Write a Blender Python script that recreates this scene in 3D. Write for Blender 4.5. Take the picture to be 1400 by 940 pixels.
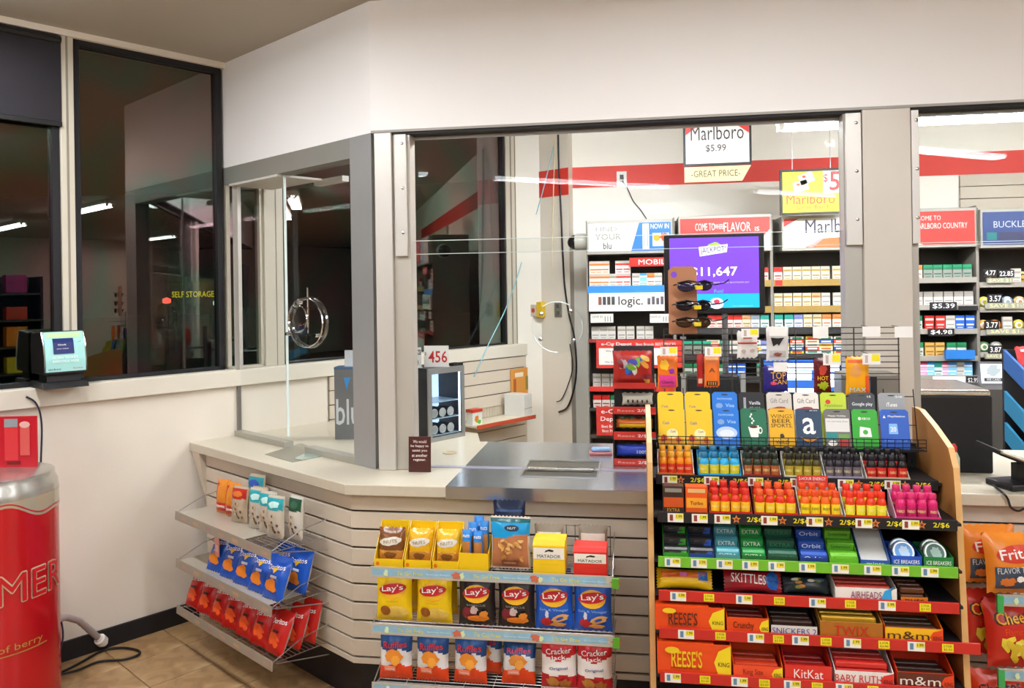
import bpy, bmesh, math, random
from math import sin, cos, radians, pi, tan, atan2, sqrt
from mathutils import Vector, Matrix, Euler
random.seed(7)
for o in list(bpy.data.objects): bpy.data.objects.remove(o, do_unlink=True)
SC = bpy.context.scene
COL = SC.collection
# ------------------------------------------------------------------ camera
F, CX, CY, CH, YAW, ROLL = 1075.0, 700.0, 395.0, 1.70, radians(9), 0.015
FW = Vector((-sin(YAW), cos(YAW), 0)); RT = Vector((cos(YAW), sin(YAW), 0)); UP = Vector((0, 0, 1))
CAM = Vector((0, 0, CH))
cr = RT*cos(ROLL) - UP*sin(ROLL); cu = RT*sin(ROLL) + UP*cos(ROLL)
cd = bpy.data.cameras.new('camera'); co = bpy.data.objects.new('camera', cd); COL.objects.link(co)
cd.sensor_width = 36; cd.lens = F/1400*36; cd.shift_y = -(470-CY)/1400; cd.clip_start = 0.05; cd.clip_end = 200
co.matrix_world = Matrix(((cr.x, cu.x, -FW.x, 0), (cr.y, cu.y, -FW.y, 0), (cr.z, cu.z, -FW.z, CH), (0, 0, 0, 1)))
SC.camera = co
# ------------------------------------------------------------------ world, exposure
wd = bpy.data.worlds.new('night'); SC.world = wd; wd.use_nodes = True
wd.node_tree.nodes['Background'].inputs[0].default_value = (0.25, 0.35, 0.6, 1)
wd.node_tree.nodes['Background'].inputs[1].default_value = 0.006
SC.view_settings.view_transform = 'Standard'; SC.view_settings.look = 'None'
SC.view_settings.gamma = 1; SC.view_settings.use_curve_mapping = False
SC.view_settings.exposure = 0.0
SALES_W, BOOTH_W = 35.0, 15.0          # watts of one ceiling fixture: sales floor, booth
# ------------------------------------------------------------------ pixel -> place
def ray(x, y):
    dx, dy = x-CX, y-CY
    return FW*F + RT*(dx*cos(ROLL)-dy*sin(ROLL)) - UP*(dx*sin(ROLL)+dy*cos(ROLL))
def hit(x, y, p, n):
    r = ray(x, y); return CAM + r*((Vector(p)-CAM).dot(n)/r.dot(n))
def onY(x, y, Y): return hit(x, y, (0, Y, 0), Vector((0, 1, 0)))
def onX(x, y, X): return hit(x, y, (X, 0, 0), Vector((1, 0, 0)))
def onZ(x, y, z): return hit(x, y, (0, 0, z), Vector((0, 0, 1)))
TH = radians(34)                        # the window wall runs 34 degrees off the counter's depth
DW = Vector((sin(TH), cos(TH), 0)); NW = Vector((cos(TH), -sin(TH), 0)); P0 = Vector((-2.525, 3.491, 0))
def W(s, t, z=0.0): return P0 + DW*s + NW*t + UP*z
def onS(x, y, s): return hit(x, y, P0+DW*s, DW)     # plane across the window wall (booth's angled side)
def onT(x, y, t): return hit(x, y, P0+NW*t, NW)     # plane along the window wall
def sT(P): return (P-P0).dot(DW), (P-P0).dot(NW)
RW = pi/2 - TH        # rz of a frame whose +x runs along DW
RA = -TH              # rz of a frame whose +x runs along NW (faces the aisle with -y)
def px(P, x0, x1):    # metres that x1-x0 pixels cover at P
    return (x1-x0)*(P-CAM).dot(FW)/F
# ------------------------------------------------------------------ materials
def lin(h):
    h = h.lstrip('#'); c = [int(h[i:i+2], 16)/255 for i in (0, 2, 4)]
    return [x/12.92 if x <= .04045 else ((x+.055)/1.055)**2.4 for x in c]
MATS = {}
def M(hexc, rough=.5, metal=0., emit=0., var=0., vscale=8., bump=0., bscale=60., coat=0., stretch=None):
    key = (hexc, rough, metal, emit, var, vscale, bump, bscale, coat, stretch)
    if key in MATS: return MATS[key]
    m = bpy.data.materials.new('mat_%s_%d' % (hexc.strip('#'), len(MATS))); m.use_nodes = True
    nt = m.node_tree; b = nt.nodes['Principled BSDF']; c = lin(hexc)+[1]
    b.inputs['Base Color'].default_value = c; b.inputs['Roughness'].default_value = rough
    b.inputs['Metallic'].default_value = metal; b.inputs['Coat Weight'].default_value = coat
    if emit: b.inputs['Emission Color'].default_value = c; b.inputs['Emission Strength'].default_value = emit
    if var or bump:
        tc = nt.nodes.new('ShaderNodeTexCoord'); mp = nt.nodes.new('ShaderNodeMapping')
        nt.links.new(tc.outputs['Object'], mp.inputs['Vector'])
        if stretch: mp.inputs['Scale'].default_value = stretch
        if var:
            n = nt.nodes.new('ShaderNodeTexNoise'); n.inputs['Scale'].default_value = vscale; n.inputs['Detail'].default_value = 5
            nt.links.new(mp.outputs[0], n.inputs['Vector'])
            mx = nt.nodes.new('ShaderNodeMix'); mx.data_type = 'RGBA'
            mx.inputs['A'].default_value = [max(0, x*(1-var)) for x in c[:3]]+[1]
            mx.inputs['B'].default_value = [min(1, x*(1+var)) for x in c[:3]]+[1]
            nt.links.new(n.outputs['Fac'], mx.inputs['Factor']); nt.links.new(mx.outputs['Result'], b.inputs['Base Color'])
        if bump:
            n2 = nt.nodes.new('ShaderNodeTexNoise'); n2.inputs['Scale'].default_value = bscale; n2.inputs['Detail'].default_value = 3
            nt.links.new(mp.outputs[0], n2.inputs['Vector'])
            bp = nt.nodes.new('ShaderNodeBump'); bp.inputs['Strength'].default_value = bump; bp.inputs['Distance'].default_value = .01
            nt.links.new(n2.outputs['Fac'], bp.inputs['Height']); nt.links.new(bp.outputs[0], b.inputs['Normal'])
    MATS[key] = m; return m
def glassmat(name, tint, ior, rough=0.0, extra=0.0, film=False):
    if name in MATS: return MATS[name]
    m = bpy.data.materials.new(name); m.use_nodes = True; nt = m.node_tree
    for n in list(nt.nodes): nt.nodes.remove(n)
    out = nt.nodes.new('ShaderNodeOutputMaterial'); mix = nt.nodes.new('ShaderNodeMixShader')
    tr = nt.nodes.new('ShaderNodeBsdfTransparent'); tr.inputs[0].default_value = tint
    gl = nt.nodes.new('ShaderNodeBsdfGlossy'); gl.inputs['Roughness'].default_value = rough
    if film:              # security film: faint pink and green iridescence in what it mirrors
        tc = nt.nodes.new('ShaderNodeTexCoord'); nz = nt.nodes.new('ShaderNodeTexNoise'); nz.inputs['Scale'].default_value = 2.2; nz.inputs['Detail'].default_value = 1
        rp = nt.nodes.new('ShaderNodeValToRGB'); e = rp.color_ramp.elements
        e[0].position = .38; e[0].color = (1., .72, .62, 1); e[1].position = .62; e[1].color = (1., .66, .68, 1); x = e.new(.5); x.color = (.62, .86, .72, 1)
        nt.links.new(tc.outputs['Object'], nz.inputs['Vector']); nt.links.new(nz.outputs['Fac'], rp.inputs[0]); nt.links.new(rp.outputs[0], gl.inputs[0])
    fr = nt.nodes.new('ShaderNodeFresnel'); fr.inputs[0].default_value = ior
    ad = nt.nodes.new('ShaderNodeMath'); ad.operation = 'ADD'; ad.inputs[1].default_value = extra; ad.use_clamp = True
    ge = nt.nodes.new('ShaderNodeNewGeometry'); m1 = nt.nodes.new('ShaderNodeMath'); m1.operation = 'MULTIPLY_ADD'
    m1.inputs[1].default_value = -2; m1.inputs[2].default_value = 1; nt.links.new(ge.outputs['Backfacing'], m1.inputs[0])
    m2 = nt.nodes.new('ShaderNodeMath'); m2.operation = 'POWER'; m2.inputs[0].default_value = ior
    nt.links.new(m1.outputs[0], m2.inputs[1]); nt.links.new(m2.outputs[0], fr.inputs[0])      # same mirror on both sides of a thin pane
    nt.links.new(fr.outputs[0], ad.inputs[0]); nt.links.new(ad.outputs[0], mix.inputs[0])
    nt.links.new(tr.outputs[0], mix.inputs[1]); nt.links.new(gl.outputs[0], mix.inputs[2])
    nt.links.new(mix.outputs[0], out.inputs[0]); MATS[name] = m; return m
WHITE = M('#f4f2ee', .5); BLACK = M('#121214', .45); STEEL = M('#b9b9ba', .28, .9); CHROME = M('#d8d8da', .12, 1.)
RED = M('#d41f1f', .4); YEL = M('#f2cf12', .4); DK = M('#1b1a1c', .5)
# ------------------------------------------------------------------ mesh builder
TXT = {}
def textmesh(s):
    if s not in TXT:
        c = bpy.data.curves.new('t', 'FONT'); c.body = s; c.resolution_u = 2; c.align_x = 'LEFT'; c.offset = 0 if any(q in s for q in 'MWNKmwA') else .010
        o = bpy.data.objects.new('t', c); COL.objects.link(o)
        me = bpy.data.meshes.new_from_object(o)
        v = [(p.co.x, p.co.y) for p in me.vertices]; f = [tuple(p.vertices) for p in me.polygons]
        bpy.data.objects.remove(o); bpy.data.curves.remove(c); bpy.data.meshes.remove(me)
        xs = [p[0] for p in v] or [0, 1]; ys = [p[1] for p in v] or [0, 1]
        a, b_, c_, d = min(xs), max(xs), min(ys), max(ys)
        TXT[s] = ([((p[0]-a)/max(b_-a, 1e-6)-.5, (p[1]-c_)/max(d-c_, 1e-6)-.5) for p in v], f)
    return TXT[s]
class MB:
    def __init__(s): s.v = []; s.f = []; s.m = []; s.mats = []
    def mi(s, mat):
        if mat not in s.mats: s.mats.append(mat)
        return s.mats.index(mat)
    def add(s, v, f, mat=None):
        k = len(s.v); s.v += [tuple(p) for p in v]; i = s.mi(mat) if mat else 0
        for q in f: s.f.append(tuple(a+k for a in q)); s.m.append(i)
        return s
    def box(s, x0, x1, y0, y1, z0, z1, mat=None):
        return s.add([(x0,y0,z0),(x1,y0,z0),(x1,y1,z0),(x0,y1,z0),(x0,y0,z1),(x1,y0,z1),(x1,y1,z1),(x0,y1,z1)],
            [(0,3,2,1),(4,5,6,7),(0,1,5,4),(1,2,6,5),(2,3,7,6),(3,0,4,7)], mat)
    def prism(s, poly, a, b, axis='z', mat=None):
        n = len(poly)
        def P(p, h): return {'z': (p[0], p[1], h), 'x': (h, p[0], p[1]), 'y': (p[0], h, p[1])}[axis]
        v = [P(p, a) for p in poly] + [P(p, b) for p in poly]
        f = [tuple(range(n))[::-1], tuple(range(n, 2*n))] + [(i, (i+1) % n, n+(i+1) % n, n+i) for i in range(n)]
        return s.add(v, f, mat)
    def tube(s, pts, r, n=8, mat=None, cap=True):
        pts = [Vector(p) for p in pts]; rs = r if isinstance(r, (list, tuple)) else [r]*len(pts); v = []; f = []
        a = None
        for i, p in enumerate(pts):
            d = (pts[min(i+1, len(pts)-1)]-pts[max(i-1, 0)]).normalized()
            if a is None: a = d.orthogonal().normalized()
            a = (a-d*a.dot(d)).normalized(); b = d.cross(a)
            v += [p+(a*cos(2*pi*k/n)+b*sin(2*pi*k/n))*rs[i] for k in range(n)]
        for i in range(len(pts)-1):
            for k in range(n): f.append((i*n+k, i*n+(k+1) % n, (i+1)*n+(k+1) % n, (i+1)*n+k))
        if cap: f += [tuple(range(n))[::-1], tuple(range((len(pts)-1)*n, len(pts)*n))]
        return s.add(v, f, mat)
    def lathe(s, prof, n=16, c=(0, 0, 0), mat=None, ax='z', a0=0, a1=2*pi):
        v = []; f = []; full = abs(a1-a0-2*pi) < 1e-6; nn = n if full else n+1
        for (r, z) in prof:
            for k in range(nn):
                a = a0+(a1-a0)*k/n; x, y = r*cos(a), r*sin(a)
                p = (x, y, z) if ax == 'z' else ((x, -z, y) if ax == 'y' else (z, x, y))
                v.append((c[0]+p[0], c[1]+p[1], c[2]+p[2]))
        for i in range(len(prof)-1):
            for k in range(n): f.append((i*nn+k, i*nn+(k+1) % nn, (i+1)*nn+(k+1) % nn, (i+1)*nn+k))
        if full:
            if prof[0][0] > 1e-6: f.append(tuple(range(n))[::-1])
            if prof[-1][0] > 1e-6: f.append(tuple(range((len(prof)-1)*n, len(prof)*n)))
        return s.add(v, f, mat)
    def build(s, name, mat=None, parent=None, smooth=False, bevel=0., loc=None, rz=0.):
        me = bpy.data.meshes.new(name); me.from_pydata(s.v, [], s.f)
        mats = s.mats or [mat]
        for m in mats: me.materials.append(m or mat)
        me.polygons.foreach_set('material_index', s.m)
        bm = bmesh.new(); bm.from_mesh(me)
        bmesh.ops.remove_doubles(bm, verts=bm.verts, dist=1e-6)
        bmesh.ops.recalc_face_normals(bm, faces=bm.faces)
        if bevel:
            es = [e for e in bm.edges if len(e.link_faces) == 2 and e.calc_face_angle() > .6]
            bmesh.ops.bevel(bm, geom=es, offset=bevel, segments=2, affect='EDGES', profile=.5)
        bm.to_mesh(me); bm.free()
        if smooth:
            me.polygons.foreach_set('use_smooth', [True]*len(me.polygons))
            me.set_sharp_from_angle(angle=radians(40))
        o = bpy.data.objects.new(name, me); COL.objects.link(o)
        if parent: o.parent = parent
        if loc is not None: o.location = loc
        if rz: o.rotation_euler = (0, 0, rz)
        return o
def raw(s, name, parent=None):     # prints: open faces, no recalculation of normals
    me = bpy.data.meshes.new(name); me.from_pydata(s.v, [], s.f)
    for m in s.mats: me.materials.append(m)
    me.polygons.foreach_set('material_index', s.m)
    o = bpy.data.objects.new(name, me); COL.objects.link(o)
    if parent: o.parent = parent
    return o
ALL = []
def tag(o, label, cat, group=None):
    o['label'] = label; o['category'] = cat
    if group: o['group'] = group
    return o
def thing(name, label, cat, loc=(0, 0, 0), rz=0., group=None, rx=0.):
    o = bpy.data.objects.new(name, None); COL.objects.link(o); o.empty_display_size = .05
    o.location = loc; o.rotation_euler = (rx, 0, rz)
    return tag(o, label, cat, group)
def copy_tree(o, parent=None):
    c = o.copy(); COL.objects.link(c); c.parent = parent
    for ch in list(o.children): copy_tree(ch, c)
    return c
def dup(o, label, loc, rz=0., rx=0., group=None, scale=None):
    c = copy_tree(o); c['label'] = label; c.location = loc; c.rotation_euler = (rx, 0, rz)
    if group: c['group'] = group
    if scale: c.scale = scale
    return c
def struct(o): o['kind'] = 'structure'; return o
ORD = ['first', 'second', 'third', 'fourth', 'fifth', 'sixth', 'seventh', 'eighth', 'ninth', 'tenth', 'eleventh',
       'twelfth', 'thirteenth', 'fourteenth', 'fifteenth', 'sixteenth', 'seventeenth', 'eighteenth', 'nineteenth', 'twentieth']
def nth(i, n):
    if n == 1: return ''
    return 'leftmost ' if i == 0 else ('rightmost ' if i == n-1 else '')
def place_word(i, n):
    return 'leftmost' if i == 0 else ('rightmost' if i == n-1 else ORD[i]+' from left')
# ------------------------------------------------------------------ printing on a front face (-y side)
class Face:
    def __init__(s, fn=0., off=.0012):
        s.fn = fn if callable(fn) else (lambda x, z: fn); s.mb = MB(); s.off = off; s.layer = 0
    def P(s, x, z): return (x, -(s.fn(x, z)+s.off*(1+s.layer)), z)
    def blob(s, pts, mat, rings=3):
        cx = sum(p[0] for p in pts)/len(pts); cz = sum(p[1] for p in pts)/len(pts); n = len(pts)
        v = [s.P(cx, cz)]; f = []
        for k in range(1, rings+1):
            v += [s.P(cx+(p[0]-cx)*k/rings, cz+(p[1]-cz)*k/rings) for p in pts]
        for i in range(n): f.append((0, 1+i, 1+(i+1) % n))
        for k in range(rings-1):
            for i in range(n):
                a, b = 1+k*n+i, 1+k*n+(i+1) % n; f.append((a, a+n, b+n, b))
        s.mb.add(v, f, mat); s.layer += 1; return s
    def rect(s, x0, x1, z0, z1, mat, n=1, rings=1):
        pts = [(x0+(x1-x0)*i/n, z0) for i in range(n)]+[(x1, z0+(z1-z0)*i/n) for i in range(n)]+[(x1-(x1-x0)*i/n, z1) for i in range(n)]+[(x0, z1-(z1-z0)*i/n) for i in range(n)]
        return s.blob(pts, mat, rings if n == 1 else max(rings, n))
    def ell(s, cx, cz, a, b, mat, n=18, rot=0., rings=3, jag=0.):
        rnd = random.Random(int(abs(cx*9999)+abs(cz*777)))
        pts = []
        for i in range(n):
            t = 2*pi*i/n; q = 1+jag*(rnd.random()-.5)*2
            x, z = a*q*cos(t), b*q*sin(t); pts.append((cx+x*cos(rot)-z*sin(rot), cz+x*sin(rot)+z*cos(rot)))
        return s.blob(pts, mat, rings)
    def text(s, t, cx, cz, w, h, mat, rot=0., shear=0.):
        v, f = textmesh(t); o = []
        for (a, b) in v:
            x, z = a*w+b*h*shear, b*h; o.append(s.P(cx+x*cos(rot)-z*sin(rot), cz+x*sin(rot)+z*cos(rot)))
        s.mb.add(o, f, mat); s.layer += 1; return s
    def star(s, cx, cz, r, mat):
        return s.blob([(cx+(r if i % 2 == 0 else r*.42)*sin(pi*i/5), cz+(r if i % 2 == 0 else r*.42)*cos(pi*i/5)) for i in range(10)], mat, 1)
    def done(s, parent, name='printed_label'): return raw(s.mb, name, parent)
# ------------------------------------------------------------------ pillow bag
def bagfn(w, h, d, seed=0):
    a = seed*1.7
    def fn(x, z):
        v = min(1, max(0, z/h)); q = 1-.06*sin(pi*v); u = min(1, abs(x)/(w/2*q)); vv = min(1, max(0, (v-.05)/.9))
        p = max(0., 1-u**2.6)**.55*max(0., sin(pi*vv))**.5
        edge = 1-min(1, 2.6*min(vv, 1-vv))
        return d/2*p*(1+.10*sin(9*x/w*pi+a)*edge+.06*sin(7*v*pi+5*x/w+a)*u) + .0012
    return fn
def bagmesh(w, h, d, mat, back=None, seal=None, seed=0, nx=14, nz=16, zones=None):
    fn = bagfn(w, h, d, seed); mb = MB(); back = back or mat; seal = seal or mat
    if zones: nx, nz = 22, 28
    for sgn in (-1, 1):
        v = []; 
        for j in range(nz+1):
            z = h*j/nz; q = 1-.06*sin(pi*j/nz)
            for i in range(nx+1):
                x = (i/nx*2-1)*w/2*q; e = 0 if i in (0, nx) or (j in (0, nz)) else 1
                y = fn(x, z)*e; zz = z
                if j in (0, nz): zz += .0025*((i % 2)*2-1)
                v.append((x, y*sgn, zz))
        for j in range(nz):
            mm = seal if (j in (0, nz-1)) else (mat if sgn < 0 else back)
            f = [(j*(nx+1)+i, j*(nx+1)+i+1, (j+1)*(nx+1)+i+1, (j+1)*(nx+1)+i) for i in range(nx)]
            if j == 0: k0 = len(mb.v); mb.add(v, f, mm)
            else:
                for i, t in enumerate(f):
                    m_ = zones(((i+.5)/nx*2-1), (j+.5)/nz) if (zones and sgn < 0 and 0 < j < nz-1) else None
                    mb.f.append(tuple(a+k0 for a in t)); mb.m.append(mb.mi(m_ or mm))
    return mb, fn
def make_bag(name, label, cat, w, h, d, mat, design, back=None, seal=None, seed=0, group=None, zones=None):
    t = thing(name, label, cat, group=group)
    mb, fn = bagmesh(w, h, d, mat, back, seal, seed, zones=zones); mb.build('pouch', mat, t, smooth=True)
    fc = Face(fn, .0018); design(fc, w, h); fc.done(t)
    return t
def spread(proto, label_fn, spots, group=None):
    out = []
    for i, sp in enumerate(spots):
        loc, rz, rx = sp[0], sp[1], sp[2]; sc = sp[3] if len(sp) > 3 else None
        if i == 0:
            o = proto; o.location = loc; o.rotation_euler = (rx, 0, rz); o['label'] = label_fn(i)
            if sc: o.scale = sc
            if group: o['group'] = group
        else: o = dup(proto, label_fn(i), loc, rz, rx, group, sc)
        out.append(o)
    return out
# ================================================================== SETTING
ZC, CEIL, YG, YS, SA = .925, 2.96, 3.34, 3.28, .605     # counter top, ceiling, glass, soffit face, angled face
PAINT = M('#e6ddcf', .6, var=.035, vscale=3, bump=.04, bscale=90)
PAINTW = M('#faf5ea', .6, var=.03, vscale=3, bump=.04, bscale=90)
SOFFIT = M('#f7f5f3', .45, var=.02, vscale=2)
TRIMC = M('#dcd5c6', .45, var=.03)
SLATC = M('#cfc2b0', .5, var=.05, vscale=5)
GROOVE = M('#33251f', .7)
COUNTER = M('#c8bfac', .32, var=.06, vscale=40, bump=.01)
ALU = M('#b4b2ae', .35, .55, var=.04, stretch=(1, 1, 30))
ALUD = M('#a2a2a1', .4, .45, var=.05)
ALUL = M('#cfcac2', .38, .35, var=.03)
KICK = M('#17161a', .5, var=.2)
REDP = M('#d8382c', .55, var=.04)
GLASS = glassmat('booth_glass', (.975, .985, .98, 1), 1.24)
WGLASS = glassmat('window_glass', (.62, .66, .66, 1), 1.9, extra=.045, film=True)
EDGE = M('#dfe9e6', .2, emit=0.0)
# floor -------------------------------------------------------------
def floormat():
    m = bpy.data.materials.new('tile_floor'); m.use_nodes = True; nt = m.node_tree; b = nt.nodes['Principled BSDF']
    tc = nt.nodes.new('ShaderNodeTexCoord')
    n = nt.nodes.new('ShaderNodeTexNoise'); n.inputs['Scale'].default_value = 7; n.inputs['Detail'].default_value = 8; n.inputs['Distortion'].default_value = 1.2
    r = nt.nodes.new('ShaderNodeValToRGB'); e = r.color_ramp.elements
    e[0].position = .3; e[0].color = lin('#8a6a45')+[1]; e[1].position = .72; e[1].color = lin('#c3a47a')+[1]
    x = e.new(.5); x.color = lin('#ad8c62')+[1]
    nt.links.new(tc.outputs['Object'], n.inputs['Vector']); nt.links.new(n.outputs['Fac'], r.inputs[0]); nt.links.new(r.outputs[0], b.inputs['Base Color'])
    b.inputs['Roughness'].default_value = .28
    return m
TILE = floormat()
fl = MB().box(-9, 16, -9, 9, -.06, -.006).build('floor', M('#6b5238', .6, var=.3, vscale=4)); struct(fl)
TS = .29
tm = {}
def tile_obj(s0, t0, ns, nt_, name='floor_tile'):
    k = (ns, nt_)
    if k not in tm:
        me = MB().box(.002, TS*ns-.002, .002, TS*nt_-.002, 0, .006).build('floor_tile', TILE, fl, bevel=.0012)
        tm[k] = me.data; o = me
    else:
        o = bpy.data.objects.new('floor_tile', tm[k]); COL.objects.link(o); o.parent = fl
    o.location = W(s0, t0+TS*nt_, -.006); o.rotation_euler = (0, 0, RW)
    return o
for i in range(-4, 2):
    for j in range(-1, 7): tile_obj(-.079+TS*i, -.025+TS*j+(.0 if j >= 0 else 0), 1, 1) if j >= 0 else None
# the tiled floor beyond the pieces that can be told apart
tb = MB()
for i in range(-26, 30):
    for j in range(0, 46):
        if -4 <= i < 2 and j < 7: continue
        s0, t0 = -.079+TS*i, -.025+TS*j
        c = [W(s0+.002, t0+.002), W(s0+TS-.002, t0+.002), W(s0+TS-.002, t0+TS-.002), W(s0+.002, t0+TS-.002)]
        if max(p.y for p in c) > 8.8 or min(p.y for p in c) < -8.8: continue
        tb.add([(p.x, p.y, 0) for p in c], [(3, 2, 1, 0)], TILE)
tf = raw(tb, 'floor_tile', fl); tf['kind'] = 'stuff'
struct(MB().box(-9, 16, -9, 9, CEIL, CEIL+.08).build('ceiling', M('#b5ada0', .7, var=.05, vscale=2)))
# window wall --------------------------------------------------------
def wbox(s0, s1, t0, t1, z0, z1, mb=None, mat=None):      # box in window-wall coordinates, world space
    mb = mb or MB(); v = [W(s, t, z) for z in (z0, z1) for (s, t) in ((s0, t0), (s1, t0), (s1, t1), (s0, t1))]
    return mb.add(v, [(0,3,2,1),(4,5,6,7),(0,1,5,4),(1,2,6,5),(2,3,7,6),(3,0,4,7)], mat)
SL0, SL1 = -1.9, 3.05
mb = wbox(SL0, SL1+.2, -.22, 0, 0, 1.2); wbox(SL0, SL1+.2, -.22, -.02, 2.93, CEIL, mb); wbox(-8, SL0, -.22, 0, 0, CEIL, mb)
wbox(2.99, SL1+.2, -.22, -.0, 1.2, 2.93, mb)
struct(mb.build('wall_left', PAINT))
struct(wbox(SL0, SL1, -.14, .03, 1.195, 1.283).build('trim_1', TRIMC, bevel=.004))          # window sill board
struct(wbox(SL0, .40, .0005, .014, 0, .092).build('baseboard_left', KICK, bevel=.002))
FR = M('#cfc8b8', .4, .1, var=.03); FRD = M('#1d1c20', .45, .2)
def window(n, s0, s1, z0=1.284, z1=2.93, fr=.035, dark=False):
    mb = MB(); a = -.10; b = -.045
    for q in ((s0, s1, z0, z0+fr*.6), (s0, s1, z1-fr, z1), (s0, s0+fr, z0, z1), (s1-fr, s1, z0, z1)): wbox(q[0], q[1], a, b, q[2], q[3], mb)
    w = mb.build('window_%d' % n, FRD if dark else FR); struct(w)
    p = wbox(s0+fr, s1-fr, -.078, -.070, z0+fr*.6, z1-fr).build('pane', WGLASS, w)
    return w
window(1, SL0, -.215, dark=True); window(2, -.155, .59, dark=True, fr=.03); window(3, .612, .83, fr=.02); window(4, .95, 1.62, fr=.02, dark=True)
window(5, 1.76, 2.845, fr=.02, dark=True)
mb = MB()
for (a, b) in ((-.215, -.155), (.83, .95), (1.62, 1.76)): wbox(a, b, -.11, -.03, 1.283, 2.93, mb)
for (a, b) in ((2.845, 2.99),): wbox(a, b, -.11, -.035, 1.283, 2.93, mb)
struct(mb.build('trim_2', FR, bevel=.003))
mb = MB(); wbox(-.190, -.180, -.03, -.0285, 1.283, 2.93, mb); wbox(.90, .905, -.03, -.0285, 1.283, 2.93, mb)
wbox(2.89, 2.90, -.035, -.03, 1.283, 2.93, mb); wbox(2.94, 2.947, -.035, -.03, 1.283, 2.93, mb)
struct(mb.build('trim_3', M('#8d8676', .5)))
# roller blind at the top of the near window
bz = onT(40, 168, -.03).z
bl = thing('roller_blind', 'black roller blind pulled partway down over near left window', 'blind', W(-.9, -.03, bz), RW)
MB().box(-.95, .69, -.004, .0, .02, 2.925-bz).build('fabric', M('#232027', .8, bump=.1, bscale=300), bl)
MB().box(-.95, .69, -.012, .006, 0, .024).build('bottom_bar', BLACK, bl, bevel=.003)
MB().tube([(-.95, .0, 2.905-bz), (.69, .0, 2.905-bz)], .018, 10).build('roller', BLACK, bl, smooth=True)
# back wall, pier, stripes --------------------------------------------
YB = 5.95
struct(MB().box(-1.2, 12, YB, YB+.15, 0, CEIL).build('wall_back', PAINTW))
struct(MB().box(-.6, 5, YB-.003, YB, 2.455, 2.612).build('trim_4', REDP))
PT = sT(onS(778, 300, 3.05))[1]
pc = [W(3.05, -.1), W(3.05, PT), Vector((W(3.05, PT).x+.02, YB+.02, 0)), Vector((-1.1, YB+.1, 0)), W(3.3, -.1)]
struct(MB().prism([(p.x, p.y) for p in pc], 0, CEIL).build('wall_pier', PAINT))
struct(wbox(3.047, 3.05, .02, PT, 2.39, 2.59).build('trim_5', REDP))
struct(MB().box(-9, 16, -8.2, -8, 0, CEIL).build('wall_rear', PAINT))
struct(wbox(-12, 14, 15, 15.2, 0, CEIL).build('wall_right', PAINT))
# slatwall on the far right of the back wall
sw = thing('slatwall_panel', 'cream slatwall panel on back wall under red stripe at far right', 'wall panel', (0, 0, 0))
zz = onY(1320, 305, YB-.03).z; X0 = onY(1313, 260, YB-.02).x; k = 0
while zz < 2.40:
    MB().box(X0, X0+1.6, YB-.02, YB-.001, zz, min(zz+.082, 2.45)).build('slat', SLATC, sw, bevel=.002); zz += .0865
MB().box(X0, X0+1.6, YB-.006, YB-.0005, onY(1320, 305, YB-.03).z-.004, 2.45).build('backing', GROOVE, sw)
# soffit --------------------------------------------------------------
def isect(s, Y):          # point on plane s with the given Y
    t = (P0.y+DW.y*s-Y)/(-NW.y) ; return W(s, t)
K = isect(SA, YS); KI = isect(SA+.15, YS+.15)
po = [W(SA, -.10), K, Vector((6, YS, 0)), Vector((6, YS+.15, 0)), KI, W(SA+.15, -.10)]
struct(MB().prism([(p.x, p.y) for p in po], 2.388, CEIL).build('wall_soffit', SOFFIT))
struct(MB().prism([(p.x, p.y-0.0) for p in [K+Vector((.001, -.004, 0)), Vector((6, YS-.004, 0)), Vector((6, YS-.0005, 0)), K+Vector((.001, -.0005, 0))]], 2.386, 2.396).build('trim_6', M('#a9a39b', .5)))
struct(MB().box(K.x+.09, 6, YS+.004, YS+.149, 2.376, 2.3878).build('trim_7', M('#08080a', .6)))     # black strip over the soffit's underside
# angled side: header, leg panel, channels, glass ----------------------
HZ0 = 2.296; tP = sT(onS(481, 400, SA))[1]; tK = sT(K)[1]
struct(wbox(SA, SA+.09, -.06, tP, HZ0, 2.3875).build('trim_8', M('#94938c', .45, .4, var=.04)))
po = [W(SA, tP), K, K+Vector((0, .09, 0)), W(SA+.09, tP)]
struct(MB().prism([(p.x, p.y) for p in po], ZC+.0005, 2.3875).build('trim_9', ALUD))
xa, xb, xc, xd = (onY(p, 300, YS).x for p in (513, 537, 541, 557))
struct(MB().box(xa+.002, xb, YS-.008, YS+.09, ZC+.0005, 2.3845).build('trim_10', ALUL, bevel=.003))
struct(MB().box(xb, xd+.012, YS+.012, YS+.09, ZC+.0005, 2.3755).build('trim_11', M('#bfb9ae', .4, .3), bevel=.002))
jz = onY(556, 350, YS).z
def jamb(name, label, x0, x1, z0, n):
    t = thing(name, label, 'jamb plate', (x0, YS-.002, z0))
    MB().box(0, x1-x0, -.006, .012, 0, 2.374-z0).build('plate', ALUL, t, bevel=.002)
    for i in range(n):
        MB().lathe([(.0001, .006), (.006, .004), (.0075, 0)], 10, ((x1-x0)*.68, -.006, .1+i*(2.374-z0-.14)/(n-1)), ax='y').build('screw', CHROME, t, smooth=True)
jamb('jamb_plate', 'screwed aluminium plate on glass jamb beside grey corner leg', xc, xd, jz, 3)
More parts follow.
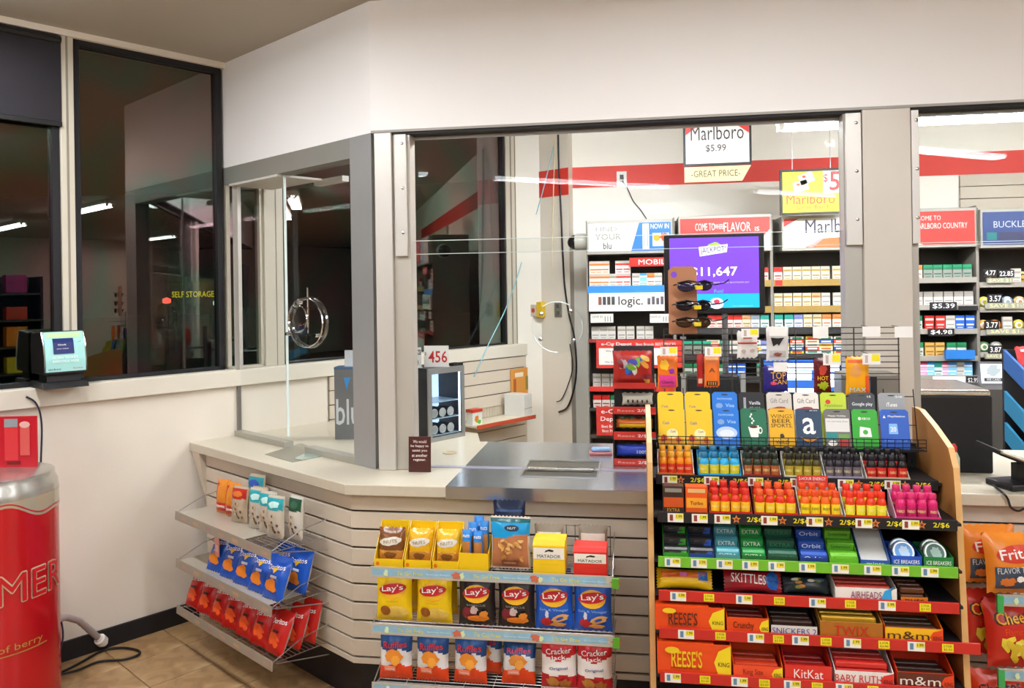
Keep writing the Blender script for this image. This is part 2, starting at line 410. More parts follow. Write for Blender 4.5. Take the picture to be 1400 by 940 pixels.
# right post
xr0, xr1 = onY(1180, 300, YS).x, onY(1246, 300, YS).x
struct(MB().box(xr0, xr1, YS-.008, YS+.12, ZC+.0005, 2.3845).build('trim_12', M('#cbc3b7', .42, .15, var=.03), bevel=.003))
xj = onY(1157, 300, YS).x; jz2 = onY(1157, 335, YS).z
jamb('jamb_plate', 'screwed aluminium plate left of wide right post', xj, xr0-.004, jz2, 3)
struct(MB().box(xj-.004, xr0-.001, YS+.014, YS+.09, ZC+.0005, 2.3755).build('trim_13', M('#b3afa6', .4, .3)))
jamb('jamb_plate', 'screwed aluminium plate right of wide right post', xr1-.006+.008, xr1+.03, jz2, 3)
struct(MB().box(xr1+.001, xr1+.03, YS+.014, YS+.09, ZC+.0005, 2.3755).build('trim_14', M('#b3afa6', .4, .3)))
# front glass: upper and lower pane with their polished edges
def pane_set(n, x0, x1, zmid, zlo):
    mb = MB(); 
    for (y, a, b) in ((YG, ZC+.004, zlo+.06), (YG+.016, zlo, 2.375)): mb.box(x0, x1, y, y+.010, a, b)
    w = MB().box(x0, x1, YG+.010, YG+.016, 2.36, 2.375).build('window_%d' % n, ALU); struct(w)
    for (y, a, b) in ((YG, zlo-.01 if zmid else ZC+.004, 2.37 if zmid else zlo+.06), (YG+.016, zlo, 2.375)):
        p = MB().box(x0, x1, y, y+.008, a, b).build('pane', GLASS, w)
        e = MB().box(x0, x1, y-.0005, y+.0085, b-.0025, b) if y == YG and not zmid else MB().box(x0, x1, y-.0005, y+.0085, a, a+.0025)
        e.build('polished_edge', EDGE, p)
    return w
ze = onY(650, 346, YG+.016).z
pane_set(6, xd+.004, xj-.004, 0, ze); pane_set(7, xr1+.032, 3.0, 1, ze)
MB().box(xd+.004, xj, YG-.002, YG+.028, ZC+.0005, ZC+.005).build('trim_15', M('#a9a6b5', .3, .3))['kind'] = 'structure'
# angled glass
w = wbox(SA+.03, SA+.05, -.02, .035, ZC+.36, HZ0).build('window_8', ALUL); struct(w)
tg = sT(onS(383, 400, SA))[1]
p = wbox(SA+.032, SA+.040, .0, tg, ZC+.004, HZ0-.002).build('pane', GLASS, w)
wbox(SA+.030, SA+.042, tg-.006, tg, ZC+.05, HZ0-.004).build('polished_edge', EDGE, p)
p = wbox(SA+.060, SA+.068, tg-.03, tP+.02, ZC+.004, HZ0-.002).build('pane', GLASS, w)
wbox(SA+.026, SA+.046, .0, .016, ZC+.0005, ZC+.36).build('channel', M('#8f8c86', .35, .6), w)
wbox(SA+.0, SA+.05, .02, tg+.02, ZC+.0005, ZC+.028).build('bottom_channel', M('#aca89d', .4, .4), w)
wbox(SA+.0, SA+.055, tg+.2, tP, ZC+.0005, ZC+.028).build('bottom_channel', M('#aca89d', .4, .4), w)
wbox(SA+.0, SA+.26, .0, tg-.01, HZ0-.012, HZ0-.001).build('top_bracket', M('#d2cfc8', .4), w)
wbox(SA+.27, SA+.31, tg-.10, tg+.16, HZ0-.03, HZ0-.001).build('top_bracket', M('#d2cfc8', .4), w)
# ------------------------------------------------------------------ counters
KC = isect(.365, 3.02); KB = isect(.405, 3.06)
top = [W(.365, .002), KC, Vector((1.0, 3.02, 0)), Vector((1.0, 3.94, 0)), Vector((-.80, 3.94, 0)), Vector((-.86, 4.17, 0)), W(1.45, .75), W(1.45, .024), W(1.20, .024), W(1.20, .002)]
ct = MB().prism([(p.x, p.y) for p in top], ZC-.045, ZC).build('countertop', COUNTER, bevel=.004)
tag(ct, 'cream stone countertop running along angled and front booth sides', 'countertop')
ct2 = MB().box(1.003, 3.0, 3.11, 3.94, ZC-.045, ZC).build('countertop', COUNTER, bevel=.004)
tag(ct2, 'cream countertop under the black register right of candy fixture', 'countertop')
cb = thing('service_counter', 'cream slatwall counter front with black kick board below glass', 'counter', (0, 0, 0))
KB2 = isect(.42, 3.075)
core = [W(.42, .10), KB2, Vector((1.0, 3.075, 0)), Vector((1.0, 3.75, 0)), Vector((-1.0, 3.75, 0)), W(1.1, .10)]
MB().prism([(p.x, p.y) for p in core], .185, ZC-.046).build('core', GROOVE, cb)
KK = isect(.45, 3.10)
kk = [W(.45, .10), KK, Vector((1.0, 3.10, 0)), Vector((1.0, 3.7, 0)), Vector((-1.0, 3.7, 0)), W(1.05, .10)]
MB().prism([(p.x, p.y) for p in kk], .001, .185).build('kick_board', KICK, cb)
PIT = .0742; n = 0; z = ZC-.0475
while z > .2:
    z0 = max(z-PIT+.0085, .187)
    q = [W(.405, .10), KB, KB2, W(.42, .10)]
    MB().prism([(p.x, p.y) for p in q], z0, z-.0005).build('slat', SLATC, cb, bevel=.0015)
    q = [KB, Vector((1.0, 3.06, 0)), Vector((1.0, 3.075, 0)), KB2]
    MB().prism([(p.x, p.y) for p in q], z0, z-.0005).build('slat', SLATC, cb, bevel=.0015)
    z -= PIT
v = [W(.375, .03, ZC-.046), W(.405, .10, ZC-.24), W(.55, .10, ZC-.24), W(.55, .03, ZC-.046)]
mb = MB(); a = [W(.37, .004), W(.40, .10)]
mb.add([W(.37, .012, ZC-.046), W(.37, .10, ZC-.046), W(.405, .10, ZC-.30), W(.55, .012, ZC-.046), W(.55, .10, ZC-.046), W(.55, .10, ZC-.30)],
       [(0, 1, 2), (5, 4, 3), (0, 3, 4, 1), (1, 4, 5, 2), (2, 5, 3, 0)]); mb.build('end_gusset', M('#c9bca9', .5), cb)
cb2 = thing('service_counter', 'cream slatwall counter front behind the orange corn chip bags', 'counter', (0, 0, 0))
MB().box(1.003, 3.0, 3.165, 3.75, .185, ZC-.046).build('core', GROOVE, cb2)
MB().box(1.003, 3.0, 3.19, 3.7, .001, .185).build('kick_board', KICK, cb2)
z = ZC-.0475
while z > .2:
    MB().box(1.003, 3.0, 3.15, 3.165, max(z-PIT+.0085, .187), z-.0005).build('slat', SLATC, cb2, bevel=.0015); z -= PIT
# steel plate and deal trays
SP = M('#b8bbc0', .22, .85, var=.06, vscale=3)
sp = thing('deal_tray', 'brushed steel transaction plate with recessed cash tray on front counter', 'deal tray', (0, 0, 0))
p = [onZ(610, 664.5, ZC), onZ(668, 607, ZC)]
q1 = [onZ(712, 652, ZC), onZ(815, 655, ZC), onZ(822, 632, ZC), onZ(729, 630, ZC)]
q1 = [Vector((q1[0].x, 3.21, 0)), Vector((q1[1].x, 3.21, 0)), Vector((q1[1].x, 3.50, 0)), Vector((q1[0].x, 3.50, 0))]
xl, x2, y0, y1 = p[0].x, .032, 3.017, 3.93
mb = MB(); zt = ZC+.0022
def flat(mb, x0, x1, y0, y1, mat=None): mb.box(x0, x1, y0, y1, ZC+.0004, zt, mat)
flat(mb, xl, q1[0].x, y0, y1); flat(mb, q1[1].x, x2, y0, y1); flat(mb, q1[0].x, q1[1].x, y0, q1[0].y); flat(mb, q1[0].x, q1[1].x, q1[2].y, y1)
mb.box(xl, x2, y0-.0012, y0+.002, ZC-.047, zt); mb.build('plate', SP, sp)
# tray: a shallow raised-lip pan set into the plate
mb = MB(); tx0, tx1, ty0, ty1 = q1[0].x, q1[1].x, q1[0].y, q1[2].y
nn = 10; pr = []
for i in range(nn+1):
    u = i/nn; pr.append((ty0+(ty1-ty0)*u, ZC+.0022-.0016*sin(pi*u)))
v = []; 
for (y, zq) in pr: v += [(tx0, y, zq), (tx1, y, zq)]
mb.add(v, [(2*i, 2*i+1, 2*i+3, 2*i+2) for i in range(nn)]); raw_mat = M('#6a655c', .38, .8)
mb.mats = [raw_mat]; mb.m = [0]*len(mb.f); o = raw(mb, 'tray_pan', sp)
mb = MB()
for (a, b, c, d) in ((tx0-.008, tx0, ty0-.008, ty1+.008), (tx1, tx1+.008, ty0-.008, ty1+.008), (tx0, tx1, ty0-.008, ty0), (tx0, tx1, ty1, ty1+.012)): mb.box(a, b, c, d, zt, zt+.004)
mb.build('tray_lip', STEEL, sp)
MB().box(tx0+.01, tx1-.01, YG-.03, YG+.0, zt+.0003, zt+.012).build('bright_bar', CHROME, sp, bevel=.003)
at = thing('deal_tray', 'small steel scoop tray under the angled glass', 'deal tray', (0, 0, 0))
v = [onZ(362, 621, ZC), onZ(400, 632, ZC), onZ(450, 622, ZC), onZ(412, 606, ZC)]
mb = MB().prism([(a.x, a.y) for a in v], ZC+.0004, ZC+.0022); mb.build('plate', M('#a5a193', .3, .7), at)
v2 = [v[1]*.85+v[3]*.15, v[1].lerp(v[2], .25), v[2], v[2].lerp(v[3], .5)]
MB().prism([(a.x, a.y) for a in v2], ZC+.0024, ZC+.0045).build('scoop', M('#b9d0c9', .2, .6), at)
gr = MB().lathe([(.034, 0), (.034, .003), (.026, .004), (.025, .002), (.0001, .002)], 20).build('cable_grommet', M('#b9a989', .5), loc=onZ(615, 619, ZC)+Vector((0, 0, .0003)), smooth=True)
tag(gr, 'tan round cable grommet set in counter beside the dark brown sign', 'grommet')
# ------------------------------------------------------------------ fluorescent fixtures
TUBE = M('#f4f9ff', .4, emit=22.0)
TUBEB = M('#f6faff', .4, emit=100.0)
def fixture(label, loc, rz, length, watts, group, tubes=2, drop=0., tmat=None):
    t = thing('ceiling_light', label, 'light', loc, rz, group)
    MB().box(-length/2, length/2, -.07, .07, -.05, 0).build('housing', M('#e8e6e0', .4), t, bevel=.006)
    if drop:
        for x in (-length*.35, length*.35): MB().tube([(x, 0, 0), (x, 0, drop)], .004, 6).build('hanger', STEEL, t)
    for k in range(tubes):
        y = (k-(tubes-1)/2)*.07
        MB().tube([(-length/2+.03, y, -.069), (length/2-.03, y, -.069)], .016, 10).build('tube', tmat or TUBE, t, smooth=True)
        for x in (-length/2+.012, length/2-.012): MB().box(x-.012, x+.012, y-.014, y+.014, -.085, -.05).build('socket', WHITE, t)
    ld = bpy.data.lights.new('tube_light', 'AREA'); ld.shape = 'RECTANGLE'; ld.size = length-.1; ld.size_y = .12; ld.energy = watts; ld.color = (.965, .985, 1.)
    lo = bpy.data.objects.new('tube_light', ld); COL.objects.link(lo); lo.parent = t; lo.location = (0, 0, -.092)
    return t
i = 0
ROWN = {.15: 'added nearest', -3.6: 'third', -.75: 'second', 2.5: 'first', 5.6: 'farthest right'}
for (s, ts) in ((-3.6, (1.8, 4.8, 8.4)), (-.75, (1.35, 6.6, 9.5)), (.15, (3.95,)), (2.5, (7.9, 11.6)), (5.6, (13.,))):  # nearest row is added, second row's first fixture shifted, to light the soffit
    for t in ts:
        fixture('twin tube shop ceiling light in %s row from booth, %s from window wall' % (ROWN[s], ORD[ts.index(t)]), W(s, t, CEIL), RA, 2.3, SALES_W, 'shop floor ceiling lights'); i += 1
fixture('twin tube light hung inside booth above the yellow cigarette sign', Vector((1.34, 4.15, 2.567)), 0, 1.24, BOOTH_W, 'booth lights', drop=CEIL-2.567, tmat=TUBEB)
fixture('twin tube light hung inside booth near the window wall', Vector((-.15, 4.25, 2.86)), 0, 1.24, BOOTH_W, 'booth lights', drop=CEIL-2.86, tmat=TUBEB)
fixture('twin tube light hung inside booth at far right beyond the view', Vector((3.1, 4.2, 2.86)), 0, 1.24, BOOTH_W*1.3, 'booth lights', drop=CEIL-2.86, tmat=TUBEB)
# ------------------------------------------------------------------ night outside
struct(MB().add([W(-30, -.25, -.02), W(40, -.25, -.02), W(40, -60, -.02), W(-30, -60, -.02)], [(0, 1, 2, 3)]).build('pavement', M('#1b1b1d', .7, var=.3)))
d = ray(264, 402).normalized(); P = CAM+d*26; wd_ = px(P, 236, 289)
sg = thing('storage_sign', 'yellow lit storage sign across the street seen through left window', 'sign', (P.x, P.y, -.02), atan2(-d.x, d.y)*1.0)
fc = Face(.12); fc.text('SELF STORAGE', 0, P.z+.02, wd_, px(P, 0, 8), M('#ffe600', .5, emit=1.6)); fc.done(sg, 'lit_lettering')
MB().box(-wd_*.56, wd_*.56, -.1, .1, P.z-.35, P.z+.4).build('board', M('#0d0d0c', .6), sg)
for x in (-.5, .5): MB().tube([(x, 0, 0), (x, 0, P.z-.35)], .05, 8).build('post', DK, sg)
for (xx, yy, hc, lab) in ((297, 413, '#bfffe8', 'greenish white street lamp seen through left window'), (228, 410, '#ff5a48', 'small red street lamp seen left of yellow sign')):
    P = CAM+ray(xx, yy).normalized()*24
    sl = thing('street_lamp', lab, 'street lamp', (P.x, P.y, -.02))
    MB().tube([(0, 0, 0), (0, 0, P.z)], .05, 8).build('pole', DK, sl)
    MB().lathe([(.0001, -.1), (.11, -.05), (.11, .05), (.0001, .1)], 12, (0, 0, P.z)).build('lamp_head', M(hc, .4, emit=3.5), sl, smooth=True)
# a shop shelf and poster on the far side of the shop floor, seen mirrored in the windows
SH = thing('shop_shelf', 'tall dark shop shelf mirrored in left window', 'shelf', W(-.8, 9.5, 0), RW+pi)
for k in range(5): MB().box(-3.2, 3.2, -.25, .25, .12+k*.4, .15+k*.4).build('shelf_board', M('#3a3733', .5), SH)
MB().box(-3.2, 3.2, .25, .29, 0, 2.0).build('back_panel', M('#2b2a2c', .6), SH)
for x in (-3.2, -1.07, 1.07, 3.2): MB().box(x-.02, x+.02, -.25, .25, 0, 2.0).build('upright', DK, SH)
PN = ['brick red', 'orange', 'blue', 'cream', 'green', 'plum', 'yellow', 'grey']
rnd = random.Random(3); PC = ['#c43a1e', '#e08a1f', '#2c62b8', '#f2e2b0', '#3a8f4a', '#9c2d6a', '#e6c52a', '#b9b4a8']
for k in range(5):
    for j in range(14):
        x = -2.88+j*.445; h = .18+.12*rnd.random(); ci = rnd.randrange(8); hx = PC[ci]
        if min(abs(x-u) for u in (-3.2, -1.07, 1.07, 3.2)) < .17: continue
        b = MB().box(-.14, .14, -.1, .1, 0, h).build('snack_carton', M(hx, .5), loc=W(-.8, 9.5, .151+k*.4)+Matrix.Rotation(RW+pi, 3, 'Z') @ Vector((x, -.1, .0005)), rz=RW+pi, bevel=.01)
        tag(b, '%s carton, %s on %s board of the dark shop shelf' % (PN[ci], ORD[j], ORD[k]), 'carton', 'cartons on the far shop shelf')
ps = thing('wall_poster', 'yellow and blue poster on far shop wall mirrored in window', 'poster', W(-2.2, 14.98, 1.75), RW+pi)
MB().box(-.95, .95, -.01, .0, 0, .75).build('sheet', M('#3f7fd0', .5), ps)
Face(.01).ell(-.35, .35, .55, .2, M('#f2b632', .5), jag=.2).ell(.5, .4, .3, .25, M('#f4d36a', .5), jag=.2).done(ps)
# ================================================================== LEFT SIDE
class Wrap(Face):          # print wrapped round an upright cylinder; x is arc length, 0 faces -y
    def __init__(s, r, off=.001): super().__init__(r, off); s.r = r
    def P(s, x, z):
        r = s.r+s.off*(1+s.layer); a = x/s.r; return (r*sin(a), -r*cos(a), z)
CC = W(-.59, .28)
ck = thing('barrel_cooler', 'red can shaped drinks cooler with silver rim by left wall', 'cooler', (CC.x, CC.y, 0), radians(42.7))
R0 = .24
MB().lathe([(R0-.03, .002), (R0, .03), (R0, .90)], 48, mat=M('#c4121f', .25, .25, coat=.4)).build('drum', None, ck, smooth=True)
MB().lathe([(R0+.0005, .90), (R0-.002, .93), (R0-.012, .955), (R0-.014, .975), (R0-.022, .978)], 48).build('rim', M('#c9c7c0', .25, .8), ck, smooth=True)
MB().lathe([(R0-.022, .965), (R0-.022, .972), (.0001, .974)], 48).build('lid', M('#cfc9c6', .15, .1), ck, smooth=True)
wv = Wrap(R0, .0008); SILV = M('#cfc8b4', .25, .6)
pts = [(x/40*.9-.45, .90) for x in range(41)]
low = [(x, .842+.026*sin(x*13+1.2)+.012*sin(x*29)) for (x, z) in pts]
v = [wv.P(*p) for p in pts]+[wv.P(*p) for p in low]; n = len(pts)
wv.mb.add(v, [(i, n+i, n+i+1, i+1) for i in range(n-1)], SILV); wv.layer += 1
lo2 = [(x, z+.010) for (x, z) in low]; lo3 = [(x, z+.016) for (x, z) in low]
v = [wv.P(*p) for p in lo3]+[wv.P(*p) for p in lo2]; wv.mb.add(v, [(i, n+i, n+i+1, i+1) for i in range(n-1)], M('#b3202a', .3)); wv.layer += 1
CR = M('#d8c7a8', .35, .3)

for (ox, oz) in ((.005, 0), (-.005, 0), (0, .005), (0, -.005), (.0035, .0035), (-.0035, .0035), (.0035, -.0035), (-.0035, -.0035)):
    wv.layer = 2; wv.text('SUMMER', ox, .56+oz, .60, .115, CR)
wv.layer = 5; wv.text('SUMMER', .0, .56, .60, .115, M('#c4121f', .3)); wv.layer = 2; wv.text('Twist of berry', .03, .33, .3, .035, M('#b08a3c', .4))
wv.rect(-.15, .2, .305, .309, M('#b08a3c', .4), n=8); wv.done(ck)
cz = .9745
q = CC+Vector((0, 0, cz)); qd = ray(25, 605); qa = onT(50, 600, .08)
sc_ = thing('counter_card', 'red advertising card with a drink can standing on red cooler', 'sign', (CC.x-.045, CC.y+.1, cz+.004), radians(12))
hh = .215
MB().box(-.30, .152, -.004, .004, 0, hh).build('card', M('#c01526', .35), sc_)
f = Face(.004, .0008); f.rect(.02, .075, .03, .19, M('#d93a40', .3)).rect(.02, .075, .17, .205, M('#b9c4cf', .3, .5)).rect(.03, .085, .012, .026, M('#7a1018', .4)).rect(.085, .125, .05, .17, M('#d85a55', .35))
f.ell(.105, .18, .022, .014, M('#e2b0a8', .4)).text('WINGS.', -.10, .125, .16, .034, WHITE).done(sc_)
# ticket machine on the sill
a, b = sT(onT(60, 500, .13))[0], sT(onT(118, 500, .13))[0]; w = b-a
tk = thing('ticket_reader', 'black countertop ticket reader with pale green panel and blue screen', 'machine', W((a+b)/2, .06, 1.2832), RW)
z1 = onT(85, 452, .10).z-1.2832
MB().prism([(-.085, .0), (.11, .0), (.11, .03), (-.06, .03)], -w*.55, w*.55, 'x').build('foot', BLACK, tk, bevel=.004)
MB().prism([(-.05, .028), (.06, .028), (.06, .07), (-.045, .07)], -w*.40, w*.40, 'x').build('neck', BLACK, tk)
prof = [(-.075, .062), (.115, .062), (.125, z1*.75), (.11, z1-.008), (-.03, z1), (-.055, z1*.8), (-.072, z1*.5)]
MB().prism(prof, -w*.5, w*.5, 'x').build('housing', M('#151417', .35), tk, bevel=.006)
def slope(x, z):          # front of the reader
    if z > z1*.8: return .030+(.055-.030)*(z1-z)/(z1*.2)
    if z > z1*.5: return .055+(.072-.055)*(z1*.8-z)/(z1*.3)
    return .072+.003*(z1*.5-z)/(z1*.5-.062)
f = Face(slope, .0012); f.rect(-w*.46, w*.48, .075, z1-.004, M('#9fd6d2', .35), n=8); f.rect(-w*.40, w*.42, z1-.03, z1-.008, M('#b9d4a2', .35), n=4)
f.rect(-w*.27, w*.22, z1*.60, z1*.87, M('#1d2b66', .3), n=6); f.done(tk, 'panel')
f = Face(slope, .0028); f.rect(-w*.23, w*.18, z1*.625, z1*.845, M('#2f6fe8', .3, emit=1.2), n=6); f.done(tk, 'screen')
f = Face(slope, .0042); f.text('Check', -.01, z1*.76, w*.2, .007, WHITE).text('your ticket', -.01, z1*.69, w*.28, .006, WHITE); f.layer = 0
f.text('SCAN TICKET', 0, z1*.54, w*.6, .011, WHITE).text('BARCODE HERE', 0, z1*.475, w*.62, .011, WHITE).text('ticket', -w*.28, .088, w*.3, .008, DK).text('lotto', w*.27, .09, w*.22, .008, M('#cf4a5a', .4)); f.done(tk, 'lettering')
for x in (-w*.49, w*.50): MB().tube([(x, -slope(0, z)-.001, z) for z in (.075, z1*.5, z1*.8, z1-.006)], .0035, 6).build('chrome_edge', CHROME, tk, smooth=True)
# cords and hose along the left wall
def cable(name, label, cat, pts, r, mat, n=8):
    pts = [Vector(p) for p in pts]; o = []
    for i in range(len(pts)-1):
        p0, p1, p2, p3 = pts[max(i-1, 0)], pts[i], pts[i+1], pts[min(i+2, len(pts)-1)]
        for k in range(6):
            t = k/6; o.append(.5*((2*p1)+(-p0+p2)*t+(2*p0-5*p1+4*p2-p3)*t*t+(-p0+3*p1-3*p2+p3)*t**3))
    o.append(pts[-1]); m = MB().tube(o, r, n).build(name, mat, smooth=True); return tag(m, label, cat)
sp_ = [onT(36, 542, .035), onT(50, 552, .037), onT(57, 580, .012), onT(56, 640, .012), onT(58, 720, .012), onT(80, 830, .02), onT(86, 872, .025), W(-.30, .05, .012)]
cable('power_cord', 'dark cord hanging down left wall from the ticket reader', 'cord', sp_, .004, M('#2b2742', .5))
lo = [onZ(70, 925, .008), onZ(105, 908, .008), onZ(140, 889, .008), onZ(165, 885, .008), onZ(187, 888, .008), onZ(190, 894, .008), onZ(170, 901, .008), onZ(135, 904, .008), onZ(105, 916, .013), onZ(70, 924, .018)]
cable('floor_cord', 'black cord lying in a loop on floor beside red cooler', 'cord', lo, .0055, BLACK)
hp = [onT(74, 848, .16), onT(90, 843, .13), onT(108, 848, .1), onT(124, 862, .07), onT(134, 871, .05)]
hs = thing('drain_hose', 'grey drain hose with white end cap beside red cooler', 'hose', (0, 0, 0))
o = []
for i in range(25):
    u = i/24*(len(hp)-1); k = min(int(u), len(hp)-2); o.append(hp[k].lerp(hp[k+1], u-k))
MB().tube(o, [.014+.0012*(i % 2) for i in range(25)], 12).build('hose', M('#a79a98', .5), hs, smooth=True)
d = (hp[-1]-hp[-2]).normalized()
MB().tube([hp[-1], hp[-1]+d*.012, hp[-1]+d*.014, hp[-1]+d*.045, hp[-1]+d*.047, hp[-1]+d*.06], [.017, .017, .026, .026, .019, .017], 14).build('end_cap', M('#e6e0da', .5), hs, smooth=True)
# ================================================================== SNACK SHELVES
DISC = M('#8db9cf', .4, var=.25, vscale=25)
PLEX = glassmat('shelf_plastic', (.80, .79, .76, 1), 1.45, .15, .06)
def wire_shelf(label, loc, rz, w, dep, color, promo, fence=.0, group=None, sides=True):
    t = thing('wire_shelf', label, 'shelf', loc, rz, group)
    mb = MB()
    for k in range(13): mb.tube([(-w/2+.01, .01+k*(dep-.02)/12, -.002), (w/2-.01, .01+k*(dep-.02)/12, -.002)], .0016, 5)
    for k in range(9): mb.tube([(-w/2+.01+k*(w-.02)/8, .004, -.005), (-w/2+.01+k*(w-.02)/8, dep, -.005)], .002, 5)
    mb.build('wire_deck', STEEL, t)
    for sgn in ((-1, 1) if sides else ()):
        MB().tube([(sgn*(w/2-.004), .006, .004), (sgn*(w/2-.004), dep*.5, .055), (sgn*(w/2-.004), dep, .075)], .0022, 6).build('side_wire', STEEL, t)
        MB().tube([(sgn*(w/2-.004), .02, -.006), (sgn*(w/2-.004), dep, -.055)], .0025, 6).build('bracket', STEEL, t)
    st = MB().prism([(-.004, -.028), (.002, -.03), (.004, .010), (-.001, .011)], -w/2, w/2, 'x').build('price_channel', color, t, bevel=.0008)
    f = Face(.0025, .0008)
    f.rect(-w*.49, w*.47, -.024, .004, DISC) if promo else None
    if promo:
        for k in range(3):
            x = -w*.33+k*w*.32; f.layer = 1
            f.text('To Go Free', x, -.009, w*.11, .014, M('#e9d94a', .5)); f.text('favorite flavors', x+w*.12, -.009, w*.1, .006, M('#cfe2e8', .5)).ell(x+w*.2, -.009, .018, .012, M('#cf6a50', .5), jag=.3)
            f.ell(x-w*.10, -.009, .008, .011, M('#d9e8b8', .5), jag=.3)
    else:
        for k in range(7):
            x = -w*.42+k*w*.14; g = Face(.0025, .0008); g.rect(x, x+.05, -.018, -.002, M(['#b59a86', '#c2a07c', '#a88f86'][k % 3], .5)); g.done(t, 'price_tag')
    if promo: f.done(t, 'shelf_label')
    return t
RZ = [.692, .484, .268]; RY = 2.764; RDEP = .29; xc_ = -.537; RWD = .886
CH_ = M('#bdb7aa', .4, .2)
for k, lab in enumerate(('top', 'middle', 'bottom')):
    sh = wire_shelf('%s wire shelf with blue promo strip on front counter slatwall' % lab, (xc_, RY, RZ[k]-.010), 0, RWD, RDEP, CH_, True, group='front snack shelves')
    if k < 2: MB().box(RWD/2-.006, RWD/2+.018, -.008, .004, -.03, .004).build('corner_clip', M('#5fae2c', .4), sh)
ASD = .135; AT0, AT1 = sT(onS(240, 700, ASD))[1], sT(onS(370, 756, ASD))[1]
AZ = [onS(370, 752, ASD).z, onS(371, 829, ASD).z, onS(372, 904, ASD).z]
for k, lab in enumerate(('top', 'middle', 'bottom')):
    sh = wire_shelf('%s wire shelf hung on angled counter slatwall near left wall' % lab, W(ASD, (AT0+AT1)/2, AZ[k]-.010), RA, AT1-AT0, .405-ASD-.004, M('#a39a8a', .4, .2), False, group='angled snack shelves')
    if k < 2: MB().box(-(AT1-AT0)/2+.01, (AT1-AT0)/2*(.45 if k == 0 else .9), .01, .20, .0008, .0022).build('plastic_liner', M('#b5ac9d', .3, coat=.3), sh)
# bag designs -----------------------------------------------------------
def d_lays(body2):
    def f(fc, w, h):
        fc.ell(0, .63*h, w*.34, h*.17, M('#f0b62a', .35)); fc.layer = 1
        fc.ell(0, .66*h, w*.37, h*.10, M('#c41a24', .35), rot=.12); fc.text("Lay's", 0, .665*h, w*.58, h*.135, WHITE, rot=.1)
        if body2 == 'y':
            fc.layer = 0; fc.ell(.12*w, .2*h, w*.30, h*.13, M('#ecc75a', .4), jag=.1); fc.ell(-.2*w, .23*h, w*.14, h*.1, M('#9c5a1c', .5)); fc.text('CLASSIC', 0, .42*h, w*.35, h*.035, M('#b5840f', .5))
        elif body2 == 'k':
            fc.layer = 0; fc.text('BARBECUE', 0, .42*h, w*.5, h*.04, M('#9a958f', .5)); fc.ell(-.17*w, .27*h, w*.2, h*.12, M('#7d1f2c', .4), jag=.2); fc.ell(-.05*w, .33*h, w*.1, h*.08, M('#c9b5ae', .5), jag=.25)
            fc.ell(.08*w, .16*h, w*.27, h*.07, M('#e8831e', .4), jag=.25); fc.ell(.2*w, .26*h, w*.11, h*.07, M('#e08a30', .4), jag=.2)
        else:
            fc.layer = 0; fc.text('Salt & Vinegar', 0, .40*h, w*.75, h*.06, M('#8fb6e6', .5)); fc.ell(-.2*w, .17*h, w*.15, h*.09, M('#c2252f', .4), jag=.15); fc.ell(.15*w, .25*h, w*.22, h*.08, M('#e5b06a', .4), rot=.3, jag=.15); fc.ell(.15*w, .25*h, w*.1, h*.03, M('#1f57b5', .4), rot=.3)
            fc.ell(-.18*w, .33*h, w*.05, h*.07, M('#d9dde8', .4), jag=.2); fc.ell(.1*w, .13*h, w*.2, h*.05, M('#df9a45', .4), jag=.2)
    return f
BAGR = .28
BW, BH, BD = .138, .186, .058
yb = RY+.018+BD/2
lay_y = make_bag('chip_bag', '', 'chip bag', BW, BH, BD, M('#f0c90f', BAGR), d_lays('y'), seal=M('#e8bd10', .3), seed=1)
lay_k = make_bag('chip_bag', '', 'chip bag', BW, BH, BD, M('#211d20', BAGR), d_lays('k'), seed=2)
lay_b = make_bag('chip_bag', '', 'chip bag', BW, BH, BD, M('#1c5cc4', BAGR), d_lays('b'), seed=3)
zz = RZ[1]-.0075
def rx_(x, Y=None): return onY(x, 820, Y or RY+.03).x
SN = 'middle front snack shelf'
spread(lay_y, lambda i: '%s potato chip bag with red logo, %s' % (('yellow', 'yellow')[i], ('far left of middle front snack shelf', 'second from left on middle front snack shelf')[i]), [((rx_(537), yb, zz), .03, -.06), ((rx_(592), yb, zz), -.04, -.05)], 'chip bags on middle front shelf')
spread(lay_k, lambda i: 'black potato chip bag, %s of the two on middle front snack shelf' % ('left', 'right')[i], [((rx_(651), yb, zz), .02, -.06), ((rx_(705), yb, zz), -.03, -.06)], 'chip bags on middle front shelf')
spread(lay_b, lambda i: 'blue potato chip bag, %s of the two on middle front snack shelf' % ('left', 'right')[i], [((rx_(757), yb, zz), .03, -.05), ((rx_(810), yb, zz), -.02, -.06)], 'chip bags on middle front shelf')
# second row standing behind them
bk = []
for i, (pr, xx, cn) in enumerate(((lay_y, 541, 'yellow'), (lay_y, 594, 'yellow'), (lay_k, 647, 'black'), (lay_k, 700, 'black'), (lay_b, 753, 'blue'), (lay_b, 806, 'blue'))):
    dup(pr, '%s potato chip bag in back row, %s on middle front snack shelf' % (cn, place_word(i, 6)), (rx_(xx), yb+.085, zz), 0, -.05, 'chip bags on middle front shelf', scale=(.93, 1, 1.0))
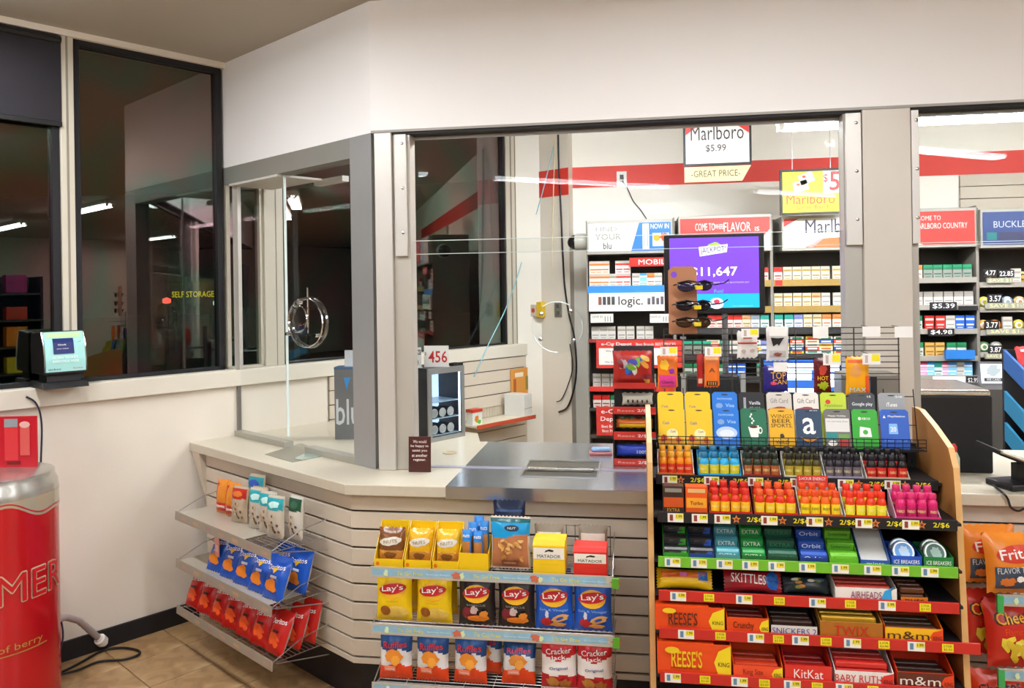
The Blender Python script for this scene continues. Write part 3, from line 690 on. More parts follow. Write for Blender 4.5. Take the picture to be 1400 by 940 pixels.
# bottom row: ridged chips and caramel corn
def d_ruf(fc, w, h):
    fc.text('Ruffles', 0, .72*h, w*.70, h*.13, M('#d8323a', .4), rot=.06); fc.ell(0, .50*h, w*.26, h*.13, M('#e38a2a', .4), jag=.18); fc.ell(.05*w, .42*h, w*.13, h*.1, M('#f0a23c', .4), jag=.2); fc.rect(-w*.3, w*.05, h*.2, h*.31, M('#e9866a', .4)); fc.text('CHEDDAR', -w*.12, h*.25, w*.28, h*.035, WHITE)
ruf = make_bag('chip_bag', '', 'chip bag', .126, .178, .06, M('#e4e2e2', BAGR), d_ruf, seal=M('#d9421c', .35), seed=4, zones=lambda u, v: M('#e8481a', .3) if v < .33+.06*sin(u*4+1) else (M('#1d4a86', .3) if v > .60+.03*sin(u*5) else None))
zz = RZ[2]-.0075; yb3 = RY+.018+.03
spread(ruf, lambda i: 'orange and white ridged chip bag, %s' % ('leftmost on bottom front snack shelf', 'second from left on bottom front snack shelf', 'third from left on bottom front snack shelf', 'set apart in middle of bottom shelf', 'leaning sideways behind the third ridged chip bag')[i],
  [((rx_(538), yb3, zz), .04, -.1), ((rx_(588), yb3, zz), -.03, -.1), ((rx_(640), yb3+.002, zz), -.06, -.1), ((rx_(705), yb3+.02, zz), .0, -.35, (1, 1, .86)), ((rx_(655), yb3+.095, zz), -.3, -.15, (1, 1, .9))], 'ridged chip bags')
def d_cj(fc, w, h):
    fc.text('Cracker', 0, h*.76, w*.7, h*.1, WHITE, rot=.1); fc.text('Jack', 0, h*.64, w*.42, h*.1, WHITE, rot=.1)
    fc.layer = 0; fc.text('Original', 0, h*.44, w*.5, h*.07, M('#2f4f9c', .4), rot=.08); fc.ell(-.15*w, .18*h, w*.18, h*.1, M('#c98a3a', .5), jag=.25); fc.ell(.18*w, .15*h, w*.17, h*.09, M('#b5702a', .5), jag=.25)
cj = make_bag('popcorn_bag', '', 'popcorn bag', .130, .186, .06, M('#ece6e2', BAGR), d_cj, seed=5, zones=lambda u, v: M('#c01f2b', .3) if (v > .56+.14*abs(u) and v < .9) or v < .3+.03*sin(u*6) else None)
spread(cj, lambda i: 'red and white caramel popcorn bag, %s of two on bottom front snack shelf' % ('left', 'right')[i], [((rx_(762), yb3, zz), .02, -.06), ((rx_(811), yb3, zz), -.02, -.06)], 'caramel popcorn bags')
# top row
zz = RZ[0]-.0075; 
def d_nut(fc, w, h):
    fc.rect(-w*.45, w*.45, h*.08, h*.36, M('#d0913c', .4), n=4); fc.layer = 0; fc.ell(0, h*.62, w*.42, h*.12, M('#d9d2c4', .3), jag=.1, rot=.15); fc.text('NUTS', 0, h*.62, w*.5, h*.09, M('#8a6a3a', .5), rot=.15); fc.ell(0, .22*h, w*.25, h*.1, M('#8b5a28', .5), jag=.2)
def carton(name, label, w, h, d, mat, loc, rz=0., group=None, win=.45):
    t = thing(name, label, 'display carton', loc, rz, group); th = .002
    MB().box(-w/2, w/2, d/2-th, d/2, 0, h).build('back_flap', mat, t)
    MB().box(-w/2, w/2, -d/2, d/2, 0, th).build('bottom', mat, t)
    for sgn in (-1, 1): MB().prism([(-d/2, 0), (d/2-th, 0), (d/2-th, h), (-d/2, h*win)], sgn*w/2, sgn*(w/2-th), 'x').build('side', mat, t)
    MB().box(-w/2+th, w/2-th, -d/2, -d/2+th, th, h*win).build('front_lip', mat, t)
    return t
YC = M('#efc311', .4)
for i, (a, b, yt) in enumerate(((513, 553, 722), (554, 591, 722), (592, 629, 724))):
    x0, x1 = rx_(a), rx_(b); w = x1-x0-.002; xm = (x0+x1)/2
    c = carton('display_carton', 'open yellow snack carton, %s of three on top front snack shelf' % ('left', 'middle', 'right')[i], w, .145, .10, YC, (xm, RY+.072, zz), group='yellow snack cartons', win=.2)
    f = Face(.05, .0008); f.ell(-w*.38, .012, .007, .007, M('#e8701a', .4)); f.done(c)
    col = ('#7a4a26', '#e3ac1c', '#e6b322')[i]
    bgp = make_bag('snack_packet', '%s nut packet standing in the %s yellow carton' % (('glossy brown', 'golden', 'yellow')[i], ('left', 'middle', 'right')[i]), 'snack packet', w*.93, .125, .05, M(col, .22), d_nut, seed=i+6)
    bgp.location = (xm, RY+.062, zz+.0035); bgp.rotation_euler = (-.12, 0, 0)
x0, x1 = rx_(629), rx_(669); w = x1-x0
carton('display_carton', 'yellow carton holding blue topped peanut tubes on top snack shelf', w, .10, .10, YC, ((x0+x1)/2, RY+.072, zz), win=.62)
def d_tube(fc, w, h): fc.rect(-w*.4, w*.4, h*.18, h*.70, M('#b5763a', .4), n=3); fc.text('nuts', 0, h*.84, w*.7, h*.08, WHITE)
tb_ = make_bag('peanut_tube', '', 'snack packet', .036, .155, .024, M('#2a86d8', .25), d_tube, seed=11)
tp = [(-.030, -.022, .86), (.012, -.025, .84), (-.012, .004, .98), (.030, .006, 1.02), (.006, .028, 1.08)]
spread(tb_, lambda i: 'slim blue peanut tube, %s in yellow carton on top front snack shelf' % ('front left', 'front right', 'middle left', 'middle right', 'rearmost')[i], [(((x0+x1)/2+p[0], RY+.072+p[1], zz+.0035), .05*(i % 3-1), -.03, (1, 1, p[2])) for i, p in enumerate(tp)], 'blue peanut tubes')
def d_pouch(fc, w, h):
    fc.ell(.05*w, .80*h, w*.18, h*.055, M('#1d2a3a', .4)); fc.text('NUT', .05*w, .80*h, w*.2, h*.04, M('#d5e2ea', .4))
    
    for k in range(26):
        r = random.Random(k); fc.layer = 1+k % 2; fc.ell((r.random()-.5)*w*.62, h*(.20+.38*r.random()), w*.06, h*.026, M(('#d9a25a', '#c98c42', '#e2b878')[k % 3], .4), n=9, rot=r.random()*3, rings=1)
    fc.layer = 2; fc.rect(-w*.2, w*.22, h*.08, h*.2, M('#8a4c2c', .4), n=3); fc.text('ALMONDS', 0, h*.14, w*.3, h*.03, M('#e8c9a0', .4))
pw = rx_(726)-rx_(670)
po_ = make_bag('nut_pouch', 'clear pouch of almonds with bright blue top on front snack shelf', 'nut pouch', pw, .188, .05, M('#b9774f', .25), d_pouch, seed=12, seal=M('#d9c9bb', .3), zones=lambda u, v: M('#155f63', .25) if v > .90 else (M('#1f96cf', .22) if v > .64+.05*sin(u*3) else (M('#d5c4b4', .3) if abs(u) > .9 else None))); po_.location = ((rx_(670)+rx_(726))/2, RY+.05, zz); po_.rotation_euler = (-.04, 0, -.03)
def d_navy(fc, w, h): fc.rect(-w*.4, w*.4, h*.82, h*.86, M('#2e4a7a', .3), n=3); fc.rect(-w*.3, w*.3, h*.3, h*.6, M('#24406e', .3), n=3)
nv = make_bag('nut_pouch', 'dark navy pouch behind the almond pouch on front snack shelf', 'nut pouch', .122, .225, .045, M('#14213f', .25), d_navy, seed=13); nv.location = (rx_(697, RY+.11), RY+.125, zz); nv.rotation_euler = (-.05, 0, .04)
for i, (a, b, cc, yy, nm) in enumerate(((730, 774, '#ecc11a', 735, 'yellow'), (785, 831, '#d42b22', 750, 'red'))):
    x0, x1 = rx_(a), rx_(b); w = x1-x0; h = (.118, .098)[i]
    c = thing('jerky_carton', '%s jerky carton with white bull emblem band on top snack shelf' % nm, 'display carton', ((x0+x1)/2, RY+.06, zz))
    mat = M(cc, .35); MB().prism([(-.045, 0), (.045, 0), (.045, h), (-.03, h), (-.045, h*.86)], -w/2, w/2, 'x').build('box', mat, c, bevel=.003)
    f = Face(.045, .001); f.rect(-w*.47, w*.47, h*.46, h*.80, M('#ece7da', .4)); f.text('MATADOR', 0, h*.55, w*.72, h*.1, DK)
    f.layer = 1; f.blob([(-w*.13, h*.66), (-.02*w, h*.70), (.12*w, h*.68), (.16*w, h*.73), (.02*w, h*.76), (-.1*w, h*.72)], DK, 1); f.rect(-w*.3, w*.3, h*.30, h*.305, M('#b5901a' if i == 0 else '#9c1a16', .5)); f.done(c)
def d_jer(fc, w, h): fc.rect(-w*.4, w*.4, h*.55, h*.8, M('#d9d3c6', .4), n=3)
jb = make_bag('jerky_bag', 'grey jerky bag standing behind the yellow jerky carton', 'snack packet', .11, .135, .03, M('#8d8474', .3), d_jer, seed=14); jb.location = (rx_(752, RY+.15), RY+.15, zz); jb.rotation_euler = (-.05, 0, 0)
jb2 = dup(jb, 'grey jerky bag on wire peg behind the red jerky carton', (rx_(812, RY+.15), RY+.15, zz), 0, -.05)
pk = thing('wire_pocket', 'small grey wire pocket behind the red jerky carton', 'wire rack', (rx_(800, RY+.21), RY+.21, zz+.001))
mb = MB()
for k in range(7): mb.tube([(-.1+k*.033, 0, 0), (-.1+k*.033, 0, .12)], .0016, 5)
for k in range(4): mb.tube([(-.1, 0, .003+k*.038), (.1, 0, .003+k*.038)], .0016, 5)
mb.build('wire_grid', M('#6f6a66', .4, .6), pk)
# ---------------------------------------------------------------- angled shelves
def d_dor(main, chip, wc=1):
    def f(fc, w, h):
        fc.text('Doritos', .0, .73*h, w*.76, h*.12, WHITE, rot=.12); fc.blob([(-w*.12, h*.70), (w*.16, h*.72), (0, h*.58)][::1], M('#e8b92a', .4), 2) if wc else None
        fc.layer = 0; fc.ell(-.05*w, .33*h, w*.27, h*.15, M(chip, .4), n=9, jag=.3); fc.ell(.14*w, .24*h, w*.15, h*.09, M(chip, .4), n=7, jag=.3); fc.rect(-w*.1, w*.2, h*.48, h*.54, M('#cfdcf0' if wc else '#3a0f0c', .4), rings=2)
    return f
dor_b = make_bag('tortilla_bag', '', 'chip bag', .13, .172, .05, M('#1a55c0', .25), d_dor(0, '#e0801f'), back=M('#d9d9df', .35), seed=15)
dor_r = make_bag('tortilla_bag', '', 'chip bag', .118, .172, .05, M('#c21f1a', .25), d_dor(0, '#e8561c', 0), back=M('#d8d4d0', .35), seed=16)
def A(t, ds, z): return W(ASD+.02+ds, t, z)
zz = AZ[1]-.0072; tt = AT1-AT0
sp2 = [(A(AT0+.29, .025, zz), RA+.12, -.42), (A(AT0+.42, .025, zz), RA+.15, -.42), (A(AT0+.54, .025, zz), RA+.15, -.42), (A(AT0+.662, .025, zz), RA+.1, -.40), (A(AT0+.782, .025, zz), RA+.1, -.38),
       (A(AT0+.65, .135, zz), RA+.1, -.3), (A(AT0+.782, .135, zz), RA+.1, -.3)]
spread(dor_b, lambda i: 'blue tortilla chip bag, %s' % ('leftmost on middle angled shelf', 'second from left on middle angled shelf', 'third from left on middle angled shelf', 'fourth from left on middle angled shelf', 'at front right end of middle angled shelf', 'in back row behind third blue tortilla bag', 'in back row at right end of middle angled shelf')[i], sp2, 'blue tortilla chip bags')
zz = AZ[2]-.0072
sp3 = [(A(AT0+.065+.1215*i, .022, zz), RA+(.1, .16, .08, .18, .1, .15, .05)[i], -.42) for i in range(7)]+[(A(AT1-.069, .105, zz), RA+.1, -.36), (A(AT1-.069, .175, zz), RA+.1, -.28)]
spread(dor_r, lambda i: 'red tortilla chip bag, %s' % (tuple('%s on bottom angled shelf' % place_word(k, 8) for k in range(6))+('at front right corner of bottom angled shelf', 'second deep at right end of bottom angled shelf', 'third deep at right end of bottom angled shelf'))[i], sp3, 'red tortilla chip bags')
zz = AZ[0]-.0072
def d_mix(c1, c2):
    def f(fc, w, h):
        fc.rect(-w*.45, w*.45, h*.66, h*.94, M(c1, .3), n=4); fc.ell(0, h*.80, w*.3, h*.08, M(c2, .4), jag=.15); fc.layer = 0
        for k in range(14):
            r = random.Random(k+40); fc.layer = k % 2; fc.ell((r.random()-.5)*w*.6, h*(.14+.44*r.random()), w*.07, h*.035, M(('#7d5a3a', '#c9b08a', '#5f4634', '#b9a58c')[k % 4], .5), n=8, rings=1, rot=r.random()*3)
    return f
def d_or(fc, w, h): fc.rect(-w*.45, w*.45, h*.07, h*.33, M('#c4281c', .3), n=4); fc.layer = 0; fc.blob([(-w*.45, h*.36), (-w*.2, h*.9), (-w*.42, h*.9)], M('#c4281c', .3), 3); fc.rect(-w*.3, w*.3, h*.17, h*.25, M('#e9cdbf', .4), rings=2)
o1 = make_bag('trail_mix_bag', '', 'snack bag', .092, .155, .04, M('#e08a2c', .25), d_or, seed=20)
spread(o1, lambda i: 'orange and red snack pouch, %s of pair at left of top angled shelf' % ('left', 'right')[i], [(A(AT0+.19, .12, zz), RA+.2, -.08), (A(AT0+.28, .12, zz), RA+.2, -.08)], 'orange snack pouches')
cl1 = make_bag('trail_mix_bag', 'clear trail mix bag with teal and blue top on top angled shelf', 'snack bag', .11, .19, .045, M('#b3a890', .25), d_mix('#2f8f9c', '#2f4fb0'), seed=21); cl1.location = A(AT0+.355, .197, zz); cl1.rotation_euler = (-.05, 0, RA+.2)
rd1 = make_bag('trail_mix_bag', '', 'snack bag', .10, .16, .04, M('#b9a58c', .25), d_mix('#b8281c', '#d9742a'), seed=22)
spread(rd1, lambda i: 'red topped trail mix bag, %s on top angled shelf' % ('front one left of middle', 'back one near middle')[i], [(A(AT0+.39, .095, zz), RA+.25, -.08), (A(AT0+.47, .15, zz), RA+.2, -.05)], 'red topped trail mix bags')
bl1 = make_bag('trail_mix_bag', '', 'snack bag', .095, .175, .04, M('#c3b8a8', .22), d_mix('#1f9fa8', '#bfe6e2'), seed=23)
spread(bl1, lambda i: 'clear snack bag with turquoise top, %s of three at right of top angled shelf' % ('left', 'middle', 'right')[i], [(A(AT0+.535, .10, zz), RA+.25, -.06), (A(AT0+.625, .10, zz), RA+.3, -.06), (A(AT0+.715, .085, zz), RA+.3, -.06)], 'turquoise topped snack bags')
gn = make_bag('trail_mix_bag', 'pale snack bag with dark green top at right end of shelf', 'snack bag', .09, .18, .045, M('#c9c4b8', .25), d_mix('#1d4a34', '#2f5f44'), seed=24); gn.location = A(AT0+.80, .13, zz); gn.rotation_euler = (-.04, 0, RA+.1)
pt = thing('price_flag', 'pink paper price flag hanging under top angled shelf', 'price tag', onS(297, 760, ASD+.05), RA)
MB().box(-.02, .02, -.001, .001, 0, .085).build('paper', M('#e0a096', .6), pt); Face(.001, .0006).rect(-.012, .012, .02, .05, M('#e9c9bf', .6)).done(pt)
# ================================================================== COUNTER THINGS, LEFT
P = onZ(574, 645, ZC); w = px(P, 559, 590); h = px(P, 597, 645)
sg = thing('counter_sign', 'dark brown counter sign with white text asking to use another register', 'sign', (P.x, P.y, ZC+.0004), .04, rx=-.06)
MB().box(-w/2, w/2, -.0025, .0025, 0, h).build('panel', M('#4a231f', .3), sg, bevel=.0008)
f = Face(.0025, .0007)
for k, t in enumerate(('We would', 'be happy to', 'assist you', 'at another', 'register.')): f.layer = 0; f.text(t, 0, h*(.86-.13*k), w*(.6, .8, .66, .7, .56)[k], h*.085, M('#f0e2dc', .5))
f.done(sg, 'lettering')
# lit mini cooler
fs, ft = 1.14, 1.0; fw_, fd, fh = .25, .20, px(W(fs, ft), 500, 601)
mc = thing('display_cooler', 'small lit glass door display cooler at back of counter', 'cooler', W(fs+fw_/2, ft-fd/2, ZC+.0005), RW)
mb = MB(); DKC = M('#1a1c22', .5)
mb.box(-fw_/2, -fw_/2+.012, -fd/2, fd/2, 0, fh); mb.box(fw_/2-.012, fw_/2, -fd/2, fd/2, 0, fh); mb.box(-fw_/2+.012, fw_/2-.012, -fd/2, fd/2, 0, .02); mb.box(-fw_/2+.012, fw_/2-.012, -fd/2, fd/2, fh-.02, fh)
mb.box(-fw_/2+.012, fw_/2-.012, fd/2-.012, fd/2, .02, fh-.02); mb.build('cabinet', DKC, mc)
mb = MB(); 
for q in ((-fw_/2, -fw_/2+.022, 0, fh), (fw_/2-.022, fw_/2, 0, fh), (-fw_/2+.022, fw_/2-.022, 0, .022), (-fw_/2+.022, fw_/2-.022, fh-.03, fh)): mb.box(q[0], q[1], -fd/2-.012, -fd/2-.0005, q[2], q[3])
dr = mb.build('door', M('#9a9a98', .35, .5), mc)
MB().box(-fw_/2+.022, fw_/2-.022, -fd/2-.008, -fd/2-.004, .022, fh-.03).build('glass', GLASS, dr)
LED = M('#e6f1ff', .4, emit=5)
MB().box(-fw_/2+.02, fw_/2-.02, -fd/2+.004, -fd/2+.012, fh-.032, fh-.022).build('light_strip', LED, mc)
MB().box(fw_/2-.022, fw_/2-.014, -fd/2+.004, -fd/2+.012, .03, fh-.035).build('light_strip', LED, mc)
MB().box(-fw_/2+.013, fw_/2-.013, fd/2-.02, fd/2-.013, .03, fh-.03).build('back_light', M('#b9d0ee', .4, emit=1.5), mc)
for k in range(3): MB().box(-fw_/2+.0125, fw_/2-.0125, -fd/2+.02, fd/2-.0125, .022+k*.085, .026+k*.085).build('shelf', M('#a9c4d8', .3), mc)
for k in range(2):
    for j in range(3):
        cn = thing('drink_can', 'dark round tin lying on %s shelf of lit display cooler, %s' % (('bottom', 'middle', 'upper')[k], ('left', 'centre', 'right')[j]), 'can', W(fs+fw_/2, ft-fd/2, ZC+.0005)+Matrix.Rotation(RW, 3, 'Z') @ Vector((-.057+.056*j, -.045, .0265+k*.085)), RW, 'tins in the lit cooler')
        MB().lathe([(.0001, .03), (.024, .03), (.026, .026), (.026, -.05), (.0001, -.05)], 18, (0, 0, .0265), ax='y').build('tin', M('#23262c', .35), cn, smooth=True)
        MB().lathe([(.018, .0302), (.019, .0325), (.023, .0325), (.024, .0302)], 18, (0, 0, .0265), ax='y').build('ring', M('#c9ccd0', .3), cn, smooth=True)
T = W(fs+fw_/2, ft-.03, ZC+.001+fh)
pc = thing('price_card', 'white card with red price digits standing on lit display cooler', 'price sign', (T.x-.02, T.y-.02, T.z), .05)
w = px(T, 588, 622); h = px(T, 474, 503)
MB().box(-w/2, w/2, -.0015, .0015, 0, h).build('card', WHITE, pc); MB().box(-w/2, w/2, -.0014, .03, -.0002, .002).build('foot', WHITE, pc)
f = Face(.0015, .0007); f.text('456', .06*w, h*.48, w*.76, h*.55, M('#cf1f22', .4)); f.text('$', -.44*w, h*.62, w*.07, h*.16, M('#cf1f22', .4)); f.done(pc, 'lettering')
P2 = T+Vector((-.115, -.10, 0)); pg = thing('price_card', 'grey and white card left of the red price digits', 'price sign', (T.x-.115, T.y-.07, T.z), .1)
MB().box(-.035, .028, -.0015, .0015, 0, h*.95).build('card', M('#d8d6d2', .5), pg); MB().box(-.03, .028, -.0014, .03, -.0002, .002).build('foot', WHITE, pg)
f = Face(.0015, .0007); f.rect(-.032, .026, h*.6, h*.85, M('#77787c', .5)); f.text('NEW', 0, h*.72, .04, h*.12, WHITE); f.ell(.0, h*.25, .014, h*.2, M('#4a4c52', .5)); f.done(pg)
MB().box(-.02, .05, -.03, .03, 0, .012).build('remote_pad', BLACK)
o = bpy.data.objects['remote_pad']; o.location = (T.x+.045, T.y+.06, T.z-.0005); o.rotation_euler = (0, 0, RW); tag(o, 'flat black pad lying on top of lit display cooler', 'pad')
# boxed e-cigarette display
P = onZ(458, 600, ZC); w = .15; h = px(P, 505, 603)
eb = thing('display_box', 'grey upright vapour display box with blue accent behind corner leg', 'display box', (P.x+w*.48, P.y+.05, ZC+.0005), .12)
MB().box(-w/2, w/2, -.05, .05, 0, h).build('box', M('#6a6c70', .4), eb, bevel=.002)
f = Face(.05, .0008); f.text('blu', -.005, h*.38, w*.82, h*.36, M('#d3d6da', .4)); f.blob([(-.01, h*.68), (.012, h*.86), (-.024, h*.86)], M('#2f8fd8', .4), 1); f.done(eb)
MB().box(-w/2, w/2, -.052, .052, h-.012, h+.001).build('lid', M('#3c5d86', .4), eb)
eb2 = thing('leaflet_stand', 'white leaflet in clear stand on top of grey display box', 'leaflet', (P.x+w*.62, P.y+.05, ZC+h+.002), .12)
MB().box(-.05, .05, -.002, .002, 0, .085).build('sheet', M('#d5d8dd', .4), eb2); MB().box(-.05, .05, -.02, .02, -.0003, .002).build('foot', M('#c3c8cf', .3), eb2)
# speak-through on the angled glass
P = onS(428, 440, SA+.06)
sk = thing('speaking_port', 'clear acrylic ring speaking port fixed to angled glass', 'speaking port', (P.x, P.y, P.z), RA)
ACR = glassmat('acrylic', (.93, .95, .95, 1), 1.7, .03, .12); r = px(P, 405, 452)/2/cos(radians(18))
def ring(R, r2, y, zc=0, xs=0): 
    mb = MB(); pts = [(1.7*(xs+R*cos(2*pi*k/28)), y, zc+R*1.35*sin(2*pi*k/28)) for k in range(29)]; return mb.tube(pts, r2, 8)
ring(r, .008, -.02).build('outer_ring', ACR, sk, smooth=True); ring(r, .004, -.045).build('outer_ring', CHROME, sk, smooth=True); ring(r*.55, .006, -.05, r*.2, -r*.35).build('inner_ring', ACR, sk, smooth=True); ring(r*.55, .0025, -.055, r*.2, -r*.35).build('inner_ring', CHROME, sk, smooth=True)
MB().tube([(0.004, -.03, -r*.6), (.004, -.03, r*1.9)], .004, 8).build('rod', CHROME, sk, smooth=True)
MB().box(-r*1.8, r*1.5, -.055, -.01, -r*.72, -r*.62).build('cross_bar', ACR, sk)
for (x, z) in ((-r*1.7, -r*.67), (r*1.3, -r*.67), (-r*.6, r*1.1)): MB().lathe([(.0001, .012), (.009, .01), (.01, -.02)], 10, (x, -.05, z), ax='y').build('bolt', CHROME, sk, smooth=True)
# round speaking disc on the front glass
P = onY(762, 447, YG-.012); r = px(P, 727, 798)/2
sk = thing('speaking_disc', 'large clear disc with four bolts on front glass', 'speaking port', (P.x, P.y, P.z))
CLR = glassmat('clear_disc', (.985, .99, .99, 1), 1.35, .02)
MB().lathe([(.0001, .004), (r-.002, .004), (r, .002), (r, -.004), (.0001, -.004)], 40, ax='y').build('disc', CLR, sk, smooth=True)
for a in (50, 140, 215, 320): MB().lathe([(.0001, .012), (.006, .011), (.009, .006), (.009, .004)], 12, (r*.8*cos(radians(a)), 0, r*.8*sin(radians(a))), ax='y').build('bolt', CHROME, sk, smooth=True)
mb = MB(); 
for (a0, a1, rr) in ((60, 125, r*.97), (200, 270, r*.97), (330, 375, r*.97)): mb.tube([(rr*cos(radians(a0+(a1-a0)*k/10)), -.006, rr*sin(radians(a0+(a1-a0)*k/10))) for k in range(11)], .0024, 5)
mb.build('rim_glints', EDGE, sk)  # pale arcs on parts of the rim stand in for glints
# ---------------------------------------------------------------- inside, along the window wall
sl = thing('slatwall_panel', 'cream slatwall panel under the booth window sill', 'wall panel', (0, 0, 0))
wbox(1.22, 2.98, .001, .006, .52, 1.19).build('backing', GROOVE, sl)
z = 1.188
while z > .55:
    wbox(1.22, 2.98, .006, .020, z-.080, z).build('slat', SLATC, sl, bevel=.0015); z -= .0865
s0, s1 = sT(onT(652, 590, .25))[0], sT(onT(732, 568, .25))[0]; zs = onT(690, 576, .25).z
ws = thing('wall_shelf', 'cream wall shelf with red edge strip under booth window', 'shelf', W((s0+s1)/2, .021, zs), RW); wd_ = (s1-s0)/2
MB().box(-wd_, wd_, -.229, 0, -.012, 0).build('board', M('#d9cfba', .5), ws); MB().box(-wd_, wd_, -.233, -.2295, -.02, .008).build('edge_strip', M('#b8492c', .45), ws)
mb = MB()
for k in range(22): mb.tube([(-wd_+.01+k*(2*wd_-.02)/21, -.015, .002), (-wd_+.01+k*(2*wd_-.02)/21, -.015, .075)], .0018, 5)
for zq in (.004, .075): mb.tube([(-wd_, -.015, zq), (wd_, -.015, zq)], .0025, 5)
mb.build('wire_fence', M('#b5ab94', .4, .4), ws)
P = onT(712, 526, .024); of = thing('hanging_folder', 'orange paper folder hanging on slatwall under booth window', 'folder', W(sT(P)[0], .0235, onT(712, 549, .024).z), RW)
w = sT(onT(727, 526, .024))[0]-sT(onT(699, 526, .024))[0]; h = onT(712, 503, .024).z-onT(712, 549, .024).z
MB().box(-w/2, w/2, -.006, .0, 0, h).build('cover', M('#d8913a', .5), of, bevel=.002); f = Face(.006, .0008); f.rect(-w*.3, w*.1, h*.75, h*.88, M('#e9dcc2', .5)); f.layer = 0; f.rect(-w*.38, -w*.25, h*.3, h*.7, M('#b05a2a', .5)).rect(w*.2, w*.38, h*.35, h*.75, M('#8a7a2a', .5)); f.done(of)
P = onT(745, 547, .20); bw_ = thing('white_carton', 'white flat carton standing at far end of wall shelf', 'box', W(s1-.06, .12, zs+.0005), RW+.25)
MB().box(-.05, .07, -.09, .075, 0, .155).build('carton', M('#dad8d2', .45), bw_, bevel=.002); MB().box(-.05, .07, -.0915, -.09, .05, .056).build('flap_seam', M('#a9a7a2', .5), bw_)
P = W(s0+.06, .16, zs+.0005); rb = thing('leaflet_box', 'small green and white leaflet box with red lid on wall shelf', 'box', P, RW)
MB().box(-.04, .05, -.03, .03, 0, .085).build('box', M('#dfe3da', .5), rb); MB().box(-.043, .053, -.033, .033, .085, .105).build('lid', M('#c43a22', .45), rb); f = Face(.03, .0008); f.ell(0, .04, .02, .026, M('#e07a2a', .5), jag=.2).ell(.02, .02, .02, .014, M('#5fae3a', .5), jag=.2).done(rb)
# pier fittings and cables
P = onS(738, 424, 3.045); yb_ = thing('alarm_box', 'yellow and clear alarm box on wall beside window', 'alarm', W(3.0475, sT(P)[1], P.z), RA)
MB().box(.005, .055, -.05, -.0005, -.055, .065).build('yellow_case', M('#e2bb22', .4), yb_, bevel=.004); MB().box(-.065, .005, -.045, -.0005, -.045, .045).build('clear_cover', M('#d5c9c0', .3), yb_, bevel=.004); Face(.045, .001).ell(-.03, .0, .018, .018, M('#c4502e', .5)).done(yb_)
P = onS(763, 423, 3.045); wp = thing('switch_plate', 'steel switch plate on wall beside the yellow alarm box', 'switch', W(3.0485, sT(P)[1], P.z), RA)
MB().box(-.035, .035, -.006, 0, -.057, .057).build('plate', M('#aaa79c', .35, .6), wp, bevel=.002)
for q in (-.025, .025): MB().box(-.012, .012, -.011, -.006, q-.014, q+.014).build('rocker', M('#5c5a55', .4), wp)
def wc(lst, t=3.035): return [onS(x, y, t) for (x, y) in lst]
cable('power_cable', 'black cable running down the pier to white carton', 'cable', wc([(763, 184), (764, 230), (767, 290), (769, 340), (772, 390), (778, 430), (785, 460), (788, 500), (785, 530), (776, 556), (764, 563)]), .007, BLACK)
cable('power_cable', 'thin black cable with a plug beside thick black cable', 'cable', wc([(779, 470), (783, 500), (777, 525), (768, 545), (761, 549)]), .004, BLACK)
cable('data_cord', 'pale blue cord slanting across wall and window', 'cord', wc([(757, 200), (745, 250), (731, 300), (719, 338)])+[onT(705, 385, .03), onT(690, 425, .03), onT(668, 470, .035), onT(655, 500, .06), onT(648, 515, .025)], .004, M('#8fc6d2', .5))
cable('beige_cord', 'cream cord hanging straight down the pier', 'cord', wc([(759, 186), (757, 250), (755, 320), (754, 380)], 3.043), .004, M('#e3d6ae', .5))
P = onY(850, 245, YB); ou = thing('wall_outlet', 'white wall outlet with black plug on red stripe', 'outlet', (P.x, YB-.0035, P.z))
MB().box(-.037, .037, -.006, 0, -.058, .058).build('plate', WHITE, ou, bevel=.002); MB().box(-.014, .014, -.03, -.006, .0, .03).build('plug', BLACK, ou); MB().box(-.012, .012, -.008, -.006, -.035, -.012).build('socket', M('#c9c4ba', .4), ou)
# ================================================================== CANDY FIXTURE
WOOD = M('#ac753f', .4, var=.12, vscale=6, stretch=(1, 1, .15)); WEDGE = M('#d3a468', .45, var=.08, vscale=10)
BLK = M('#17161a', .5)
XL0, XL1, XR0, XR1, YBK = .026, .043, .955, .973, 2.965
gf = thing('candy_fixture', 'tall wooden sided candy fixture with black shelves before the counter', 'display fixture', (0, 0, 0))
pp = [onX(x, y, XR0) for (x, y) in ((1247, 556), (1257, 560), (1275, 582), (1296, 612), (1303, 640), (1306, 680), (1318, 927))]
prof = [(YBK, 0), (YBK, pp[0].z)]+[(p.y, p.z) for p in pp if p.y < YBK]
l = prof[-1]; prof.append((l[0]-.06, 0))
for (a, b) in ((XL0, XL1), (XR0, XR1)):
    sd = MB().prism(prof, a, b, 'x').build('side_panel', WOOD, gf)
    fr_ = [(y, z) for (y, z) in prof[1:]]
    mb = MB()
    for i in range(len(fr_)-1):
        (y0, z0), (y1, z1) = fr_[i], fr_[i+1]; d = Vector((y1-y0, z1-z0)).normalized(); n = Vector((d.y, -d.x))*.0012
        if n.x > 0 and abs(n.x) > abs(n.y): n = -n
        if n.y < 0 and abs(n.y) > abs(n.x): n = -n
        mb.add([(a, y0, z0), (b, y0, z0), (b, y1, z1), (a, y1, z1), (a, y0+n.x, z0+n.y), (b, y0+n.x, z0+n.y), (b, y1+n.x, z1+n.y), (a, y1+n.x, z1+n.y)], [(0,3,2,1),(4,5,6,7),(0,1,5,4),(1,2,6,5),(2,3,7,6),(3,0,4,7)])
    mb.build('edge_band', WEDGE, sd)
MB().box(XL1, XR0, YBK-.012, YBK, .0, 1.14).build('back_panel', BLK, gf)
MB().box(XL1, XR0, 2.52, YBK-.012, .0, .10).build('base', BLK, gf)
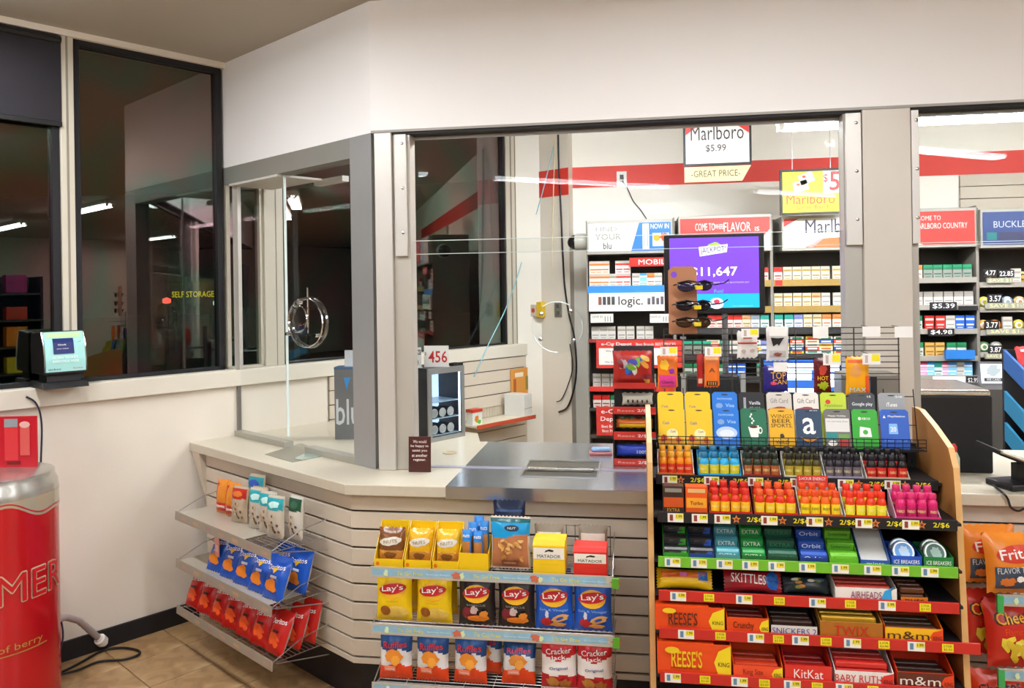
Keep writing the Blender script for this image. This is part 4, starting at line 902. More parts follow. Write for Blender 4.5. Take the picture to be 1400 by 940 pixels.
for x in (XL1, XR0-.03):
    u = MB().box(x, x+.03, YBK-.036, YBK-.012, .10, 1.14).build('slotted_upright', M('#222126', .45), gf)
    mb = MB()
    for k in range(30): mb.box(x+.011, x+.019, YBK-.0367, YBK-.036, .12+k*.034, .138+k*.034)
    o = mb.build('slots', M('#050506', .8), u); o['kind'] = 'stuff'
TAGW = M('#ece8dc', .5); TAGY = M('#e9d920', .5); INK = M('#3a3438', .6); BRN = M('#8a3a2c', .5)
def tagmesh(kind):
    f = Face(.0, .0005); f.rect(-.0245, .0245, -.014, .014, TAGW); f.layer = 1
    if kind < 2: f.rect(.0, .023, -.003, .012, TAGY); f.rect(-.018, -.008, -.009, .010, BRN if kind == 0 else M('#5f86a8', .5)); f.layer = 2; f.text('1.99', .011, .005, .017, .008, INK)
    else: f.mb = MB(); f.layer = 0; f.rect(-.016, .016, -.012, .012, TAGY); f.text('2 FOR', 0, .005, .024, .007, M('#8a7410', .5)); f.layer = 1; f.text('$3.00', 0, -.005, .024, .007, M('#8a7410', .5))
    return f.mb
TAGM = {}
def put_tag(parent, kind, x, y, z, rot=0.):
    if kind not in TAGM: o = raw(tagmesh(kind), 'price_tag', parent); TAGM[kind] = o.data
    else: o = bpy.data.objects.new('price_tag', TAGM[kind]); COL.objects.link(o); o.parent = parent
    o.location = (x, y, z); o.rotation_euler = (0, rot, 0); return o
def gx(x, Y): return onY(x, 740, Y).x
GS = []       # shelves: deck height, front Y
def gshelf(ypx, Y, mat, tags, stars=(), ytags=(), x1=None, h=.033, kind=0):
    zt = onY(905, ypx, Y).z; sh = MB().box(XL1+.001, XR0-.001, Y+.004, YBK-.014, zt-.020, zt-.012).build('shelf', BLK, gf)
    st = MB().box(XL1+.012, x1 or XR0-.014, Y-.003, Y+.004, zt-h, zt).build('price_strip', mat, sh, bevel=.001)
    for x in tags: put_tag(sh, kind, gx(x, Y), Y-.0034, zt-h*.52)
    for x in ytags: put_tag(sh, 2, gx(x, Y), Y-.0034, zt-h*.5)
    f = Face(-Y+.0034, .0006)
    for i, x in enumerate(stars):
        X = gx(x, Y); f.layer = 0; f.star(X, zt-h*.5, .014, M('#e08a3a', .5)); f.layer = 1; f.star(X, zt-h*.5, .008, M('#7a2a1c', .5)); f.layer = 0
        f.text('2/$6', X+.055, zt-h*.5, .046, .017, TAGY)
    if stars:
        o = f.done(sh, 'star_print'); o['kind'] = 'stuff'
    GS.append((zt-.0118, Y)); return sh
gshelf(648, 2.69, BLK, (917, 974, 1034, 1092, 1157, 1221), (932, 990, 1051, 1175, 1238))
gshelf(699, 2.54, BLK, (924, 957, 988, 1052, 1114, 1181, 1245), (1007, 1070, 1133, 1197, 1260))
gshelf(760, 2.54, M('#6fb52c', .4), (919, 955, 990, 1025, 1061, 1103, 1148, 1192, 1230, 1270), kind=1)
REDS = M('#c0281f', .4)
gshelf(806, 2.535, REDS, (926, 1016, 1116, 1211), ytags=(968, 1064, 1161, 1263), kind=1)
gshelf(857, 2.52, REDS, (936, 1031, 1092, 1163, 1250), ytags=(983, 1062, 1127, 1206, 1293), x1=.992, kind=1)
gshelf(917, 2.50, REDS, (917, 1008, 1080, 1151), ytags=(961, 1042, 1114, 1190), kind=1)
def on_shelf(i, xpx, back=0.): z, Y = GS[i]; return Vector((gx(xpx, Y+.02), Y+.006+back, z))
# ---- energy shot bottles
def bottle_proto(body, cap, label):
    t = thing('energy_shot', '', 'bottle')
    MB().lathe([(.0148, 0), (.0165, .002), (.0165, .046), (.0155, .054), (.0120, .061), (.0105, .064)], 14).build('bottle', M(body, .25), t, smooth=True)
    MB().lathe([(.0125, .0635), (.013, .065), (.013, .078), (.0115, .0805)], 12).build('cap', M(cap, .35), t, smooth=True)
    w = Wrap(.0166, .0005); w.rect(-.022, .022, .010, .042, M(label, .4), n=5); w.layer = 1; w.text('ENERGY', 0, .027, .026, .008, M('#f2e6a0' if label != '#f0d020' else '#202020', .5)); w.done(t)
    return t
def shot_group(row, a, b, body, cap, label, words, rows=2, n=4, tray='#e9e6e0', lip=None, zi=0):
    z, Y = GS[row]; x0, x1 = gx(a, Y+.03), gx(b, Y+.03); w = x1-x0
    c = carton('shot_tray', 'open carton tray under the %s shots on %s bottle shelf' % (words, ('upper', 'lower')[row]), w, .078, .085, M(tray, .5), ((x0+x1)/2, Y+.052, z), win=.14)
    c['category'] = 'tray'
    if lip: MB().box(-w/2, w/2, -.0438, -.043, .0, .016).build('printed_lip', M(lip, .4), c)
    p = bottle_proto(body, cap, label); sp = []; lab = []
    for r in range(rows):
        for k in range(n):
            sp.append((Vector((x0+.003+(w-.006)*(k+.5)/n, Y+.0295+.041*r, z+.0025)), random.uniform(-.3, .3), 0, (min(1, (w-.006)/n/.0345),)*2+(1,))); lab.append('%s energy shot bottle, %s row, %s, %s bottle shelf' % (words, ('front', 'back')[r], place_word(k, n), ('upper', 'lower')[row]))
    for q in range(len(sp)):
        pass
    spread(p, lambda i: lab[i], sp, 'energy shots')
    # the back row stands on a step of the tray
    MB().box(-w/2+.003, w/2-.003, .012, .0405, .0025, .0158).build('tray_step', M(tray, .5), c) if rows == 2 else None
    for o in list(bpy.data.objects)[-1:]: pass
    return c
def lift_back(words, row):
    for o in bpy.data.objects:
        if o.get('label', '').startswith(words+' energy shot bottle, back row') and o['label'].endswith(('upper', 'lower')[row]+' bottle shelf'): o.location.z += .0135
for args in ((0, 901, 950, '#e88a1c', '#e0a02a', '#d8361c', 'orange', '#e9e6e0', '#d9701c'), (0, 956, 1014, '#2fa8d8', '#2a6f96', '#d8c82a', 'sky blue', '#2fa0cf', '#2f9fd0'),
             (0, 1017, 1068, '#2c3a2a', '#20261f', '#a8562a', 'dark green', '#cfcac0', '#8a1f24'), (0, 1073, 1125, '#4a4420', '#262318', '#b0982c', 'olive', '#cfcac0', '#c9c4a8'),
             (0, 1128, 1180, '#26242c', '#19181d', '#6a6068', 'black', '#cfcac0', '#9a8fa8'), (0, 1184, 1243, '#231a1c', '#19151a', '#c8281f', 'black and red', '#cfcac0', '#b9a48a'),
             (1, 970, 1028, '#d8331c', '#cf2a1c', '#f0b41c', 'crimson', '#8a2420', '#c9281c'), (1, 1031, 1090, '#d8331c', '#e05a2a', '#f0c81c', 'scarlet and yellow', '#8a2420', '#d02a1c'),
             (1, 1093, 1151, '#e8641c', '#d9481c', '#f0d020', 'orange and yellow', '#cfcac0', '#d9561c'), (1, 1154, 1214, '#d83c1c', '#e0331c', '#e8dc30', 'red and lime', '#cfcac0', '#d9381c'),
             (1, 1223, 1284, '#d4246c', '#cf2a66', '#b81c58', 'pink', '#d8a8b8', '#cf3a78')):
    shot_group(args[0], args[1], args[2], args[3], args[4], args[5], args[6], tray=args[7], lip=args[8]); lift_back(args[6], args[0])
# two hanging packet boxes at the left of the lower bottle shelf
for i, (a, b, c1, c2, nm) in enumerate(((907, 936, '#3a2620', '#c8501c', 'dark brown and orange'), (938, 968, '#e0561c', '#f0a02a', 'bright orange'))):
    P0_ = on_shelf(1, (a+b)/2, .03); w = gx(b, GS[1][1])-gx(a, GS[1][1]); h = .09
    t = thing('packet_box', '%s candy packet box at left end of lower bottle shelf' % nm, 'candy box', P0_); MB().box(-w/2, w/2, -.02, .02, 0, h).build('box', M(c1, .35), t, bevel=.002)
    f = Face(.02, .0008); f.rect(-w*.46, w*.46, h*.25, h*.6, M(c2, .4)); f.layer = 0; f.rect(-w*.4, w*.4, h*.78, h*.92, M('#8a8478' if i == 0 else '#d9b070', .4)); f.text('EXTRA' if i == 0 else 'Turbo', 0, h*.15 if i == 0 else h*.42, w*.6, h*.13, M('#d9a03a' if i == 0 else '#8a2a10', .4)); f.done(t)
fl_ = thing('price_flag', 'red and white promotional shelf flag clipped to upper bottle shelf', 'sign', (gx(1112, 2.675), 2.679, onY(1112, 674, 2.68).z))
MB().box(-.048, .048, -.001, .001, 0, .058).build('card', M('#d8382c', .45), fl_); f = Face(.001, .0006); f.text('2-HOUR ENERGY', 0, .048, .084, .010, WHITE); f.layer = 0; f.text('extra strength', 0, .036, .05, .006, M('#f0b0a8', .5)); f.layer = 0; f.text('OK', 0, .020, .014, .009, M('#e8988c', .5)); f.layer = 0; f.rect(-.045, .045, .002, .009, M('#f2e6e2', .5)); f.done(fl_)
# ---- gum and mints
def gum(a, b, cols, words, name, kind):
    z, Y = GS[2]; x0, x1 = gx(a, Y+.03), gx(b, Y+.03); w = x1-x0-.002; d = .11; h = .098
    t = thing('gum_tray', 'sloping %s tray on green edged gum shelf' % words, 'candy tray', ((x0+x1)/2, Y+.062, z)); mA = M(cols[0], .4)
    MB().prism([(-d/2, 0), (d/2, 0), (d/2, h), (-d/2, .022)], -w/2, -w/2+.0015, 'x').build('side', mA, t); MB().prism([(-d/2, 0), (d/2, 0), (d/2, h), (-d/2, .022)], w/2-.0015, w/2, 'x').build('side', mA, t)
    MB().box(-w/2, w/2, d/2-.0015, d/2, 0, h).build('back_flap', M(cols[1], .45), t); MB().box(-w/2, w/2, -d/2, d/2, 0, .0015).build('bottom', mA, t); MB().box(-w/2+.0015, w/2-.0015, -d/2, -d/2+.0015, .0015, .022).build('front_lip', mA, t)
    # packs of gum lying down the slope
    if kind == 'empty':
        MB().prism([(-d/2+.002, .003), (d/2-.002, .003), (d/2-.002, h*.85)], -w/2+.002, w/2-.002, 'x').build('insert', M('#d9d7d0', .5), t); f = Face(d/2, .0008); f.text('mints', 0, .011, w*.6, .010, WHITE); f.done(t); return
    n = 3
    for k in range(n):
        u = k/(n-1); yy = -d/2+.016+u*(d-.034); zz_ = .004+u*(h-.045)
        p = MB().prism([(-.014, 0), (.014, 0), (.014, .034), (-.006, .034), (-.014, .026)], -w/2+.003, w/2-.003, 'x').build('gum_pack', M(cols[2+k % 2], .3), loc=(t.location.x, t.location.y+yy, z+zz_-.0005+.001), bevel=.0015)
        tag(p, '%s pack, %s of %s tray on gum shelf' % (name, ('front', 'middle', 'rear')[k], words), 'gum', 'gum packs')
        f = Face(.0141, .0008); f.text(cols[4], 0, .015, w*.7, .013, M(cols[5], .4)); f.done(p)
        if kind == 'swirl':
            f = Face(.0141, .0004); f.blob([(w*.1, .002), (w*.42, .002), (w*.42, .024), (w*.22, .024)], M(cols[6], .4), 1); f.done(p, 'swirl_print')
for g in ((906, 941, ('#2f8a2a', '#3a9a2c', '#1f1f1f', '#262626', '5', '#4a4a4a', '#3fae36'), 'black and green gum', 'black and green gum', 'swirl'),
          (941, 976, ('#1d3f86', '#1f4fa0', '#191a1f', '#22232a', '5', '#45464c', '#2a5fc4'), 'black and blue gum', 'black and blue gum', 'swirl'),
          (977, 1011, ('#4a8a92', '#b9bdb0', '#4aa0ac', '#3f8f9c', 'EXTRA', '#e9f2f2'), 'teal gum', 'teal gum', 'p'), (1012, 1046, ('#1f6a34', '#2a3f2e', '#1f9a44', '#188a3c', 'EXTRA', '#e9f6e4'), 'green gum', 'green gum', 'p'),
          (1047, 1089, ('#17402f', '#4a4038', '#1d5a44', '#1a4a3a', 'EXTRA', '#2f8a5a'), 'dark green gum', 'dark green gum', 'p'), (1091, 1130, ('#16337a', '#1a2a4a', '#1c4fb4', '#1a479f', 'Orbit', '#d5def0'), 'royal blue gum', 'royal blue gum', 'p'),
          (1131, 1171, ('#5fae24', '#b9c49a', '#6fbf2c', '#5aa81f', 'Spearmint', '#1f5a1c'), 'lime green gum', 'lime green gum', 'p'), (1173, 1214, ('#2a5aa8', '#dcdad4', '', '', '', ''), 'nearly empty white and blue mint', '', 'empty')): gum(*g)
for i, (a, b, c1, nm) in enumerate(((1215, 1257, '#1c4fb8', 'blue'), (1259, 1300, '#1c7a3a', 'green'))):
    z, Y = GS[2]; x0, x1 = gx(a, Y+.03), gx(b, Y+.03); w = x1-x0-.002; h = .052
    c = carton('mint_carton', '%s mint carton with a curved front on gum shelf' % nm, w, h, .10, M(c1, .4), ((x0+x1)/2, Y+.058, z), win=.72); c['category'] = 'candy tray'
    f = Face(.05, .0008); f.text('ICE BREAKERS', 0, .02, w*.84, .012, WHITE); f.done(c)
    for k in range(2):
        tn = thing('mint_tin', 'round %s mint tin, %s in the %s mint carton' % (nm, ('front', 'back')[k], nm), 'mint tin', (c.location.x, Y+.026+.028*k, z+.0025), 0, rx=-.45)
        MB().lathe([(.0001, .009), (.030, .009), (.033, .006), (.033, -.006), (.0001, -.008)], 24, (0, 0, .040), ax='y').build('tin', M('#c9d2dc' if i == 0 else '#b9c4bc', .3, .4), tn, smooth=True); f = Face(lambda x, zz: .009, .0006); f.ell(0, .040, .026, .026, M('#5f9fe0' if i == 0 else '#24584a', .35)).ell(.002, .040, .014, .016, M('#b9d6f0' if i == 0 else '#8fb0a2', .35), jag=.25); f.done(tn)
# ---- candy shelves
def pillow(name, label, cat, row, a, b, h, mat, design, seal=None, dep=.05, seed=0, rx=-.35, zb=0., back=.012, rz=0.):
    P = on_shelf(row, (a+b)/2, back+dep/2); w = gx(b, GS[row][1])-gx(a, GS[row][1])
    t = thing(name, label, cat, P+Vector((0, 0, zb)), rz, rx=rx); mb, fn = bagmesh(h, w, dep, mat, None, seal, seed)      # sideways pouch: seals left and right
    mb.v = [(z-w/2, y, h/2+x) for (x, y, z) in mb.v]; mb.build('wrapper', mat, t, smooth=True)
    f = Face(lambda x, z: fn(z-h/2, x+w/2), .0018); design(f, w, h); f.done(t); return t
def d_yel(f, w, h): f.rect(-w*.42, w*.42, h*.5, h*.86, M('#e0701c', .35), n=6); f.layer = 0; f.rect(w*.25, w*.42, h*.4, h*.85, M('#1f6fc4', .35), n=3); f.layer = 1; f.text('now&later', -w*.12, h*.62, w*.4, h*.16, M('#c4281c', .4)); f.rect(-w*.08, w*.04, h*.55, h*.75, M('#d86ab0', .4))
pillow('candy_bag', 'yellow and orange candy bag at left of first red edged shelf', 'candy bag', 3, 897, 974, .062, M('#eebc16', .25), d_yel, seed=31, rx=-.5)
def d_ski(f, w, h): f.text('SKITTLES', -w*.08, h*.55, w*.6, h*.4, WHITE, rot=-.06); f.layer = 0; f.ell(w*.34, h*.5, w*.11, h*.42, M('#1f62b8', .3), jag=.1)
pillow('candy_bag', 'dark red fruit candy bag with white letters and blue end', 'candy bag', 3, 990, 1070, .07, M('#a81f28', .22), d_ski, seed=32, rx=-.45)
dup(bpy.data.objects['candy_bag.001'], 'dark red fruit candy bag tucked behind the first one', on_shelf(3, 1036, .16)+Vector((0, 0, .002)), .1, -.2)
def d_mx(f, w, h):
    for k in range(9): r = random.Random(k); f.layer = k % 2; f.ell((r.random()-.5)*w*.7, h*(.2+.6*r.random()), w*.08, h*.1, M(('#8a8f2c', '#c9c4b0', '#3a5f8a', '#b07a2a')[k % 4], .4), n=8, rings=1)
pillow('candy_bag', 'dark mixed candy bag beside the blue ended red bag', 'candy bag', 3, 1072, 1136, .05, M('#2c3438', .3), d_mx, seed=33, rx=-.6)
def bars(row, a, b, h, mat, lip, words, tex, tcol, n, barmat, win=.55, band=None, dep=.12, hb=.0, corner=None, tsz=.7):
    z, Y = GS[row]; x0, x1 = gx(a, Y+.02), gx(b, Y+.02); w = x1-x0-.002
    c = carton('candy_carton', words+' carton on %s red edged shelf' % ('first', 'second', 'third')[row-3], w, h, dep, mat, ((x0+x1)/2, Y+.008+dep/2, z), win=win); c['category'] = 'candy box'
    f = Face(dep/2, .0009)
    if lip: f.rect(-w*.495, w*.495, .003, h*win-.001, lip)
    if corner: f.layer = 1; f.blob([(w*.495, .003), (w*.495, h*win-.001), (w*.33, h*win*.8), (w*.27, h*win*.45), (w*.33, .003)][::-1], M(corner, .4), 1); f.text('KING', w*.40, h*win*.4, w*.15, h*.13, DK)
    f.layer = 3; f.text(tex, -w*.10 if corner else 0, h*win*.52, w*tsz, h*win*.52, tcol); f.done(c)
    if corner: MB().prism([(-dep/2+.002, .003), (dep/2-.004, .003), (dep/2-.004, h*.9), (-dep/2+.002, h*win)], w/2-.001, w/2+.0005, 'x').build('yellow_corner', M(corner, .4), c)
    if n:
        me = None
        for k in range(n):
            if me is None: o = MB().box(-w*.47, w*.42, -.013, .013, 0, .02).build('candy_bar', barmat, bevel=.005); me = o.data
            else: o = bpy.data.objects.new('candy_bar', me); COL.objects.link(o)
            r, l = k % 3, k//3
            o.location = (c.location.x, Y+.008+.026+r*.033, z+.0032+l*.0208); tag(o, 'wrapped bar, %s, %s layer, inside %s carton' % (('front', 'middle', 'rear')[r], ('bottom', 'second', 'top', 'uppermost')[l], words), 'candy bar', 'bars in candy cartons')
    return c
OR = M('#e24a16', .35)
c = bars(3, 1139, 1224, .070, M('#d9d5cc', .4), M('#e4e0d8', .4), 'white candy strip', 'AIRHEADS', M('#8a2a5a', .4), 6, M('#c43a2c', .3), win=.6, tsz=.5)
z, Y = GS[3]; f = Face(.06, .002); w = gx(1224, Y)-gx(1139, Y); f.blob([(w*.22, .004), (w*.42, .004), (w*.40, .04), (w*.46, .05), (w*.30, .036)], M('#2f9fd8', .4), 1); f.done(c, 'blue_corner_print')
bars(3, 1228, 1266, .055, M('#3a2418', .4), M('#c9701c', .4), 'small orange and brown candy', 'nuts', M('#3a1c10', .4), 6, M('#5a3018', .3), win=.4)
bars(4, 894, 989, .086, OR, None, 'orange peanut cup', "REESE'S", M('#5a2410', .4), 0, OR, win=.9, corner='#ecd020', tsz=.42)
bars(4, 991, 1049, .085, OR, None, 'orange nut bar', 'Crunchy', M('#4a1c10', .4), 6, M('#7a1f14', .3), win=.6, corner='#ecd020', tsz=.5)
bars(4, 1051, 1115, .07, M('#2a1a16', .45), M('#d9d3cb', .4), 'dark brown nougat bar', 'SNICKERS 2', M('#2a3a8a', .4), 6, M('#3a241c', .3), win=.5, tsz=.95)
bars(4, 1118, 1204, .086, M('#b5813a', .35), M('#a8651c', .35), 'gold caramel bar', 'TWIX', M('#c4201c', .35), 9, M('#d0a030', .22, .4), win=.62, tsz=.55)
bars(4, 1206, 1286, .09, M('#e2621a', .35), M('#ecb41c', .35), 'yellow and orange chocolate button', 'm&m', M('#4a2018', .4), 6, M('#3f2a1a', .3), win=.5, tsz=.72, corner='#e0421a')
bars(5, 896, 997, .105, OR, None, 'tall orange peanut cup', "REESE'S", M('#e8c020', .4), 0, OR, win=.95, corner='#ecd020', tsz=.42)
bars(5, 999, 1067, .10, OR, M('#e8502a', .35), 'open orange wafer bar', 'King Size', M('#7a1c10', .4), 6, M('#c4381a', .3), win=.42, corner='#ecd020', tsz=.4)
bars(5, 1069, 1134, .095, M('#c92820', .35), M('#d8342a', .35), 'red wafer bar', 'KitKat', M('#f4e6e2', .4), 6, M('#a81c1a', .3), win=.55, tsz=.62)
bars(5, 1137, 1218, .095, M('#e2dcd6', .4), M('#e8e2da', .4), 'white and red nougat bar', 'BABY RUTH', M('#c4241f', .4), 9, M('#c9281f', .3), win=.45, tsz=.8, corner='#d8342a')
bars(5, 1222, 1300, .10, M('#d83a1a', .35), M('#5f2a1c', .35), 'brown chocolate button', 'm&m', M('#e6dcd2', .4), 6, M('#3a2018', .3), win=.5, tsz=.72, corner='#e0421a')
# peanut cup cartons are closed on top with a printed slope
for (row, a, b, h, nm) in ((4, 894, 989, .086, 'REESES'), (5, 896, 997, .105, 'REESES')):
    for o in bpy.data.objects:
        if o.name.startswith('candy_carton') and o.get('label', '').startswith(('orange peanut cup', 'tall orange peanut cup')[row-4]):
            w = gx(b, GS[row][1])-gx(a, GS[row][1])-.002
            MB().box(-w/2+.002, w/2*.55, -.058, .05, h*.9, h*.93).build('lid', OR, o); f = Face(.06, .003); f.text('2 PEANUT BUTTER CUPS', -w*.12, h*.22, w*.4, h*.06, M('#5a2410', .4)); f.ell(-w*.3, h*.75, w*.1, h*.1, M('#e8c020', .4)); f.done(o, 'small_print')
# ---- gift cards
CRK = thing('card_rack', 'black wire gift card rack on top of the candy fixture', 'card rack', (0, 2.79, onY(1000, 611, 2.79).z)); zc0 = CRK.location.z
mb = MB()
for zq in (.0, .012, .026, .038): mb.tube([(XL1+.02, -.020, zq), (XR0-.02, -.020, zq)], .0016, 6)
for k in range(37): x = XL1+.02+k*(XR0-XL1-.04)/36; mb.tube([(x, -.020, 0), (x, -.020, .038)], .0011, 5)
mb.build('front_fence', M('#24242a', .4, .5), CRK)
mb = MB()
for k in range(10): x = XL1+.02+k*(XR0-XL1-.04)/9; mb.tube([(x, -.020, 0), (x, .06, .0), (x, .10, .19)], .0018, 6)
for (y, zq) in ((.0, 0), (.03, 0), (.06, 0), (.075, .07), (.095, .165)): mb.tube([(XL1+.02, y, zq), (XR0-.02, y, zq)], .0018, 6)
mb.build('frame', M('#24242a', .4, .5), CRK)
MB().box(XL1+.034, XR0-.034, 2.80-2.79, YBK-.014-2.79, -.012, -.004).build('deck', BLK, CRK)
for x in (XL1+.05, XR0-.07): MB().box(x, x+.02, .10, .12, GS[0][0]+.0005-zc0, -.012).build('riser', BLK, CRK)
def card(words, x0, x1, row, mat, design):
    Y = 2.785 if row == 0 else 2.812; a, b = onY(x0, 580, Y).x, onY(x1, 580, Y).x; w = b-a-.0035; h = .132
    t = thing('gift_card', words, 'gift card', ((a+b)/2, Y, zc0+.0022+(.0 if row == 0 else .052)), random.uniform(-.02, .02), 'gift cards on the rack', rx=-.22)
    m = MB().prism([(-w/2, 0), (w/2, 0), (w/2, h-.008), (w/2-.008, h), (-w/2+.008, h), (-w/2, h-.008)], -.0006, .0006, 'y').build('card', mat, t)
    f = Face(.0006, .0005); f.ell(0, h*.93, .012, .0022, M('#2a2620', .6), n=10, rings=1); f.layer = 0; design(f, w, h); f.done(t)
    if row: MB().box(-w/2, w/2, -.0006, .0006, -.045, 0).build('carrier_tail', mat, t)
GW = M('#f3efe8', .4)
def c_yel(f, w, h): f.text('Cash', -w*.22, h*.60, w*.26, h*.08, M('#7a5f9c', .4)); f.ell(w*.02, h*.32, w*.22, h*.13, M('#efe2a0', .4)).text('Cash', w*.05, h*.38, w*.2, h*.06, M('#7a5f9c', .4)); f.layer = 0; f.rect(-w*.45, w*.45, h*.04, h*.2, M('#d9902a', .4)); f.layer = 1; f.ell(-w*.3, h*.2, w*.12, h*.09, M('#b83a1c', .4), jag=.2).ell(w*.25, h*.16, w*.1, h*.08, M('#c4501c', .4), jag=.2)
def c_blu(f, w, h): f.text('PAYPOWER', 0, h*.82, w*.6, h*.05, M('#bcd8f4', .4)); f.layer = 0; f.ell(-w*.22, h*.64, w*.14, h*.07, M('#7fa0d0', .4)); f.text('Visa', w*.2, h*.65, w*.35, h*.09, M('#a9cdf2', .4)); f.layer = 0; f.ell(0, h*.36, w*.42, h*.16, M('#b9cdec', .35)).ell(0, h*.34, w*.3, h*.1, M('#dfe6f0', .35))
def c_blk(f, w, h): f.rect(-w*.32, -w*.22, h*.5, h*.86, M('#9a9aa0', .4)); f.text('Vanilla', w*.12, h*.72, w*.45, h*.09, M('#d8d8de', .4)); f.layer = 0; f.text('gift card', w*.12, h*.60, w*.42, h*.05, M('#8a8a92', .4))
def c_cup(f, w, h):
    f.blob([(-w*.22, h*.52), (w*.2, h*.56), (w*.16, h*.26), (-w*.12, h*.24)][::-1], GW, 2); f.layer = 1; f.ell(-w*.01, h*.52, w*.16, h*.035, M('#5a2418', .4)); f.layer = 0; f.ell(w*.24, h*.43, w*.09, h*.09, GW); f.ell(w*.25, h*.43, w*.045, h*.05, M('#1d6b4c', .4))
    for k in range(5): f.layer = 0; f.ell(-w*.06+w*.06*sin(k*1.5), h*(.62+.055*k), w*.035, h*.03, GW, n=8, rings=1)
    f.layer = 0; f.text('coffee', 0, h*.13, w*.6, h*.06, M('#3f8a6c', .4))
def c_win(f, w, h):
    for k, t in enumerate(('WINGS', 'BEER', 'SPORTS.')): f.layer = 0; f.text(t, 0, h*(.80-.12*k), w*(.86, .74, .86)[k], h*.10, M('#4a3a10', .45))
    f.layer = 0; f.ell(0, h*.30, w*.08, h*.06, M('#3a3020', .4), jag=.2); f.text('WILD', 0, h*.14, w*.55, h*.09, M('#4a3a10', .4))
def c_ama(f, w, h): f.text('a', 0, h*.56, w*.5, h*.42, GW); f.layer = 0; f.blob([(-w*.36, h*.28), (0, h*.18), (w*.36, h*.28), (w*.3, h*.24), (0, h*.13), (-w*.3, h*.23)], M('#d98a1c', .4), 1); f.text('gift card', w*.2, h*.95, w*.3, h*.03, GW)
def c_mul(f, w, h): f.rect(-w*.46, w*.46, h*.42, h*.76, M('#dcdad6', .4)); f.layer = 0; f.text('Happy Holiday', 0, h*.82, w*.7, h*.05, GW); f.text('one card many shops', 0, h*.68, w*.8, h*.04, INK); f.layer = 0; f.rect(-w*.44, -w*.02, h*.22, h*.40, M('#1f8a8a', .4)); f.layer = 0; f.rect(w*.02, w*.44, h*.05, h*.22, M('#b8322c', .4)); f.layer = 0; f.rect(w*.02, w*.44, h*.24, h*.36, M('#6a9a4a', .4)); f.layer = 0; f.ell(-w*.22, h*.13, w*.18, h*.07, GW)
def c_xbx(f, w, h): f.text('XBOX', w*.05, h*.76, w*.35, h*.06, GW); f.layer = 0; f.ell(-w*.2, h*.76, w*.06, h*.04, GW); f.layer = 0; f.blob([(-w*.24, h*.30), (w*.24, h*.30), (w*.2, h*.52), (-w*.2, h*.56)], GW, 2); f.layer = 1; f.ell(0, h*.42, w*.1, h*.06, M('#3fae3a', .4))
def c_ps(f, w, h): f.text('PlayStation', w*.08, h*.82, w*.6, h*.06, GW); f.layer = 0; f.blob([(-w*.4, h*.78), (-w*.3, h*.78), (-w*.35, h*.86)], GW, 1); f.layer = 0; f.blob([(-w*.22, h*.38), (w*.1, h*.38), (w*.08, h*.64), (-w*.2, h*.64)], M('#7fb4e8', .4), 2); f.text('20', -w*.06, h*.5, w*.2, h*.12, GW); f.layer = 0; f.text('WALLET TOP UP', 0, h*.22, w*.8, h*.05, M('#6fa0dc', .4))
def c_gft(f, w, h): f.text('Gift Card', 0, h*.78, w*.7, h*.12, M('#8a8480', .4)); f.layer = 0; f.ell(0, h*.54, w*.4, h*.08, M('#a83a34', .4), jag=.2)
def c_app(f, w, h): f.text('Applebees', 0, h*.66, w*.7, h*.10, M('#4a8a2a', .4)); f.layer = 0; f.ell(-w*.2, h*.76, w*.1, h*.06, M('#d0381c', .4))
def c_goo(f, w, h): f.text('Google play', 0, h*.70, w*.8, h*.11, M('#d8dade', .4)); f.layer = 0; f.text('15', w*.28, h*.90, w*.14, h*.05, GW)
def c_itu(f, w, h): f.text('iTunes', 0, h*.70, w*.4, h*.10, GW); f.layer = 0; f.text('15-100', w*.28, h*.90, w*.26, h*.05, GW)
fy = M('#e6bd1c', .4); fb = M('#1f74d0', .35)
for (lab, a, b, mt, dz) in (('yellow gift card, front row, far left', 900, 937, fy, c_yel), ('yellow gift card, front row, second from left', 938, 975, fy, c_yel), ('bright blue prepaid card with white oval, front row', 976, 1012, fb, c_blu), ('green gift card with steaming white cup', 1013, 1050, M('#1d6b4c', .4), c_cup), ('amber gift card with three lines of brown lettering', 1052, 1088, M('#e3ac1c', .4), c_win), ('navy gift card with large white letter a', 1089, 1126, M('#25405c', .4), c_ama), ('grey gift card with small coloured panels', 1128, 1165, M('#6f6c68', .4), c_mul), ('bright green gift card with white bag', 1166, 1203, M('#2fa32c', .4), c_xbx), ('royal blue gift card at right end of front row', 1205, 1246, M('#1d55b4', .4), c_ps)): card(lab, a, b, 0, mt, dz)
for (lab, a, b, mt, dz) in (('yellow gift card, back row, far left', 899, 936, fy, c_yel), ('yellow gift card, back row, second from left', 937, 973, fy, c_yel), ('bright blue prepaid card in back row', 974, 1010, fb, c_blu), ('black gift card in back row', 1011, 1047, M('#1c1b20', .4), c_blk), ('white gift card with red shape, back row, left one', 1049, 1085, M('#c9c3ba', .4), c_gft), ('white gift card with red shape, back row, right one', 1086, 1122, M('#e0dad2', .4), c_gft), ('lime gift card with small red apple', 1123, 1160, M('#b9cc2c', .4), c_app), ('charcoal gift card with white lettering, back row', 1163, 1200, M('#3a3d44', .4), c_goo), ('silver grey gift card at right end of back row', 1203, 1241, M('#8a8d90', .35, .2), c_itu)): card(lab, a, b, 1, mt, dz)
